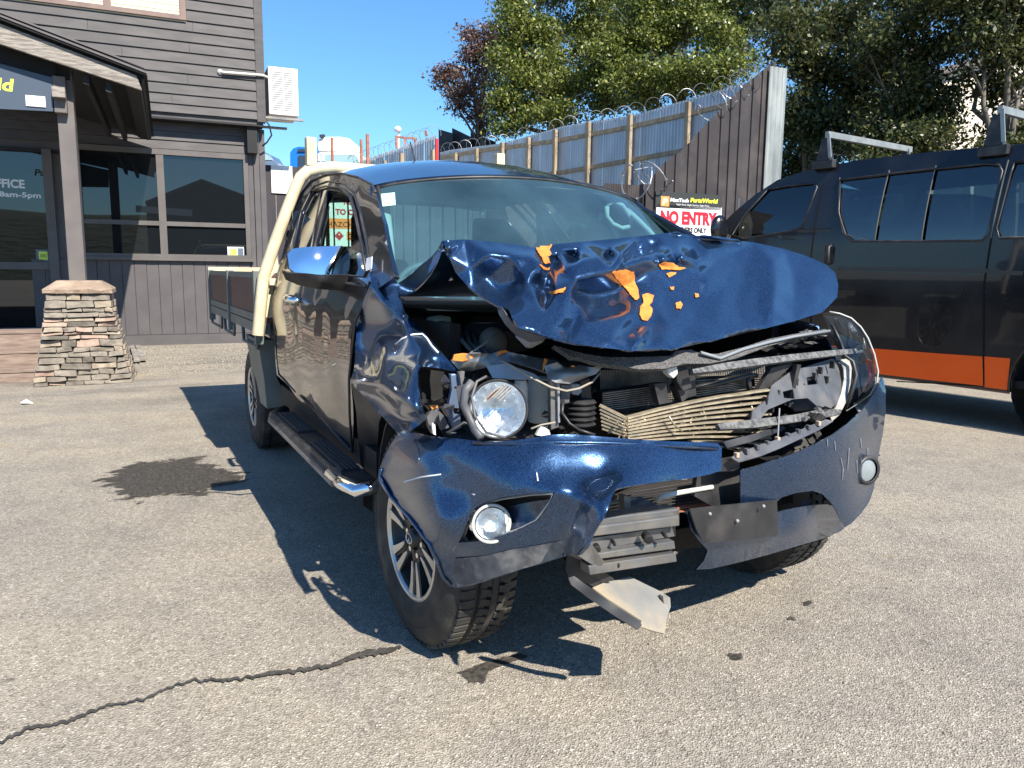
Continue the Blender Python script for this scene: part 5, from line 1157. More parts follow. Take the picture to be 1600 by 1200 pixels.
# ------------------------------------------------------------ wheels
def wheel(c, n_, R=.365, W=.225, parent=T, name='wheel'):
    n_ = Vector(n_).normalized(); c = Vector(c); w_ = MB(); r = .207
    prof = [(.02, r-.012), (.0, r), (-.006, r+.018), (-.008, r+.022), (-.010, r+.024), (-.012, r+.045), (-.0145, r+.048), (-.0145, r+.052), (-.012, r+.056), (-.010, r+.085), (-.012, r+.087), (-.009, r+.092), (-.004, R-.04), (.012, R-.018), (.030, R-.004), (.05, R)]
    for g in range(3):
        x = .05+(W-.10)*(g+.5)/3; prof += [(x-.010, R), (x-.008, R-.010), (x+.008, R-.010), (x+.010, R)]
    prof += [(W-.05, R), (W-.02, R-.01), (W, R-.06), (W, r)]
    t = w_.lathe(c, -n_, prof, 72).build(name, K['tyre'], parent, smooth=True, ang=40)
    # shoulder tread blocks
    ax = -n_; t0 = Vector((0, 0, 1)); a1 = ax.cross(t0).normalized(); a2 = ax.cross(a1); tb = MB()
    for k in range(64):
        a = 2*math.pi*k/64; rd = a1*math.cos(a)+a2*math.sin(a); tg = -a1*math.sin(a)+a2*math.cos(a)
        for x0, x1 in ((.018, .062), (.082, .118), (.145, .182), (W-.062, W-.018)):
            sk = .012 if x0 > .05 and x0 < .15 else -.004
            q = []
            for rr in (R-.008, R+.0035):
                for xx, tt in ((x0, -.0125), (x1, -.0125+sk), (x1, .0105+sk), (x0, .0105)): q.append(c+ax*xx+rd*(rr-(0.004 if (x0 < .03 and xx == x0) or (x1 > W-.03 and xx == x1) else 0))+tg*tt)
            tb.hexa(q)
    o = tb.build('tread_blocks', K['tyre'], t, fixn=False); o['kind'] = 'stuff'
    bar_ = MB().lathe(c, -n_, [(.004, r+.002), (.002, r-.008), (.02, r-.016), (.12, r-.03), (.14, .07), (.14, .0)], 48).build('rim', K['rimdark'], t, smooth=True)
    MB().lathe(c, -n_, [(.10, .16), (.10, .0)], 32).build('brake_disc', K['steel'], bar_)
    lip = MB().lathe(c, -n_, [(.0, r+.004), (-.004, r-.002), (-.002, r-.010), (.008, r-.014)], 60).build('rim_lip', K['rimface'], bar_, smooth=True)
    for k in range(6):
        a = 2*math.pi*k/6+.35; rd = a1*math.cos(a)+a2*math.sin(a); tg = -a1*math.sin(a)+a2*math.cos(a)
        dk = MB()
        for s_ in (-1, 1):
            pts = [(.040, s_*.010, .012), (.085, s_*.010, .014), (.14, s_*.018, .011), (.200, s_*.028, .006)]
            def sec(i, w_, h0, h1):
                rr, tt, hh = pts[i]; return [c+rd*rr+tg*(tt-w_)+ax*(hh+h1), c+rd*rr+tg*(tt+w_)+ax*(hh+h1), c+rd*rr+tg*(tt+w_)+ax*(hh+h0), c+rd*rr+tg*(tt-w_)+ax*(hh+h0)]
            for m_, (h0, h1, wv) in ((dk, (.003, .045, (.021, .019, .016, .018))),):
                for i in range(3):
                    A = sec(i, wv[i], h0, h1); B = sec(i+1, wv[i+1], h0, h1); m_.hexa([A[0], A[1], A[2], A[3], B[0], B[1], B[2], B[3]])
        dk.build('spoke', K['rimdark'], t)
        for s_ in (-1, 1):
            fc_ = MB(); pts = [(.080, s_*.018, .011, .004), (.11, s_*.020, .0105, .009), (.155, s_*.027, .008, .012), (.203, s_*.036, .003, .018)]
            for i in range(3):
                q = []
                for (rr, tt, hh, w_) in (pts[i], pts[i+1]):
                    for dw, dh in ((-1, .004), (1, .004), (1, -.003), (-1, -.003)): q.append(c+rd*rr+tg*(tt+dw*w_)+ax*(hh+dh))
                fc_.hexa(q)
            fc_.build('spoke_face', K['rimface'], t)
    cap = MB().lathe(c, -n_, [(.0, 0), (.0, .028), (.006, .033), (.03, .036), (.05, .06)], 24).build('hub_cap', K['rimdark'], t, smooth=True)
    em = MB(); 
    for q in ([(-.02, .010), (-.008, .012), (0, .0), (.008, .012), (.02, .010)], ):
        em.tube([c+n_*.003+a1*x_+a2*y_ for x_, y_ in q], .0028, 6)
    em.tube([c+n_*.003+a1*.024*math.cos(a)+a2*.017*math.sin(a) for a in np.linspace(0, 6.283, 21)], .0024, 6, cap=False)
    em.build('hub_emblem', K['rimface'], cap)
    for k in range(6):
        a = 2*math.pi*k/6+.1; p = c+ax*.014+(a1*math.cos(a)+a2*math.sin(a))*.060; MB().tube([p+ax*.03, p], .010, 6).build('wheel_nut', K['chrome'], cap)
    return t
th = math.radians(3)
hubF = (-.885, 1.0, .365); wheel((-.885, hubF[1], .365), (-math.cos(th), -math.sin(th), 0)); wheel((.785, 1.04, .365), (math.cos(th), math.sin(th), 0))
hubR = P(395, 617, x=-.905); wheel((-.905, hubR[1], .365), (-1, 0, 0)); wheel((.905, hubR[1], .365), (1, 0, 0))
yF, yR = hubF[1], hubR[1]
# liners, chassis
for x0, x1 in ((-.86, -.56), (.56, .86)):
    q = [(x0, yF+.44*math.cos(a), .40+.44*math.sin(a)) for a in np.linspace(0, math.pi*.72, 11)]; q2 = [(x1, p[1], p[2]) for p in q]
    MB().grid([q, q2]).build('wheel_liner', K['blackplastic'], T, smooth=True, solid=.005)
    MB().grid([q2, [(x1, p[1], .40) for p in q2]]).build('inner_guard', K['darkvoid'], T)
for x in (-.42, .42): MB().box((x-.05, .62, .42), (x+.05, 6.0, .58)).build('chassis_rail', K['darkvoid'], T)
MB().box((-.40, yR-.08, .32), (.40, yR+.08, .46)).tube([(-.7, yR, .385), (.7, yR, .385)], .05, 10).build('rear_axle', K['darkvoid'], T)
MB().tube([(-.66, yF, .36), (.66, yF, .36)], .04, 8).box((-.4, yF-.3, .28), (.4, yF+.5, .36)).build('front_subframe', K['darkvoid'], T)
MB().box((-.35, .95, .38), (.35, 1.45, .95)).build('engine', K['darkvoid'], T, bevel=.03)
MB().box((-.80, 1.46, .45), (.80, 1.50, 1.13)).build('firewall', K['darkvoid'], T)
# side steps
for sg in (-1, 1):
    x = sg*.985; pts = [(sg*.90, 3.05, .47), (x-sg*.02, 3.02, .452), (x, 2.92, .45), (x, 2.2, .45), (x, 1.45, .45), (x-sg*.02, 1.33, .452), (sg*.88, 1.30, .47)]
    sp2 = MB().tube(pts, .036, 12, flat=.7).build('side_step', K['blackplastic'], T, smooth=True)
    MB().box((min(sg*.88, x), 1.4, .462), (max(sg*.88, x), 2.95, .474)).build('step_plate', K['blackplastic'], sp2)
    for y0, y1 in ((2.35, 2.88), (1.55, 2.1)):
        pd = MB()
        for k in range(5): xx = sg*(.895+.018*k); pd.box((xx-.006, y0, .476), (xx+.006, y1, .484))
        pd.build('tread_pad', flat('rubber_grey', (.045, .045, .047), rough=.6), sp2)
    MB().tube([(x, 1.62, .452), (x, 1.45, .452), (x-sg*.02, 1.325, .455), (sg*.89, 1.30, .472)], .038, 12, flat=.7).build('step_end_cap', K['chrome'], sp2, smooth=True)
    MB().tube([(x+sg*.030, 2.9, .44), (x+sg*.030, 1.5, .44)], .012, 8).build('step_trim', K['steel'], sp2)
for x in (-.83, .83): MB().box((x-.03, 1.45, .44), (x+.03, 3.4, .56)).build('sill', K['darkvoid'], T)

# ------------------------------------------------------------ tray and headboard
tx = .965; yt0, yt1 = 3.50, 6.16
zt1 = P(402, 440, x=-tx)[2]+.0; 
tr0 = P(404, 438, x=-tx); ytf = tr0[1]; zt1 = 1.235
tray = MB().box((-tx+.03, yt0, .93), (tx-.03, yt1, .96)).build('deck', K['ply'], T)
MB().box((-tx+.02, yt0, .86), (-tx+.07, yt1, .929)).box((tx-.07, yt0, .86), (tx-.02, yt1, .929)).build('deck_rail', K['traymetal'], T)
for k in range(6): MB().box((-tx+.08, 3.6+k*.48, .84), (tx-.08, 3.66+k*.48, .925)).build('cross_bearer', K['traymetal'], T)
for sg in (-1, 1):
    sb_ = MB().box((min(sg*tx, sg*(tx-.022)), yt0+.02, .985), (max(sg*tx, sg*(tx-.022)), yt1, 1.20)).build('side_board', K['ply'], T)
    for z0, z1 in ((1.20, 1.238), (.935, .984), (.865, .93)): MB().box((min(sg*(tx+.006), sg*(tx-.028)), yt0, z0+.001), (max(sg*(tx+.006), sg*(tx-.028)), yt1, z1-.001)).build('board_rail', K['traymetal'], sb_)
    for y in (yt0+.01, yt0+1.27, yt1-.06): MB().box((min(sg*(tx+.02), sg*(tx-.03)), y-.02, .80), (max(sg*(tx+.02), sg*(tx-.03)), y+.03, 1.245)).build('stanchion', K['traymetal'], sb_, bevel=.003)
    for y0, y1 in ((3.52, 4.15), (4.6, 5.15), (5.35, 6.1)):
        MB().tube([(sg*(tx-.0), y0, .87), (sg*tx, y0+.02, .775), (sg*tx, y1-.02, .775), (sg*tx, y1, .87)], .011, 8).build('rope_rail', K['traymetal'], T, smooth=True)
MB().box((-tx, yt1-.03, .985), (tx, yt1, 1.215)).build('tail_board', K['ply'], T); MB().box((-tx-.01, yt1-.035, 1.22), (tx+.01, yt1+.01, 1.27)).build('tail_rail', K['beige'], T)
MB().box((-tx+.02, yt0-.0, .965), (tx-.02, yt0+.03, 1.18)).build('head_panel', K['beige'], T)
hbY = 3.46
def hb(u, v): return P(u, v, y=hbY)
L = [hb(u, v) for u, v in ((403, 524), (408, 470), (412, 432), (428, 385), (446, 335), (462, 293), (470, 277), (481, 267), (497, 263.5), (560, 264.5), (640, 266), (768, 268))]
mir = lambda p: (-p[0], p[1], p[2])
L[-1] = (0.0, hbY, L[-2][2]+.0)
full = [tuple(p) for p in L[:-2]]; zt_ = full[-1][2]; full = full[:-1]+[(-.5, hbY, zt_+.0), (.5, hbY, zt_)]+[mir(p) for p in full[:-1]][::-1]
hbo = MB().tube(full, .036, 8).build('headboard_frame', K['beige'], T, smooth=True, ang=50)
zt_ = full[len(full)//2][2]
for x in (float(hb(486, 250)[0]), -float(hb(486, 250)[0])): MB().box((x-.03, hbY-.03, zt_), (x+.03, hbY+.03, zt_+.165)).build('rack_stub', K['beige'], hbo, bevel=.004)
br_ = [hb(u, v) for u, v in ((413, 440), (430, 440), (433, 412))]
MB().prism([hb(u, v) for u, v in ((411, 440), (421, 425), (433, 400), (436, 420), (424, 432), (409, 520))], (0, .02, 0)).build('gusset', K['beige'], hbo)
MB().box((-.9, hbY-.02, 1.16), (.9, hbY+.02, 1.20)).build('cross_rail', K['beige'], hbo); MB().box((-.55, hbY-.01, 1.2), (-.53, hbY+.01, zt_)).box((.53, hbY-.01, 1.2), (.55, hbY+.01, zt_)).build('mesh_post', K['beige'], hbo)
for k in range(12): 
    x = -.5+k*.09; MB().box((x-.004, hbY-.004, 1.2), (x+.004, hbY+.004, zt_)).build('mesh_wire', K['traymetal'], hbo)
gd = [P(u, v, y=3.66) for u, v in ((402, 531), (429, 531), (433, 590), (455, 634), (417, 639), (412, 590))]
MB().prism(gd, (0, .5, 0)).build('mudguard', K['traymetal'], T, bevel=.004)
MB().box((.66, 3.6, .80), (.94, 4.8, .84)).build('mudguard', K['traymetal'], T)
MB().box((-.55, 4.9, .5), (.2, 5.6, .82)).build('under_tray_box', K['darkvoid'], T)
# ------------------------------------------------------------ crumpled bonnet
bo_out = [(692, 376), (725, 374), (760, 377), (800, 381), (835, 387), (870, 381), (905, 378), (950, 374), (1000, 369), (1040, 364), (1060, 364), (1078, 367), (1130, 373), (1180, 379), (1225, 389), (1258, 399), (1290, 413), (1305, 426), (1310, 445), (1308, 465), (1285, 488),
          (1240, 502), (1200, 512), (1150, 524), (1110, 533), (1075, 541), (1050, 546), (1010, 549), (985, 548), (940, 543), (900, 537), (855, 526), (825, 518), (810, 512), (800, 496), (795, 484), (786, 479), (778, 478), (758, 467), (740, 455), (726, 442), (712, 426), (701, 401)]
bo_c = [(692, 376, .86), (725, 374, .88), (760, 377, .89), (835, 387, .87), (870, 381, .90), (905, 378, .93), (1000, 369, .98), (1040, 364, 1.0), (1078, 367, 1.02), (1180, 379, 1.02), (1225, 389, 1.0), (1258, 399, .99), (1290, 413, .95), (1305, 426, .92), (1310, 445, .88), (1308, 465, .84), (1285, 488, .76),
        (1240, 502, .69), (1200, 512, .63), (1110, 533, .53), (1050, 546, .47), (985, 548, .43), (940, 543, .42), (900, 537, .41), (855, 526, .43), (810, 512, .47), (800, 496, .52), (786, 479, .66), (758, 467, .74), (740, 455, .79), (712, 426, .84), (701, 401, .84),
        # upper lip catching the sky, then an undercut
        (703, 386, .81), (765, 397, .79), (800, 400, .765), (835, 404, .745), (735, 420, .82), (760, 435, .83), (775, 452, .80), (790, 466, .75), (700, 392, .80),
        (815, 425, .72), (806, 440, .75), (840, 410, .715), (832, 425, .69), (835, 442, .70), (812, 462, .655), (824, 448, .66), (848, 424, .70),
        (856, 404, .82), (853, 425, .80), (852, 448, .76), (855, 462, .70),
        # deep fold under the right half of the lip, and the crest in front of it
        (870, 391, .865), (905, 391, .86), (950, 388, .88), (1000, 381, .92), (1030, 374, .95), (868, 404, .875), (900, 401, .91), (950, 394, .92), (995, 390, .93), (1018, 386, .94),
        (872, 428, .72), (884, 416, .70), (906, 408, .70), (938, 402, .71), (970, 398, .715), (1008, 403, .735), (1035, 402, .745), (1062, 400, .77), (1088, 411, .80), (1100, 402, .86), (1106, 390, .90),
        (1040, 385, .90), (1062, 380, .93), (1085, 388, .92), (1055, 394, .85), (1030, 396, .80),
        # bright slope under the crest
        (866, 446, .64), (900, 436, .64), (935, 428, .645), (955, 420, .66), (975, 414, .70),
        # dark hollows
        (900, 455, .69), (925, 462, .70), (960, 455, .71), (990, 440, .74), (1012, 425, .75), (1030, 418, .76), (1060, 418, .79), (985, 470, .66), (960, 482, .655), (930, 484, .64),
        (1080, 425, .79), (1092, 435, .78), (1050, 432, .75), (1035, 445, .735), (1020, 455, .70), (1060, 455, .73), (1075, 470, .71), (1045, 474, .69), (1025, 480, .65),
        # lower folded front edge
        (868, 462, .60), (890, 462, .575), (905, 478, .585), (880, 478, .55), (840, 474, .58), (820, 484, .55), (850, 490, .52), (880, 496, .51), (900, 500, .545), (893, 515, .52), (888, 533, .445), (860, 512, .465), (835, 500, .50), (903, 520, .47), (915, 505, .50),
        (930, 500, .52), (955, 495, .55), (985, 490, .58), (960, 515, .49), (975, 525, .50), (990, 510, .56), (1000, 530, .455), (1020, 505, .59), (1045, 510, .56), (1035, 530, .49), (1015, 540, .47), (935, 525, .455), (955, 535, .43),
        # right hand panel
        (1101, 440, .765), (1096, 470, .72), (1088, 500, .63), (1095, 520, .56), (1120, 410, .885), (1150, 395, .965), (1132, 450, .785), (1150, 480, .715), (1162, 430, .87), (1208, 408, .905), (1210, 450, .775), (1206, 488, .675), (1240, 430, .895), (1242, 465, .795), (1272, 446, .85), (1275, 470, .79), (1160, 505, .645), (1185, 440, .825), (1182, 480, .715), (1225, 475, .745), (1140, 425, .865), (1120, 500, .63), (1070, 520, .56)]
bonnet, bb = photo_sheet('bonnet', bo_out, bo_c, K['paint'], T, st=4.5, mode='lin', it=1, amp=.0012, nscale=.03, solid=.006, ret=True, boost=(24, 1.3))
def cr(*p): return [cast(bb, u, v, .0025) for u, v in p]
chips = [([(835, 384), (850, 381), (862, 384), (858, 392), (861, 397), (855, 402), (858, 411), (850, 413), (846, 404), (840, 396)], 'tall chip of bare orange filler on the upper lip'),
         ([(842, 414), (850, 418), (860, 419), (858, 423), (847, 421)], None), ([(955, 424), (975, 421), (989, 424), (991, 432), (990, 440), (996, 452), (998, 466), (993, 471), (984, 461), (972, 446), (962, 435)], 'largest bare orange patch in the middle'),
         ([(1003, 462), (1010, 459), (1020, 463), (1019, 472), (1014, 478), (1018, 484), (1016, 494), (1010, 502), (1002, 500), (998, 492), (1000, 480), (1005, 474)], None),
         ([(1028, 414), (1037, 409), (1050, 411), (1059, 417), (1070, 419), (1062, 423), (1045, 422), (1033, 421)], None), ([(1055, 475), (1062, 472), (1066, 478), (1063, 484), (1056, 483)], None),
         ([(1084, 459), (1090, 460), (1091, 465), (1086, 466)], None), ([(856, 457), (868, 455), (884, 451), (880, 458), (866, 461)], None), ([(1040, 428), (1056, 426), (1054, 430), (1044, 434)], None), ([(1046, 449), (1052, 448), (1051, 454), (1047, 454)], None)]
def ragged(q, k=1.3):
    q = [tuple(p) for p in resample(q, 2.6)]; c = np.mean(q, 0)
    return [(p[0]+k*mnoise.noise(Vector((p[0]*.5, p[1]*.5, 1))), p[1]+k*mnoise.noise(Vector((p[0]*.5, p[1]*.5, 7)))) for p in q]
for q, l in chips:
    q = ragged(q)
    decal('paint_chip', q, bb, K['orange_fill'], bonnet, st=3.2, lift=.0035, solid=.0018, label=l)
# rear part of the bonnet running back to the screen, and the torn left strip
back_top = [tuple(P(u, v, y=yy)) for u, v, yy in ((694, 377, .88), (835, 389, .90), (905, 380, .94), (1000, 371, 1.0), (1040, 366, 1.02), (1130, 375, 1.04), (1225, 391, 1.02), (1285, 412, .97))]
rows = []
for k in range(9):
    f = k/8; row = []
    for j, p in enumerate(back_top):
        xe_ = -.80+1.55*j/7; q = (xe_, 1.38-.12*(1-(xe_/.8)**2), 1.165); b_ = .05*math.sin(f*math.pi)*math.sin(j*1.3)-.04*math.sin(f*math.pi)
        row.append((p[0]*(1-f)+q[0]*f, p[1]*(1-f)+q[1]*f, (p[2]-.006-.03*min(1, f*6))*(1-f)+q[2]*f+b_))
    rows.append(row)
MB().grid(rows).build('bonnet_rear', K['paint'], bonnet, smooth=True, solid=.006)
# flange on the right edge of the bonnet
fl = [P(u, v, y=yy) for u, v, yy in ((1258, 399, .99), (1290, 413, .95), (1305, 426, .92), (1310, 445, .88), (1308, 465, .84), (1285, 488, .77))]
MB().grid([[tuple(p) for p in fl], [(p[0]+.012, p[1]+.09, p[2]-.03) for p in fl]]).build('bonnet_flange', K['paint'], bonnet, smooth=True, solid=.004)
# left strip: folded rear corner leading down to the hinge
def strip(name, rows_, m, parent=T, solid=.004, smooth=True, **k):
    return MB().grid([[tuple(P(u, v, y=yy)) for u, v, yy in r] for r in rows_]).build(name, m, parent, smooth=smooth, solid=solid, **k)
strip('bonnet_corner', [[(692, 376, .86), (686, 388, .93), (676, 399, 1.02), (660, 412, 1.14), (642, 428, 1.27), (624, 440, 1.40)], [(694, 385, .85), (691, 394, .92), (684, 402, 1.0), (668, 416, 1.12), (652, 431, 1.25), (632, 442, 1.38)],
                          [(703, 400, .86), (700, 404, .94), (692, 409, 1.02), (676, 424, 1.12), (660, 438, 1.24), (640, 446, 1.37)]], K['paint'], bonnet)
lf = [(692, 376, .86), (686, 388, .93), (676, 399, 1.02), (660, 412, 1.14), (642, 428, 1.27), (624, 440, 1.40)]
MB().grid([[tuple(P(u, v, y=yy)) for u, v, yy in lf], [rows[k][0] for k in (0, 1, 3, 5, 6, 8)]]).build('bonnet_corner', K['paint'], bonnet, smooth=True, solid=.004)  # filler sheet added to stop sun leaking through into the truck's shadow
strip('insulation', [[(669, 441, 1.15), (690, 433, 1.1), (704, 429, 1.05)], [(668, 446, 1.15), (690, 440, 1.1), (706, 438, 1.05)]], K['white'], T)
# underside frame of the bonnet showing at the left
strip('bonnet_inner_frame', [[(776, 480, .70), (780, 492, .64), (790, 508, .60), (806, 524, .57), (828, 535, .55), (850, 531, .54)], [(783, 478, .67), (790, 490, .60), (800, 504, .56), (815, 515, .53), (832, 522, .50), (856, 527, .48)]], K['greyplastic'], bonnet)
strip('bonnet_inner_frame', [[(806, 524, .60), (822, 541, .60), (830, 542, .60), (845, 534, .58)], [(828, 530, .56), (836, 533, .56), (842, 532, .55), (850, 530, .54)]], flat('bare_metal', (.5, .5, .5), rough=.4, metal=.6), bonnet)

# ------------------------------------------------------------ left front fender, folded
fo = [(577, 424), (600, 424), (617, 433), (622, 445), (626, 468), (633, 489), (650, 506), (667, 524), (684, 543), (700, 562), (716, 582), (700, 578), (684, 575), (668, 573), (656, 573), (652, 580), (653, 600), (658, 625), (662, 645), (666, 655), (655, 664), (640, 672), (628, 682), (610, 665), (592, 645), (572, 622), (555, 606), (547, 596), (553, 578), (556, 545), (557, 505), (568, 470), (580, 440)]
fc_ = [X(577, 424, -.855), X(600, 424, -.85), X(617, 433, -.80), (622, 445, 1.42), (633, 489, 1.22), (667, 524, 1.04), (700, 562, .86), (716, 582, .78), (684, 575, .90), X(656, 573, -.93), X(653, 600, -.95), X(662, 645, -.95), X(666, 655, -.94), X(640, 672, -.985), X(628, 682, -1.0), X(592, 645, -.965), X(555, 606, -.955), X(547, 596, -.97), X(556, 545, -.90), X(557, 505, -.88), X(568, 470, -.885), X(580, 440, -.88),
       X(600, 470, -.875), X(596, 520, -.86), X(578, 560, -.885), X(610, 505, -.85), X(630, 498, -.86), X(640, 530, -.875), X(600, 560, -.955), X(560, 594, -.985), X(590, 600, -.985), X(620, 560, -.93), X(660, 550, -.87), X(620, 622, -.995), X(650, 640, -.985), X(640, 600, -.965), X(600, 625, -.95), X(625, 655, -.955), X(585, 618, -.95), X(650, 655, -.955), X(700, 570, -.80)]
fender, fbv = photo_sheet('front_fender', fo, fc_, K['paint'], T, st=5.5, mode='lin', it=3, amp=.003, nscale=.04, solid=.005, ret=True)
def edge_tube(pts, r, m, name, parent, **k): return MB().tube([tuple(p) for p in pts], r, 6).build(name, m, parent, smooth=True, **k)
edge_tube([p for p in [cast(fbv, u, v, .003) for u, v in ((619, 539), (630, 530), (645, 524), (660, 523), (667, 530), (674, 541), (684, 552))] if p], .0035, K['white'], 'bent_paint_edge', fender)
for q in ([(618, 604), (621, 607), (620, 611), (617, 608)], [(639, 620), (641, 622), (640, 625)], [(559, 594), (572, 592), (571, 595), (560, 597)]): decal('scratch', q, fbv, K['white'], fender, st=3, lift=.003)
MB().grid([[tuple(P(u, v, x=x)) for u, v, x in r] for r in ([(548, 596, -.93), (556, 640, -.9), (560, 690, -.88), (564, 730, -.87), (568, 790, -.86)], [(600, 640, -.90), (592, 660, -.86), (590, 700, -.82), (585, 735, -.8), (582, 800, -.8)])]).build('arch_inner', K['blackplastic'], T, smooth=True, solid=.004)
# right fender, mostly hidden
MB().grid([[(.80, .85, 1.05), (.84, 1.2, 1.10), (.86, 1.65, 1.14)], [(.90, .85, .95), (.915, 1.2, 1.0), (.90, 1.65, 1.02)], [(.93, .80, .80), (.93, 1.1, .86), (.90, 1.65, .8)], [(.93, .62, .55), (.93, 1.38, .80), (.89, 1.65, .5)]]).build('front_fender', K['paint'], T, smooth=True, solid=.006)

# ------------------------------------------------------------ front bumper, left half
bl_o = [(632, 668), (650, 676), (672, 681), (700, 684), (740, 688), (780, 690), (820, 686), (860, 679), (900, 679), (950, 683), (1000, 687), (1060, 690), (1100, 691), (1122, 693), (1128, 700), (1127, 735), (1110, 741), (1075, 748), (1040, 752), (1000, 757), (975, 761), (963, 764), (957, 775), (950, 795), (940, 815), (925, 838), (917, 857), (905, 868), (893, 866), (880, 870), (850, 880), (820, 888), (790, 898), (760, 908), (735, 915), (715, 919), (702, 916), (690, 900), (683, 880), (672, 852), (657, 832), (640, 810), (622, 788), (603, 770), (592, 752), (592, 735), (600, 715), (612, 692), (620, 680)]
fog = [(716, 848), (724, 834), (735, 803), (745, 792), (760, 784), (785, 777), (830, 771), (867, 769), (862, 780), (852, 800), (840, 814), (815, 826), (780, 838), (745, 846)]
bl_c = [X(632, 668, -.93), X(650, 676, -.92), X(700, 684, -.89), (740, 688, .57), (780, 690, .50), (860, 679, .42), (950, 683, .375), (1050, 690, .345), (1122, 693, .35), (1127, 735, .31), (1040, 752, .27), (963, 764, .20), (950, 795, .14), (925, 838, .16), (905, 868, .20), (880, 870, .32), (820, 888, .42), (760, 908, .52), X(715, 919, -.86), X(690, 900, -.90), X(672, 852, -.94), X(640, 810, -.955), X(603, 770, -.965), X(592, 735, -.97), X(612, 692, -.95),
        X(650, 720, -.955), X(660, 770, -.96), X(690, 820, -.94), (700, 720, .615), (700, 770, .60), (720, 870, .60), (780, 720, .455), (780, 750, .43), (860, 700, .385), (860, 722, .362), (860, 745, .338), (940, 700, .345), (940, 722, .322), (940, 745, .298), (895, 757, .30), (1040, 705, .312), (1040, 725, .292), (1040, 742, .275), (740, 860, .54), (800, 845, .42), (860, 830, .34), (890, 790, .29), (880, 770, .285), (910, 800, .23), (930, 775, .20), (900, 840, .24), (850, 865, .37), (760, 885, .51), (735, 790, .52), (1120, 712, .33), (700, 700, .62), (780, 702, .475)]
bumper, bbv = photo_sheet('front_bumper', bl_o, bl_c, K['paint'], T, st=7, mode='rbf', holes=[fog], it=2, amp=.0015, nscale=.03, solid=.005, ret=True)
# moulded step along the top
for r_, up, dn_ in (([(740, 692), (800, 694), (870, 692), (950, 693), (1040, 697), (1120, 701)], 0, 0),):
    q = [cast(bbv, u, v, .002) for u, v in r_]; edge_tube([p for p in q if p], .006, K['paint'], 'bumper_crease', bumper)
# scratches, dirt scuffs
for q in ([(632, 752), (660, 744), (690, 740), (690, 742), (660, 746.5), (633, 754)], [(838, 738), (840, 740), (842, 752), (840, 752)], [(738, 771), (744, 772), (742, 774)], [(655, 716), (657, 717), (656, 719)]): decal('scratch', q, bbv, flat('scratch_white', (.6, .62, .65)), bumper, st=5, lift=.003)
K['scuff'] = mat('scuffed_dusty_paint', (.045, .05, .065), (.10, .105, .115), rough=.55, rough2=.75, scale=16., detail=10, dirt=(.3, .29, .27), dscale=24, damt=.6, lo=.42, hi=.6)
K['scuffblue'] = mat('scuffed_blue_paint', (.022, .034, .07), (.05, .062, .09), rough=.3, scale=30., detail=12, metal=.4, coat=.7, dirt=(.2, .2, .21), dscale=60, damt=.3)
decal('scuffed_lip', [(712, 872), (760, 868), (800, 858), (850, 850), (905, 838), (918, 845), (912, 855), (902, 866), (880, 869), (840, 881), (790, 896), (740, 911), (716, 916), (708, 900)], bbv, K['scuff'], bumper, st=8, lift=.002)
K['scufffilm'] = film('soft_scuffs', (.035, .045, .07), (.10, .105, .12), .45, 150.)
edge_tube([p for p in [cast(bbv, u, v, .004) for u, v in ((962, 766), (957, 778), (950, 797), (941, 815), (928, 838), (916, 858))] if p], .006, K['blackplastic'], 'torn_edge', bumper)
edge_tube([p for p in [cast(bbv, u, v, .002) for u, v in ((597, 733), (594, 745), (598, 762), (612, 777), (640, 808), (657, 830), (672, 850), (684, 878), (692, 900), (704, 914))] if p], .006, K['paint'], 'arch_edge', bumper)
# fog lamp recess
photo_sheet('fog_recess', [(710, 852), (722, 826), (738, 790), (760, 776), (800, 768), (872, 762), (866, 790), (845, 820), (800, 838), (750, 852)], [(710, 852, .70), (740, 800, .66), (760, 776, .60), (872, 762, .34), (845, 820, .42), (750, 852, .60), (790, 800, .53), (830, 790, .45)], K['blackplastic'], bumper, st=9, solid=.004)
photo_sheet('fog_recess_panel', [(790, 800), (800, 790), (830, 784), (858, 780), (848, 800), (838, 812), (812, 823), (792, 829)], [(790, 800, .49), (858, 780, .37), (838, 812, .40), (792, 829, .46)], K['scuffblue'], bumper, st=9, solid=.004)
rim_ = [(722, 846), (738, 803), (748, 792), (762, 785), (787, 779), (830, 773), (864, 771), (858, 786), (838, 813), (812, 826), (780, 837), (745, 846), (722, 848)]
edge_tube([P(u, v, y=yy) for (u, v), yy in zip(rim_, (.59, .545, .52, .49, .45, .37, .315, .325, .37, .41, .46, .53, .59))], .0035, flat('worn_edge_grey', (.25, .26, .28)), 'fog_bezel', bumper)
fl_c = P(767, 817, y=.475); nrm = Vector((-.25, -.95, .12)).normalized()
fb_ = MB().lathe(fl_c, nrm, [(-.05, .045), (.0, .052), (.01, .052), (.012, .046)], 28).build('fog_lamp', K['blackplastic'], T, smooth=True)
MB().lathe(Vector(fl_c)+nrm*.012, nrm, [(-.03, .012), (-.012, .036), (.0, .044)], 28, cap0=True).build('reflector', K['chrome_hot'], fb_, smooth=True)
MB().lathe(Vector(fl_c)+nrm*.012, nrm, [(.0, .0445), (.007, .036), (.011, .018), (.012, .001)], 28).build('lens', K['lens'], fb_, smooth=True)
MB().lathe(Vector(fl_c)+nrm*.010, nrm, [(.0, .046), (.005, .05), (.002, .055)], 28).build('bezel', flat('clear_rim_grey', (.45, .46, .44), rough=.25), fb_, smooth=True)
photo_sheet('fog_bracket', [(733, 800), (752, 795), (752, 812), (745, 825), (754, 842), (738, 838), (731, 815)], [(733, 800, .535), (752, 795, .50), (754, 842, .53), (738, 838, .56), (731, 815, .55)], K['chrome'], fb_, st=6, solid=.004)
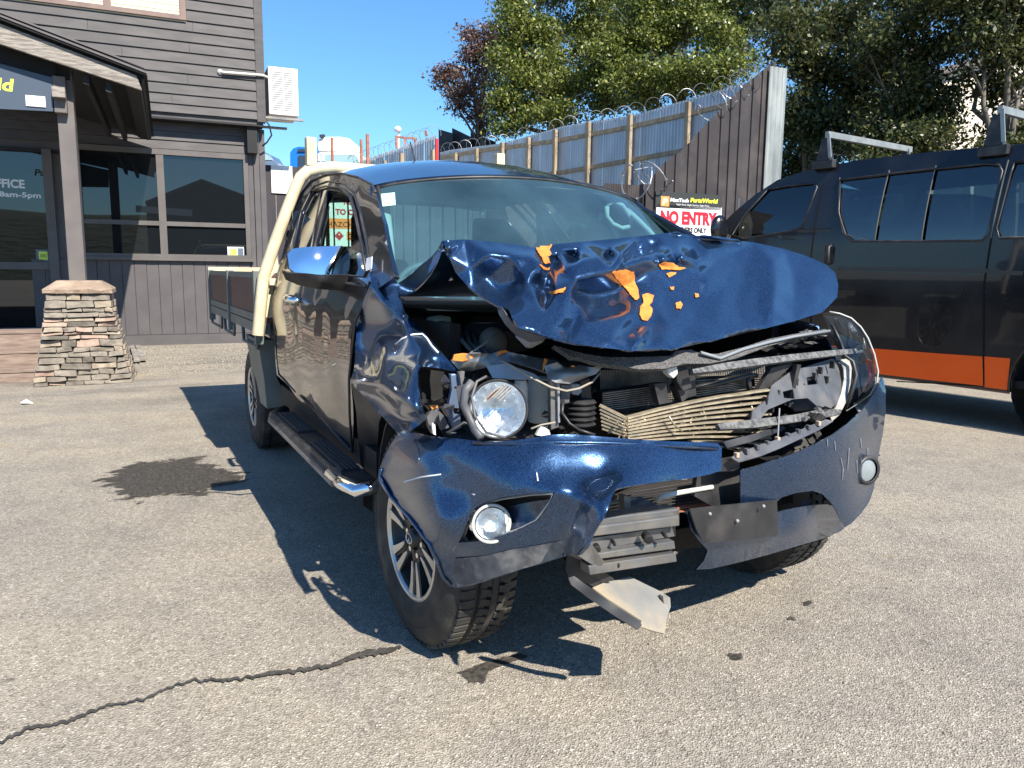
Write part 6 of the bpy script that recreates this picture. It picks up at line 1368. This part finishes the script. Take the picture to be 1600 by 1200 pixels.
photo_sheet('fog_bracket', [(719, 850), (722, 838), (728, 840), (736, 850)], [(719, 850, .60), (722, 838, .60), (736, 850, .57), (728, 840, .59)], flat('bare_metal', ()), fb_, st=6, solid=.004)
photo_sheet('fog_bracket', [(788, 800), (792, 800), (796, 831), (791, 833)], [(788, 800, .45), (792, 800, .45), (796, 831, .45), (791, 833, .45)], K['offwhite'], fb_, st=6, solid=.003)

# ------------------------------------------------------------ front bumper, right half
br_o = [(1157, 735), (1180, 729), (1200, 722), (1225, 714), (1250, 705), (1275, 693), (1300, 680), (1325, 662), (1348, 640), (1366, 615), (1379, 588), (1384, 610), (1384, 640), (1380, 675), (1374, 705), (1369, 735), (1366, 762), (1358, 785), (1345, 803), (1330, 818), (1320, 824), (1314, 815), (1308, 800), (1297, 783), (1285, 772), (1270, 767), (1245, 770), (1222, 777), (1213, 785), (1205, 788), (1157, 792)]
br_c = [(1157, 735, .42), (1157, 792, .43), (1250, 705, .40), (1213, 785, .42), (1300, 680, .42), (1285, 772, .43), (1348, 640, .50), (1379, 588, .66), (1384, 640, .62), (1374, 705, .58), (1366, 762, .54), (1320, 824, .46), (1250, 740, .40), (1310, 740, .43), (1345, 700, .48), (1330, 780, .46), (1200, 750, .41), (1365, 640, .54)]
bR, brv = photo_sheet('front_bumper', br_o, br_c, K['paint'], T, st=8, mode='rbf', it=2, amp=.0012, nscale=.03, solid=.005, ret=True)
for k in range(8):
    u = 1292+k*9.+random.uniform(-3, 3); v = 690+random.uniform(-8, 50); L_ = random.uniform(8, 40); s_ = random.uniform(-.15, .2)
    decal('scratch', [(u, v), (u+.7, v), (u+1.0+s_*L_, v+L_), (u+.5+s_*L_, v+L_)], brv, flat('scratch_dull', (.22, .24, .28)), bR, st=6, lift=.002)
lip_o = [(1215, 800), (1240, 794), (1270, 789), (1292, 788), (1303, 791), (1316, 800), (1328, 816), (1314, 830), (1288, 841), (1250, 852), (1200, 867), (1150, 880), (1110, 889), (1088, 890), (1100, 876), (1106, 860), (1092, 845), (1080, 828), (1074, 800), (1076, 797), (1212, 785)]
photo_sheet('bumper_lip', lip_o, [(1215, 800, .45), (1292, 788, .52), (1314, 822, .60), (1288, 841, .58), (1200, 867, .50), (1110, 889, .47), (1088, 890, .47), (1080, 828, .40), (1074, 800, .40), (1212, 785, .43), (1150, 830, .40), (1250, 820, .46), (1200, 840, .44), (1120, 860, .43)], K['paint'], T, st=9, it=1, solid=.006)
ph = photo_sheet('plate_holder', [(1078, 796), (1110, 792), (1160, 787), (1214, 781), (1216, 835), (1212, 838), (1170, 842), (1105, 849), (1096, 842), (1088, 826)], [(1078, 796, .375), (1214, 781, .415), (1216, 835, .42), (1105, 849, .385), (1150, 815, .385)], K['blackplastic'], T, st=9, solid=.008)
for u, v in ((1109, 803), (1193, 791), (1152, 814)): MB().ball(P(u, v, y=.378), .006, 8, 6).build('rivet', flat('worn_edge_grey', ()), ph)
photo_sheet('lower_grille_hole', [(1205, 772), (1300, 760), (1312, 806), (1210, 812)], [(1205, 772, .62), (1300, 760, .70), (1312, 806, .70), (1210, 812, .62)], K['darkvoid'], T, st=14)
photo_sheet('lower_intake_strip', [(1214, 802), (1245, 796), (1252, 788), (1258, 781), (1266, 786), (1268, 790), (1216, 803)], [(1214, 802, .47), (1266, 786, .53), (1245, 796, .5)], K['greyplastic'], T, st=8)
c_ = P(1354, 734, y=.50); nn_ = Vector((-.05, -.95, .05)).normalized()
fr_ = MB().lathe(c_, nn_, [(-.06, .03), (-.02, .052), (.01, .056), (.016, .050), (.012, .042)], 28).build('fog_lamp', K['blackplastic'], T, smooth=True); MB().lathe(Vector(c_)+nn_*.004, nn_, [(.0, .042), (.006, .02), (.008, .001)], 24).build('lens', flat('fog_glass_grey', (.22, .25, .26), rough=.1), fr_, smooth=True)
photo_sheet('fog_bracket', [(1328, 742), (1334, 738), (1345, 745), (1356, 755), (1366, 752), (1366, 760), (1354, 764), (1340, 756)], [(1328, 742, .46), (1366, 752, .53), (1354, 764, .52), (1340, 756, .49)], K['greyplastic'], fr_, st=6)
# painted strip of clips along the top of the right bumper
cs_ = photo_sheet('bumper_clip_rail', [(1143, 715), (1150, 708), (1180, 698), (1210, 688), (1240, 676), (1268, 664), (1290, 655), (1302, 658), (1280, 672), (1250, 686), (1220, 700), (1190, 712), (1155, 722)], [(1143, 715, .41), (1150, 708, .43), (1210, 688, .44), (1290, 655, .50), (1302, 658, .49), (1220, 700, .42), (1155, 722, .40)], K['greyplastic'], T, st=6, solid=.004)
for k in range(9):
    u = 1150+k*16; v = 712-k*6.2; p = Vector(P(u, v, y=.415+k*.008)); MB().box(p-Vector((.004, .008, .006)), p+Vector((.008, .008, .010))).build('clip', [K['greyplastic'], flat('clip_tan', (.42, .33, .24)), K['blackplastic']][0 if k % 4 else 1], cs_, bevel=.002)

# ------------------------------------------------------------ crash beam, torn lower parts
def plate(name, q, y, th, m, parent=T, bevel=0., label=None, smooth=False):   # q: (u, v) or (u, v, y); a bent plate with real thickness
    pts = [P(p[0], p[1], y=(p[2] if len(p) > 2 else y)) for p in q]
    return MB().prism(pts, (0, th, 0)).build(name, m, parent, bevel=bevel, label=label)
cb = plate('crash_beam', [(905, 826, .33), (1062, 806, .41), (1062, 822, .41), (900, 842, .33)], .4, .05, K['steel'], bevel=.004)
plate('beam_rib', [(922, 812, .36), (1062, 795, .44), (1062, 807, .44), (914, 827, .36)], .4, .06, K['steel'], cb, bevel=.004)
plate('beam_rib', [(917, 842, .37), (1056, 822, .45), (1056, 838, .45), (915, 862, .37)], .4, .03, K['steel'], cb, bevel=.002)
plate('beam_rib', [(925, 866, .34), (1054, 845, .42), (1056, 858, .42), (924, 876, .34)], .4, .06, K['steel'], cb, bevel=.004)
plate('beam_flange', [(920, 884, .33), (1056, 864, .41), (1058, 878, .41), (922, 899, .33)], .4, .05, K['steel'], cb, bevel=.003)
for u, v, r_ in ((1013, 842, .014), (932, 858, .012), (937, 888, .006), (963, 883, .010), (1040, 838, .006), (960, 850, .005)):
    p = Vector(P(u, v, y=.36)); MB().lathe(p, (-.4, -1, 0), [(-.03, r_), (.004, r_), (.006, r_*.6), (.006, 0)], 12).build('bolt', K['darkvoid'], cb)
plate('beam_bracket', [(905, 842, .30), (922, 846, .31), (946, 880, .33), (930, 886, .34), (902, 868, .30)], .3, .02, K['steel'], cb, bevel=.002)
photo_sheet('torn_liner', [(886, 866), (905, 862), (925, 880), (960, 905), (930, 918), (905, 906), (890, 905), (884, 890)], [(886, 866, .40), (925, 880, .38), (960, 905, .38), (890, 905, .40), (930, 918, .4)], K['blackplastic'], T, st=8)
photo_sheet('splash_shield_edge', [(888, 903), (897, 900), (925, 920), (960, 945), (1000, 970), (1003, 977), (997, 984), (960, 962), (920, 935), (893, 914)], [(888, 903, .35), (897, 900, .35), (925, 920, .32), (1000, 970, .26), (997, 984, .25), (920, 935, .32), (960, 953, .28)], K['blackplastic'], T, st=7, solid=.006)
K['shield'] = mat('dusty_splash_shield', (.17, .172, .172), (.27, .24, .185), rough=.7, scale=5., dirt=(.42, .31, .17), dscale=5., damt=.7, bump=.1, bscale=20)
photo_sheet('splash_shield', [(926, 918), (945, 910), (985, 901), (1005, 911), (1030, 923), (1047, 934), (1048, 948), (1043, 962), (1038, 990), (1018, 985), (998, 978), (1003, 970), (980, 955), (950, 936)], [(926, 918, .36), (985, 901, .46), (1047, 934, .38), (1043, 962, .33), (1038, 990, .27), (998, 978, .27), (950, 936, .33), (1010, 945, .35)], K['shield'], T, st=7, it=1, solid=.005)
plate('shield_fold', [(1036, 932, .36), (1047, 935, .36), (1046, 950, .35), (1038, 948, .36)], .3, .02, K['shield'], T)
plate('tow_eye', [(925, 907), (940, 903), (944, 907), (938, 912), (927, 912)], .42, .01, flat('worn_edge_grey', ()), T)
# behind the broken bumper: mesh, bars, hose
plate('lower_grille', [(958, 800), (965, 775), (1000, 760), (1080, 748), (1155, 730), (1156, 790), (1075, 796), (1060, 800)], .60, .02, flat('mesh_brown_black', (.03, .025, .022), rough=.7))
for k in range(9): v = 764+k*4.2; MB().tube([P(985+k*1., v+6, y=.585), P(1150, v-22+k*1.2, y=.585)], .0022, 4).build('grille_wire', K['blackplastic'], T)
MB().tube([P(1026, 782, y=.52), P(1034, 776, y=.5), P(1060, 770, y=.5), P(1113, 761, y=.5)], .008, 10).build('hose', K['offwhite'], T, smooth=True)
plate('upright_bracket', [(975, 775), (984, 776), (988, 806), (976, 808)], .50, .03, K['steel']); plate('cross_bracket', [(985, 792), (1010, 780), (1040, 795), (1036, 803), (986, 807)], .53, .03, K['greyplastic'])
for k in range(4): plate('cooler_bar', [(935+k*3, 806-k*6), (985+k*3, 796-k*6), (985+k*3, 798.5-k*6), (936+k*3, 809-k*6)], .56, .02, K['alu'])
for k in range(2): plate('cooler_bar', [(1040, 781-k*5+20), (1150, 766-k*5+20), (1150, 768-k*5+20), (1040, 784-k*5+20)], .56, .02, K['rust'])
plate('dark_cover', [(1090, 741), (1128, 736), (1156, 724), (1157, 790), (1118, 794), (1085, 775)], .50, .02, K['blackplastic'])
plate('bumper_bracket', [(1120, 722), (1155, 716), (1156, 730), (1146, 736), (1120, 737)], .44, .03, K['blackplastic'])

# ------------------------------------------------------------ engine bay and cooling pack
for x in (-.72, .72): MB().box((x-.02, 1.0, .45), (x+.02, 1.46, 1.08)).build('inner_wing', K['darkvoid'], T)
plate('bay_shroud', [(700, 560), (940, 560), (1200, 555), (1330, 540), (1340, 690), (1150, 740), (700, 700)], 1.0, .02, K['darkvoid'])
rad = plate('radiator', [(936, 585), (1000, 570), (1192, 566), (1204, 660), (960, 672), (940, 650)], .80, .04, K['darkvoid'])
m_ = MB()
for k in range(74):
    u = 938+k*3.5; m_.bar(P(u, 578-(0 if u < 1000 else 6), y=.79), P(u+3, 640, y=.79), .003, .006)
o = m_.build('radiator_fins', K['fin'], rad, fixn=False); o['kind'] = 'stuff'
m_ = MB()
for k in range(20): m_.bar(P(940, 592+k*3.4, y=.785), P(1196, 584+k*3.4, y=.785), .004, .0018)
o = m_.build('radiator_tubes', K['fin'], rad, fixn=False); o['kind'] = 'stuff'
# condenser: closely spaced fine tan bars with a bent lower edge
cn = plate('condenser', [(940, 612), (1022, 601), (1030, 628), (978, 645), (940, 630)], .70, .03, K['darkvoid'])
for k in range(9): MB().bar(P(941, 615+k*3.3, y=.69), P(1024, 604+k*3.3, y=.69), .006, .0032).build('condenser_tube', K['fin'], cn)
cn2 = plate('condenser', [(1086, 592), (1178, 586), (1180, 604), (1086, 618)], .70, .03, K['darkvoid'])
for k in range(8): MB().bar(P(1087, 595+k*3.4, y=.69), P(1168, 589+k*2.4, y=.69), .006, .0032).build('condenser_tube', K['fin'], cn2)
edge_tube([P(u, v, y=.66) for u, v in ((1080, 606), (1120, 600), (1172, 586), (1182, 587))], .010, K['blackplastic'], 'cooler_frame', cn2); edge_tube([P(u, v, y=.66) for u, v in ((1168, 586), (1172, 612))], .010, K['blackplastic'], 'cooler_frame', cn2)
# intercooler: broad bars kinked where the impact pushed it in
ic = plate('intercooler', [(937, 632), (977, 652), (1200, 605), (1205, 690), (1130, 700), (1060, 680), (950, 678)], .66, .03, K['darkvoid'])
for k in range(11):
    v0 = 633+k*6.0; vk = 653+k*4.6; v1 = 609+k*9.4
    ua = 937+k*.8; n_ = 9
    if v0 > 674: ua = 960+k*4
    pts = [P(ua, min(v0, 674), y=.63), P(978, vk, y=.575)]
    for j in range(1, n_+1):
        f = j/n_; uu = 978+(1202-978)*f; pts.append(P(uu, vk+(v1-vk)*f-5*math.sin(f*math.pi)+1.2*mnoise.noise(Vector((uu*.03, k, 0))), y=.575+.05*f))
    if k > 8: pts = pts[5:]
    m_ = MB()
    for a, b in zip(pts, pts[1:]): m_.bar(a, b, .022, .0058)
    m_.build('intercooler_bar', K['alu'], ic, fixn=False)
rr_ = random.Random(5)
m_ = MB()
for k in range(150):
    u = rr_.choice([rr_.gauss(978, 5), rr_.gauss(1000, 14), rr_.gauss(1080, 22), rr_.uniform(945, 1190)]); f = (u-978)/224; v = 655-40*max(0, f)+rr_.uniform(0, 42); p = Vector(P(u, v, y=.572+.05*max(0, f)))
    m_.bar(p, p+Vector((rr_.uniform(-.012, .012), -.006, rr_.uniform(-.012, .012))), .003, .002)
o = m_.build('bent_fin_debris', K['alu'], ic, fixn=False); o['kind'] = 'stuff'
edge_tube([P(u, v, y=.555) for u, v in ((1045, 650), (1052, 662), (1066, 674))], .003, K['alu'], 'bent_tube', ic)
# centre latch stay
lt = plate('latch_stay', [(1022, 600), (1040, 598), (1046, 625), (1052, 628), (1030, 632)], .60, .03, K['blackplastic'])
plate('latch_stay', [(1070, 588), (1086, 585), (1088, 618), (1075, 621), (1066, 628), (1058, 605)], .60, .04, K['blackplastic']); plate('latch', [(1043, 572), (1058, 570), (1060, 584), (1053, 592), (1044, 584)], .55, .03, K['offwhite'], lt, bevel=.004); plate('latch_cover', [(1056, 572), (1075, 575), (1082, 606), (1068, 612), (1058, 596)], .57, .03, K['blackplastic'], lt, bevel=.004)
# foam band under the bonnet edge
photo_sheet('bonnet_seal', [(865, 539), (885, 545), (915, 553), (950, 558), (1000, 558), (1050, 556), (1056, 548), (1080, 546), (1095, 552), (1120, 553), (1160, 543), (1200, 530), (1240, 522), (1290, 514), (1296, 520), (1240, 530), (1200, 541), (1150, 560), (1110, 568), (1070, 568), (1040, 576), (1000, 577), (960, 571), (925, 565), (890, 556)],
            [(865, 539, .60), (950, 560, .53), (1050, 560, .53), (1120, 556, .58), (1200, 534, .64), (1290, 516, .74), (1000, 572, .51), (900, 556, .55), (1090, 562, .56)], K['foam'], T, st=7, it=1, solid=.018)
edge_tube([P(u, v, y=yy) for u, v, yy in ((1095, 551, .56), (1125, 560, .57), (1160, 546, .60), (1200, 535, .63), (1240, 526, .67), (1296, 517, .74))], .006, flat('cold_grey_edge', (.2, .22, .24)), 'seal_edge', T)
# left: radiator support header with orange torn edges
hd = photo_sheet('radiator_support', [(704, 563), (712, 556), (735, 553), (770, 552), (778, 549), (800, 551), (835, 558), (872, 564), (880, 572), (905, 576), (935, 572), (942, 574), (925, 583), (895, 588), (865, 586), (835, 575), (795, 565), (770, 572), (735, 580), (716, 578)],
                 [(704, 563, .80), (778, 549, .72), (835, 558, .66), (895, 580, .58), (942, 574, .58), (716, 578, .78), (770, 572, .70), (865, 586, .58), (735, 560, .74), (800, 560, .68)], K['steel'], T, st=6, mode='lin', amp=.006, nscale=.1, solid=.006)
for q, yy in (([(707, 563), (710, 554), (724, 552), (748, 554), (744, 560), (722, 565)], .75), ([(776, 556), (780, 549), (790, 547), (798, 550), (787, 552)], .70), ([(852, 560), (856, 562), (853, 571), (849, 580), (850, 568)], .60), ([(893, 571), (898, 571), (899, 580), (894, 578)], .56), ([(672, 634), (684, 634), (684, 638), (676, 642)], .72)):
    plate('torn_orange_edge', q, yy, .006, K['orange_fill'], hd, bevel=.001)
photo_sheet('header_flange', [(850, 572), (870, 566), (885, 576), (905, 570), (925, 574), (941, 573), (932, 584), (890, 600), (868, 598), (856, 590)], [(850, 572, .56), (905, 570, .57), (932, 584, .55), (868, 598, .53), (885, 580, .54)], K['steel'], T, st=6, mode='lin', solid=.004)
plate('bay_strip', [(704, 585), (712, 584), (718, 590), (716, 625), (722, 668), (706, 676), (700, 640), (706, 610)], .76, .02, flat('blue_grey_metal', (.16, .22, .34), rough=.3, metal=.5), bevel=.003)
plate('bay_strip', [(718, 582), (726, 580), (725, 592), (721, 604)], .74, .02, K['steel'])
plate('guard_inner', [(654, 576), (700, 582), (702, 612), (690, 640), (672, 652), (662, 640)], .98, .02, K['darkvoid'])
for q in ([(667, 652), (675, 640), (686, 636), (684, 652), (680, 668), (676, 678), (671, 668)], [(684, 640), (694, 650), (702, 668), (690, 672)]): plate('broken_clip', q, .72, .02, K['greyplastic'])
plate('broken_clip', [(675, 660), (680, 664), (681, 680), (677, 678)], .70, .01, K['white'])
# battery tray, tanks, pipes
def cyl(u, v0, v1, y, r, m, name, r2=None, parent=T):
    a = Vector(P(u, v1, y=y)); b = Vector(P(u, v0, y=y)); b = Vector((a.x, a.y, b.z)); return MB().lathe(a, (0, 0, 1), [(0, r*.7), (.005, r), ((b-a).length*.8, r2 or r), ((b-a).length, (r2 or r)*.8)], 20, cap0=True, cap1=True).build(name, m, parent, smooth=True, ang=40)
cyl(813, 594, 650, .70, .022, K['white'], 'washer_neck'); cyl(842, 590, 660, .74, .036, K['offwhite'], 'coolant_tank', .042)
cyl(775, 505, 548, 1.12, .12, K['darkvoid'], 'strut_tower')
for k in range(5):
    q = [P(718+k*11, 515+k*4, y=1.05), P(722+k*12, 532+k*4, y=1.0), P(738+k*12, 550+k*1, y=.92)]
    MB().tube(q, .008, 8).build('intake_rib', flat('rib_grey', (.06, .06, .06), rough=.5), T, smooth=True)
MB().ball(P(770, 536, y=1.0), (.05, .05, .055), 16, 10).build('horn_bowl', flat('dusty_brown_plastic', (.11, .10, .085), rough=.6), T, smooth=True)
plate('fluid_tank', [(680, 498), (706, 494), (710, 530), (704, 552), (690, 540)], 1.15, .1, flat('aged_tank', (.22, .21, .13), rough=.5), bevel=.01)
MB().box((-.5, 1.35, .98), (.5, 1.44, 1.08)).build('wiper_tray', K['darkvoid'], T)
plate('stay', [(860, 586), (873, 586), (874, 668), (861, 672)], .56, .02, K['steel'], bevel=.003)
MB().tube([P(872, 590, y=.55), P(873, 660, y=.55)], .004, 6).build('stay_edge', flat('worn_edge_grey', ()), T)
c2 = MB(); cc = P(908, 645, y=.62)
for k in range(5): c2.lathe(Vector(cc)+Vector((0, 0, -.034+k*.017)), (0, 0, 1), [(-.007, .040), (0, .047), (.007, .040)], 24, cap0=True, cap1=True)
c2.build('ribbed_duct', K['blackplastic'], T, smooth=True, ang=50)
for pts, r_, m_ in (([(782, 563, .66), (800, 572, .60), (830, 590, .56), (860, 605, .53), (885, 611, .53), (905, 607, .53), (925, 597, .54), (937, 583, .56)], .0035, 'cable_tan'), ([(735, 552, .8), (760, 535, .82), (778, 520, .9)], .003, 'cable_tan'),
                    ([(880, 625, .55), (878, 645, .54), (890, 662, .53), (905, 672, .5), (930, 680, .47)], .005, 'b'), ([(700, 676, .6), (725, 660, .6), (744, 666, .58), (746, 682, .55)], .004, 'b'), ([(830, 670, .52), (845, 664, .52), (868, 660, .5)], .003, 'cable_tan')):
    MB().tube([P(u, v, y=yy) for u, v, yy in pts], r_, 6).build('cable', flat('cable_tan', (.28, .25, .2)) if m_ != 'b' else K['blackplastic'], T, smooth=True)
plate('sensor', [(892, 600), (906, 600), (910, 612), (904, 618), (894, 616)], .60, .02, flat('worn_edge_grey', ()), bevel=.003); plate('side_duct', [(906, 594), (922, 590), (926, 628), (908, 632)], .66, .05, K['blackplastic'], bevel=.004)
plate('module', [(876, 600), (893, 602), (890, 630), (876, 632)], .60, .03, K['greyplastic'], bevel=.003)
plate('horn_bracket', [(838, 680), (846, 664), (858, 672), (862, 684)], .52, .01, K['offwhite'])
# left headlamp: bare reflector without its lens
hc = Vector(P(778, 640, y=.60)); hn = Vector((-.35, -.9, .28)).normalized()
hl = MB().lathe(hc, hn, [(-.05, .060), (.012, .088), (.018, .084), (.006, .079)], 40).build('headlamp', K['blackplastic'], T, smooth=True)
MB().lathe(hc, hn, [(-.055, .0), (-.045, .035), (-.022, .062), (.010, .080)], 40).build('reflector', K['chrome_hot'], hl, smooth=True)
MB().lathe(hc, hn, [(.0, .079), (.018, .066), (.030, .04), (.036, .001)], 40).build('projector_lens', K['lens'], hl, smooth=True)
for k in range(7):
    a = k*.16-.5; p = hc+hn*.02+Vector((math.sin(a)*.05-.01, 0, .035+.012*math.cos(a*3)))
    MB().bar(p+Vector((-.016, -.012, -.01)), p+Vector((.022, -.012, .022)), .006, .004).build('broken_shard', flat('shard_mirror', (.8, .8, .8), rough=.1, metal=.9), hl)
edge_tube([P(u, v, y=yy) for u, v, yy in ((738, 596, .60), (727, 610, .60), (724, 630, .60), (733, 650, .60), (742, 672, .57), (752, 684, .54))], .012, K['greyplastic'], 'lamp_housing_edge', hl)
edge_tube([P(u, v, y=yy) for u, v, yy in ((760, 588, .62), (745, 596, .61), (737, 620, .6), (742, 650, .58), (760, 676, .54), (790, 684, .50))], .004, K['greyplastic'], 'lamp_housing_edge', hl)
photo_sheet('lamp_housing', [(712, 604), (732, 598), (742, 612), (738, 630), (746, 650), (738, 668), (725, 650), (716, 630)], [(712, 604, .70), (742, 612, .64), (738, 668, .62), (716, 630, .68)], K['greyplastic'], hl, st=7)
photo_sheet('lamp_top_cover', [(760, 572), (790, 568), (835, 584), (845, 592), (800, 592), (770, 590)], [(760, 572, .70), (790, 568, .68), (845, 592, .62), (770, 590, .66)], flat('pale_grey_plastic', (.38, .4, .42), rough=.4), T, st=7)
# lots of small torn plastic around the lamp
rr_ = random.Random(9)
for k in range(80):
    u = rr_.uniform(690, 935); v = rr_.uniform(586, 680)
    if 732 < u < 822 and 598 < v < 682: continue
    s_ = rr_.uniform(3, 12); a = rr_.uniform(0, 3.1); yy = rr_.uniform(.62, .88); q = []
    for j in range(4): aa = a+j*1.57+rr_.uniform(-.3, .3); q.append((u+s_*math.cos(aa)*rr_.uniform(.4, 1.3), v+s_*math.sin(aa)*rr_.uniform(.3, .9), yy+rr_.uniform(-.03, .03)))
    plate('broken_trim_piece', q, yy, .008, rr_.choice([K['blackplastic'], K['greyplastic'], K['blackplastic'], K['darkvoid'], K['offwhite'] if k % 5 == 0 else K['greyplastic']]), T)
# ------------------------------------------------------------ right front: broken grille frame, headlamp
gp = photo_sheet('grille_frame', [(1176, 642), (1200, 622), (1206, 602), (1236, 580), (1262, 572), (1300, 560), (1318, 566), (1318, 600), (1308, 630), (1296, 640), (1276, 634), (1262, 622), (1238, 624), (1200, 640), (1184, 660), (1172, 668)],
                 [(1176, 642, .58), (1206, 602, .62), (1262, 572, .68), (1318, 566, .76), (1308, 630, .66), (1238, 624, .60), (1172, 668, .55), (1270, 600, .65)], K['greyplastic'], T, st=7, solid=.006, holes=[[(1223, 612), (1239, 608), (1242, 623), (1226, 627)][:3]+[(1225, 622)], [(1260, 590), (1276, 586), (1278, 600), (1262, 602)]])
for k in range(13):
    u = 1188+k*9.5; v = 640-k*5.2+rr_.uniform(-7, 18); plate('frame_rib', [(u, v), (u+2.2, v), (u+3.4, v-11), (u+1.2, v-11)], .58+k*.008, .02, K['blackplastic'], gp)
K['duston'] = mat('dusty_black_strip', (.045, .047, .05), (.16, .16, .155), rough=.7, scale=60., bump=.4, bscale=90)
photo_sheet('grille_bar', [(1082, 577), (1130, 567), (1180, 560), (1240, 553), (1300, 547), (1345, 544), (1346, 551), (1300, 556), (1240, 563), (1180, 571), (1130, 578), (1084, 583)], [(1082, 577, .53), (1180, 565, .57), (1240, 558, .61), (1300, 551, .67), (1345, 547, .76), (1084, 583, .52)], K['duston'], T, st=6, solid=.016)
photo_sheet('grille_bar', [(1122, 662), (1180, 655), (1240, 648), (1290, 638), (1316, 640), (1312, 648), (1290, 652), (1240, 660), (1180, 668), (1126, 671)], [(1122, 662, .50), (1180, 661, .51), (1240, 654, .53), (1312, 644, .60), (1126, 671, .49)], K['duston'], T, st=6, solid=.016)
photo_sheet('grille_bar', [(1130, 690), (1170, 680), (1215, 668), (1218, 674), (1175, 690), (1136, 700)], [(1130, 690, .50), (1215, 668, .54), (1136, 700, .49)], K['blackplastic'], T, st=6, solid=.01)
plate('grille_slat', [(1206, 575), (1240, 568), (1215, 592), (1196, 610), (1180, 626), (1176, 622)], .64, .02, K['blackplastic']); plate('grille_slat', [(1246, 570), (1252, 570), (1236, 636), (1232, 636)], .62, .02, K['blackplastic'])
MB().tube([P(1218, 638, y=.52), P(1215, 690, y=.50)], .003, 5).build('wire', flat('worn_edge_grey', ()), T)
K['glue'] = mat('pale_glue_strip', (.30, .29, .27), (.44, .43, .40), rough=.8, scale=50., bump=.6, bscale=60)
photo_sheet('lamp_mount_strip', [(1312, 562), (1326, 560), (1331, 575), (1329, 600), (1322, 628), (1312, 648), (1300, 658), (1297, 650), (1306, 636), (1314, 615), (1319, 592), (1318, 575)], [X(1312, 562, .80), X(1331, 575, .83), X(1322, 628, .78), X(1300, 658, .70), X(1306, 636, .72), X(1318, 592, .79)], K['glue'], T, st=6, solid=.008)
hr = photo_sheet('headlamp', [(1284, 489), (1296, 487), (1312, 490), (1330, 497), (1345, 511), (1356, 528), (1366, 553), (1372, 580), (1370, 600), (1360, 616), (1340, 630), (1322, 642), (1318, 640), (1330, 612), (1336, 585), (1330, 562), (1318, 556), (1312, 535), (1300, 508)],
                [X(1284, 489, .74), X(1312, 490, .80), X(1345, 511, .87), X(1366, 553, .915), X(1372, 580, .925), X(1360, 616, .90), X(1322, 642, .80), X(1330, 612, .80), X(1330, 562, .83), X(1300, 508, .78), X(1350, 570, .90), X(1335, 530, .87)], K['lens'], T, st=7, solid=0)
photo_sheet('lamp_body', [(1286, 493), (1312, 494), (1330, 501), (1350, 524), (1364, 556), (1368, 598), (1340, 626), (1322, 638), (1334, 600), (1330, 568), (1316, 560)], [X(1286, 493, .80), X(1312, 494, .86), X(1350, 524, .93), X(1364, 556, .97), X(1368, 598, .98), X(1322, 638, .86), X(1330, 568, .90)], flat('lamp_dark', (.012, .013, .015), rough=.25), hr, st=8)
for q, xx, mm in (([(1314, 508), (1328, 503), (1340, 517), (1345, 540), (1331, 546), (1318, 532)], .885, K['chrome_hot']), ([(1343, 578), (1352, 566), (1360, 588), (1350, 612), (1336, 622), (1340, 600)], .93, K['chrome_hot']), ([(1354, 560), (1364, 564), (1365, 592), (1354, 608), (1360, 584)], .935, flat('lamp_amber', (.45, .10, .06), rough=.3)),
                  ([(1328, 552), (1350, 547), (1356, 562), (1338, 567)], .915, flat('lamp_silver', (.5, .52, .55), rough=.2, metal=.7)), ([(1300, 496), (1310, 498), (1322, 520), (1316, 524)], .84, flat('lamp_silver', ())), ([(1341, 515), (1350, 528), (1354, 545), (1349, 545)], .93, flat('lamp_silver', ())), ([(1330, 600), (1340, 596), (1332, 622), (1324, 634)], .87, flat('lamp_silver', ()))):
    MB().prism([P(u, v, x=xx) for u, v in q], (.01, .02, 0)).build('lamp_reflector', mm, hr, bevel=.002)
edge_tube([P(u, v, x=xx) for u, v, xx in ((1296, 487, .765), (1312, 490, .80), (1330, 497, .84), (1345, 511, .87), (1356, 528, .89), (1366, 553, .915), (1372, 580, .925), (1370, 600, .92), (1360, 616, .90), (1340, 630, .85), (1322, 642, .80))], .0035, flat('clear_rim_grey', ()), 'lens_rim', hr)
edge_tube([P(u, v, x=xx) for u, v, xx in ((1300, 507, .765), (1313, 534, .79), (1320, 556, .80), (1333, 565, .82), (1338, 586, .81), (1331, 612, .79), (1320, 640, .78))], .007, K['blackplastic'], 'lamp_edge', hr)
rr_ = random.Random(21)
for k in range(26):
    u = rr_.uniform(1180, 1305); v = 552-(u-1180)*.25+rr_.uniform(-14, 6); s_ = rr_.uniform(5, 14); yy = rr_.uniform(.74, .92); q = []
    for j in range(4): aa = j*1.57+rr_.uniform(-.4, .4); q.append((u+s_*math.cos(aa)*rr_.uniform(.6, 1.4), v+s_*math.sin(aa)*rr_.uniform(.2, .6), yy+rr_.uniform(-.02, .02)))
    plate('broken_trim_piece', q, yy, .008, rr_.choice([K['blackplastic'], K['greyplastic'], K['darkvoid'], K['steel']]), T)
for k in range(16):
    u = rr_.uniform(1150, 1300); v = 700-(u-1150)*.33+rr_.uniform(-26, -4); s_ = rr_.uniform(5, 12); yy = rr_.uniform(.52, .62); q = []
    for j in range(4): aa = j*1.57+rr_.uniform(-.4, .4); q.append((u+s_*math.cos(aa), v+s_*math.sin(aa)*.6, yy+rr_.uniform(-.02, .02)))
    plate('broken_trim_piece', q, yy, .008, rr_.choice([K['blackplastic'], K['greyplastic'], K['blackplastic']]), T)
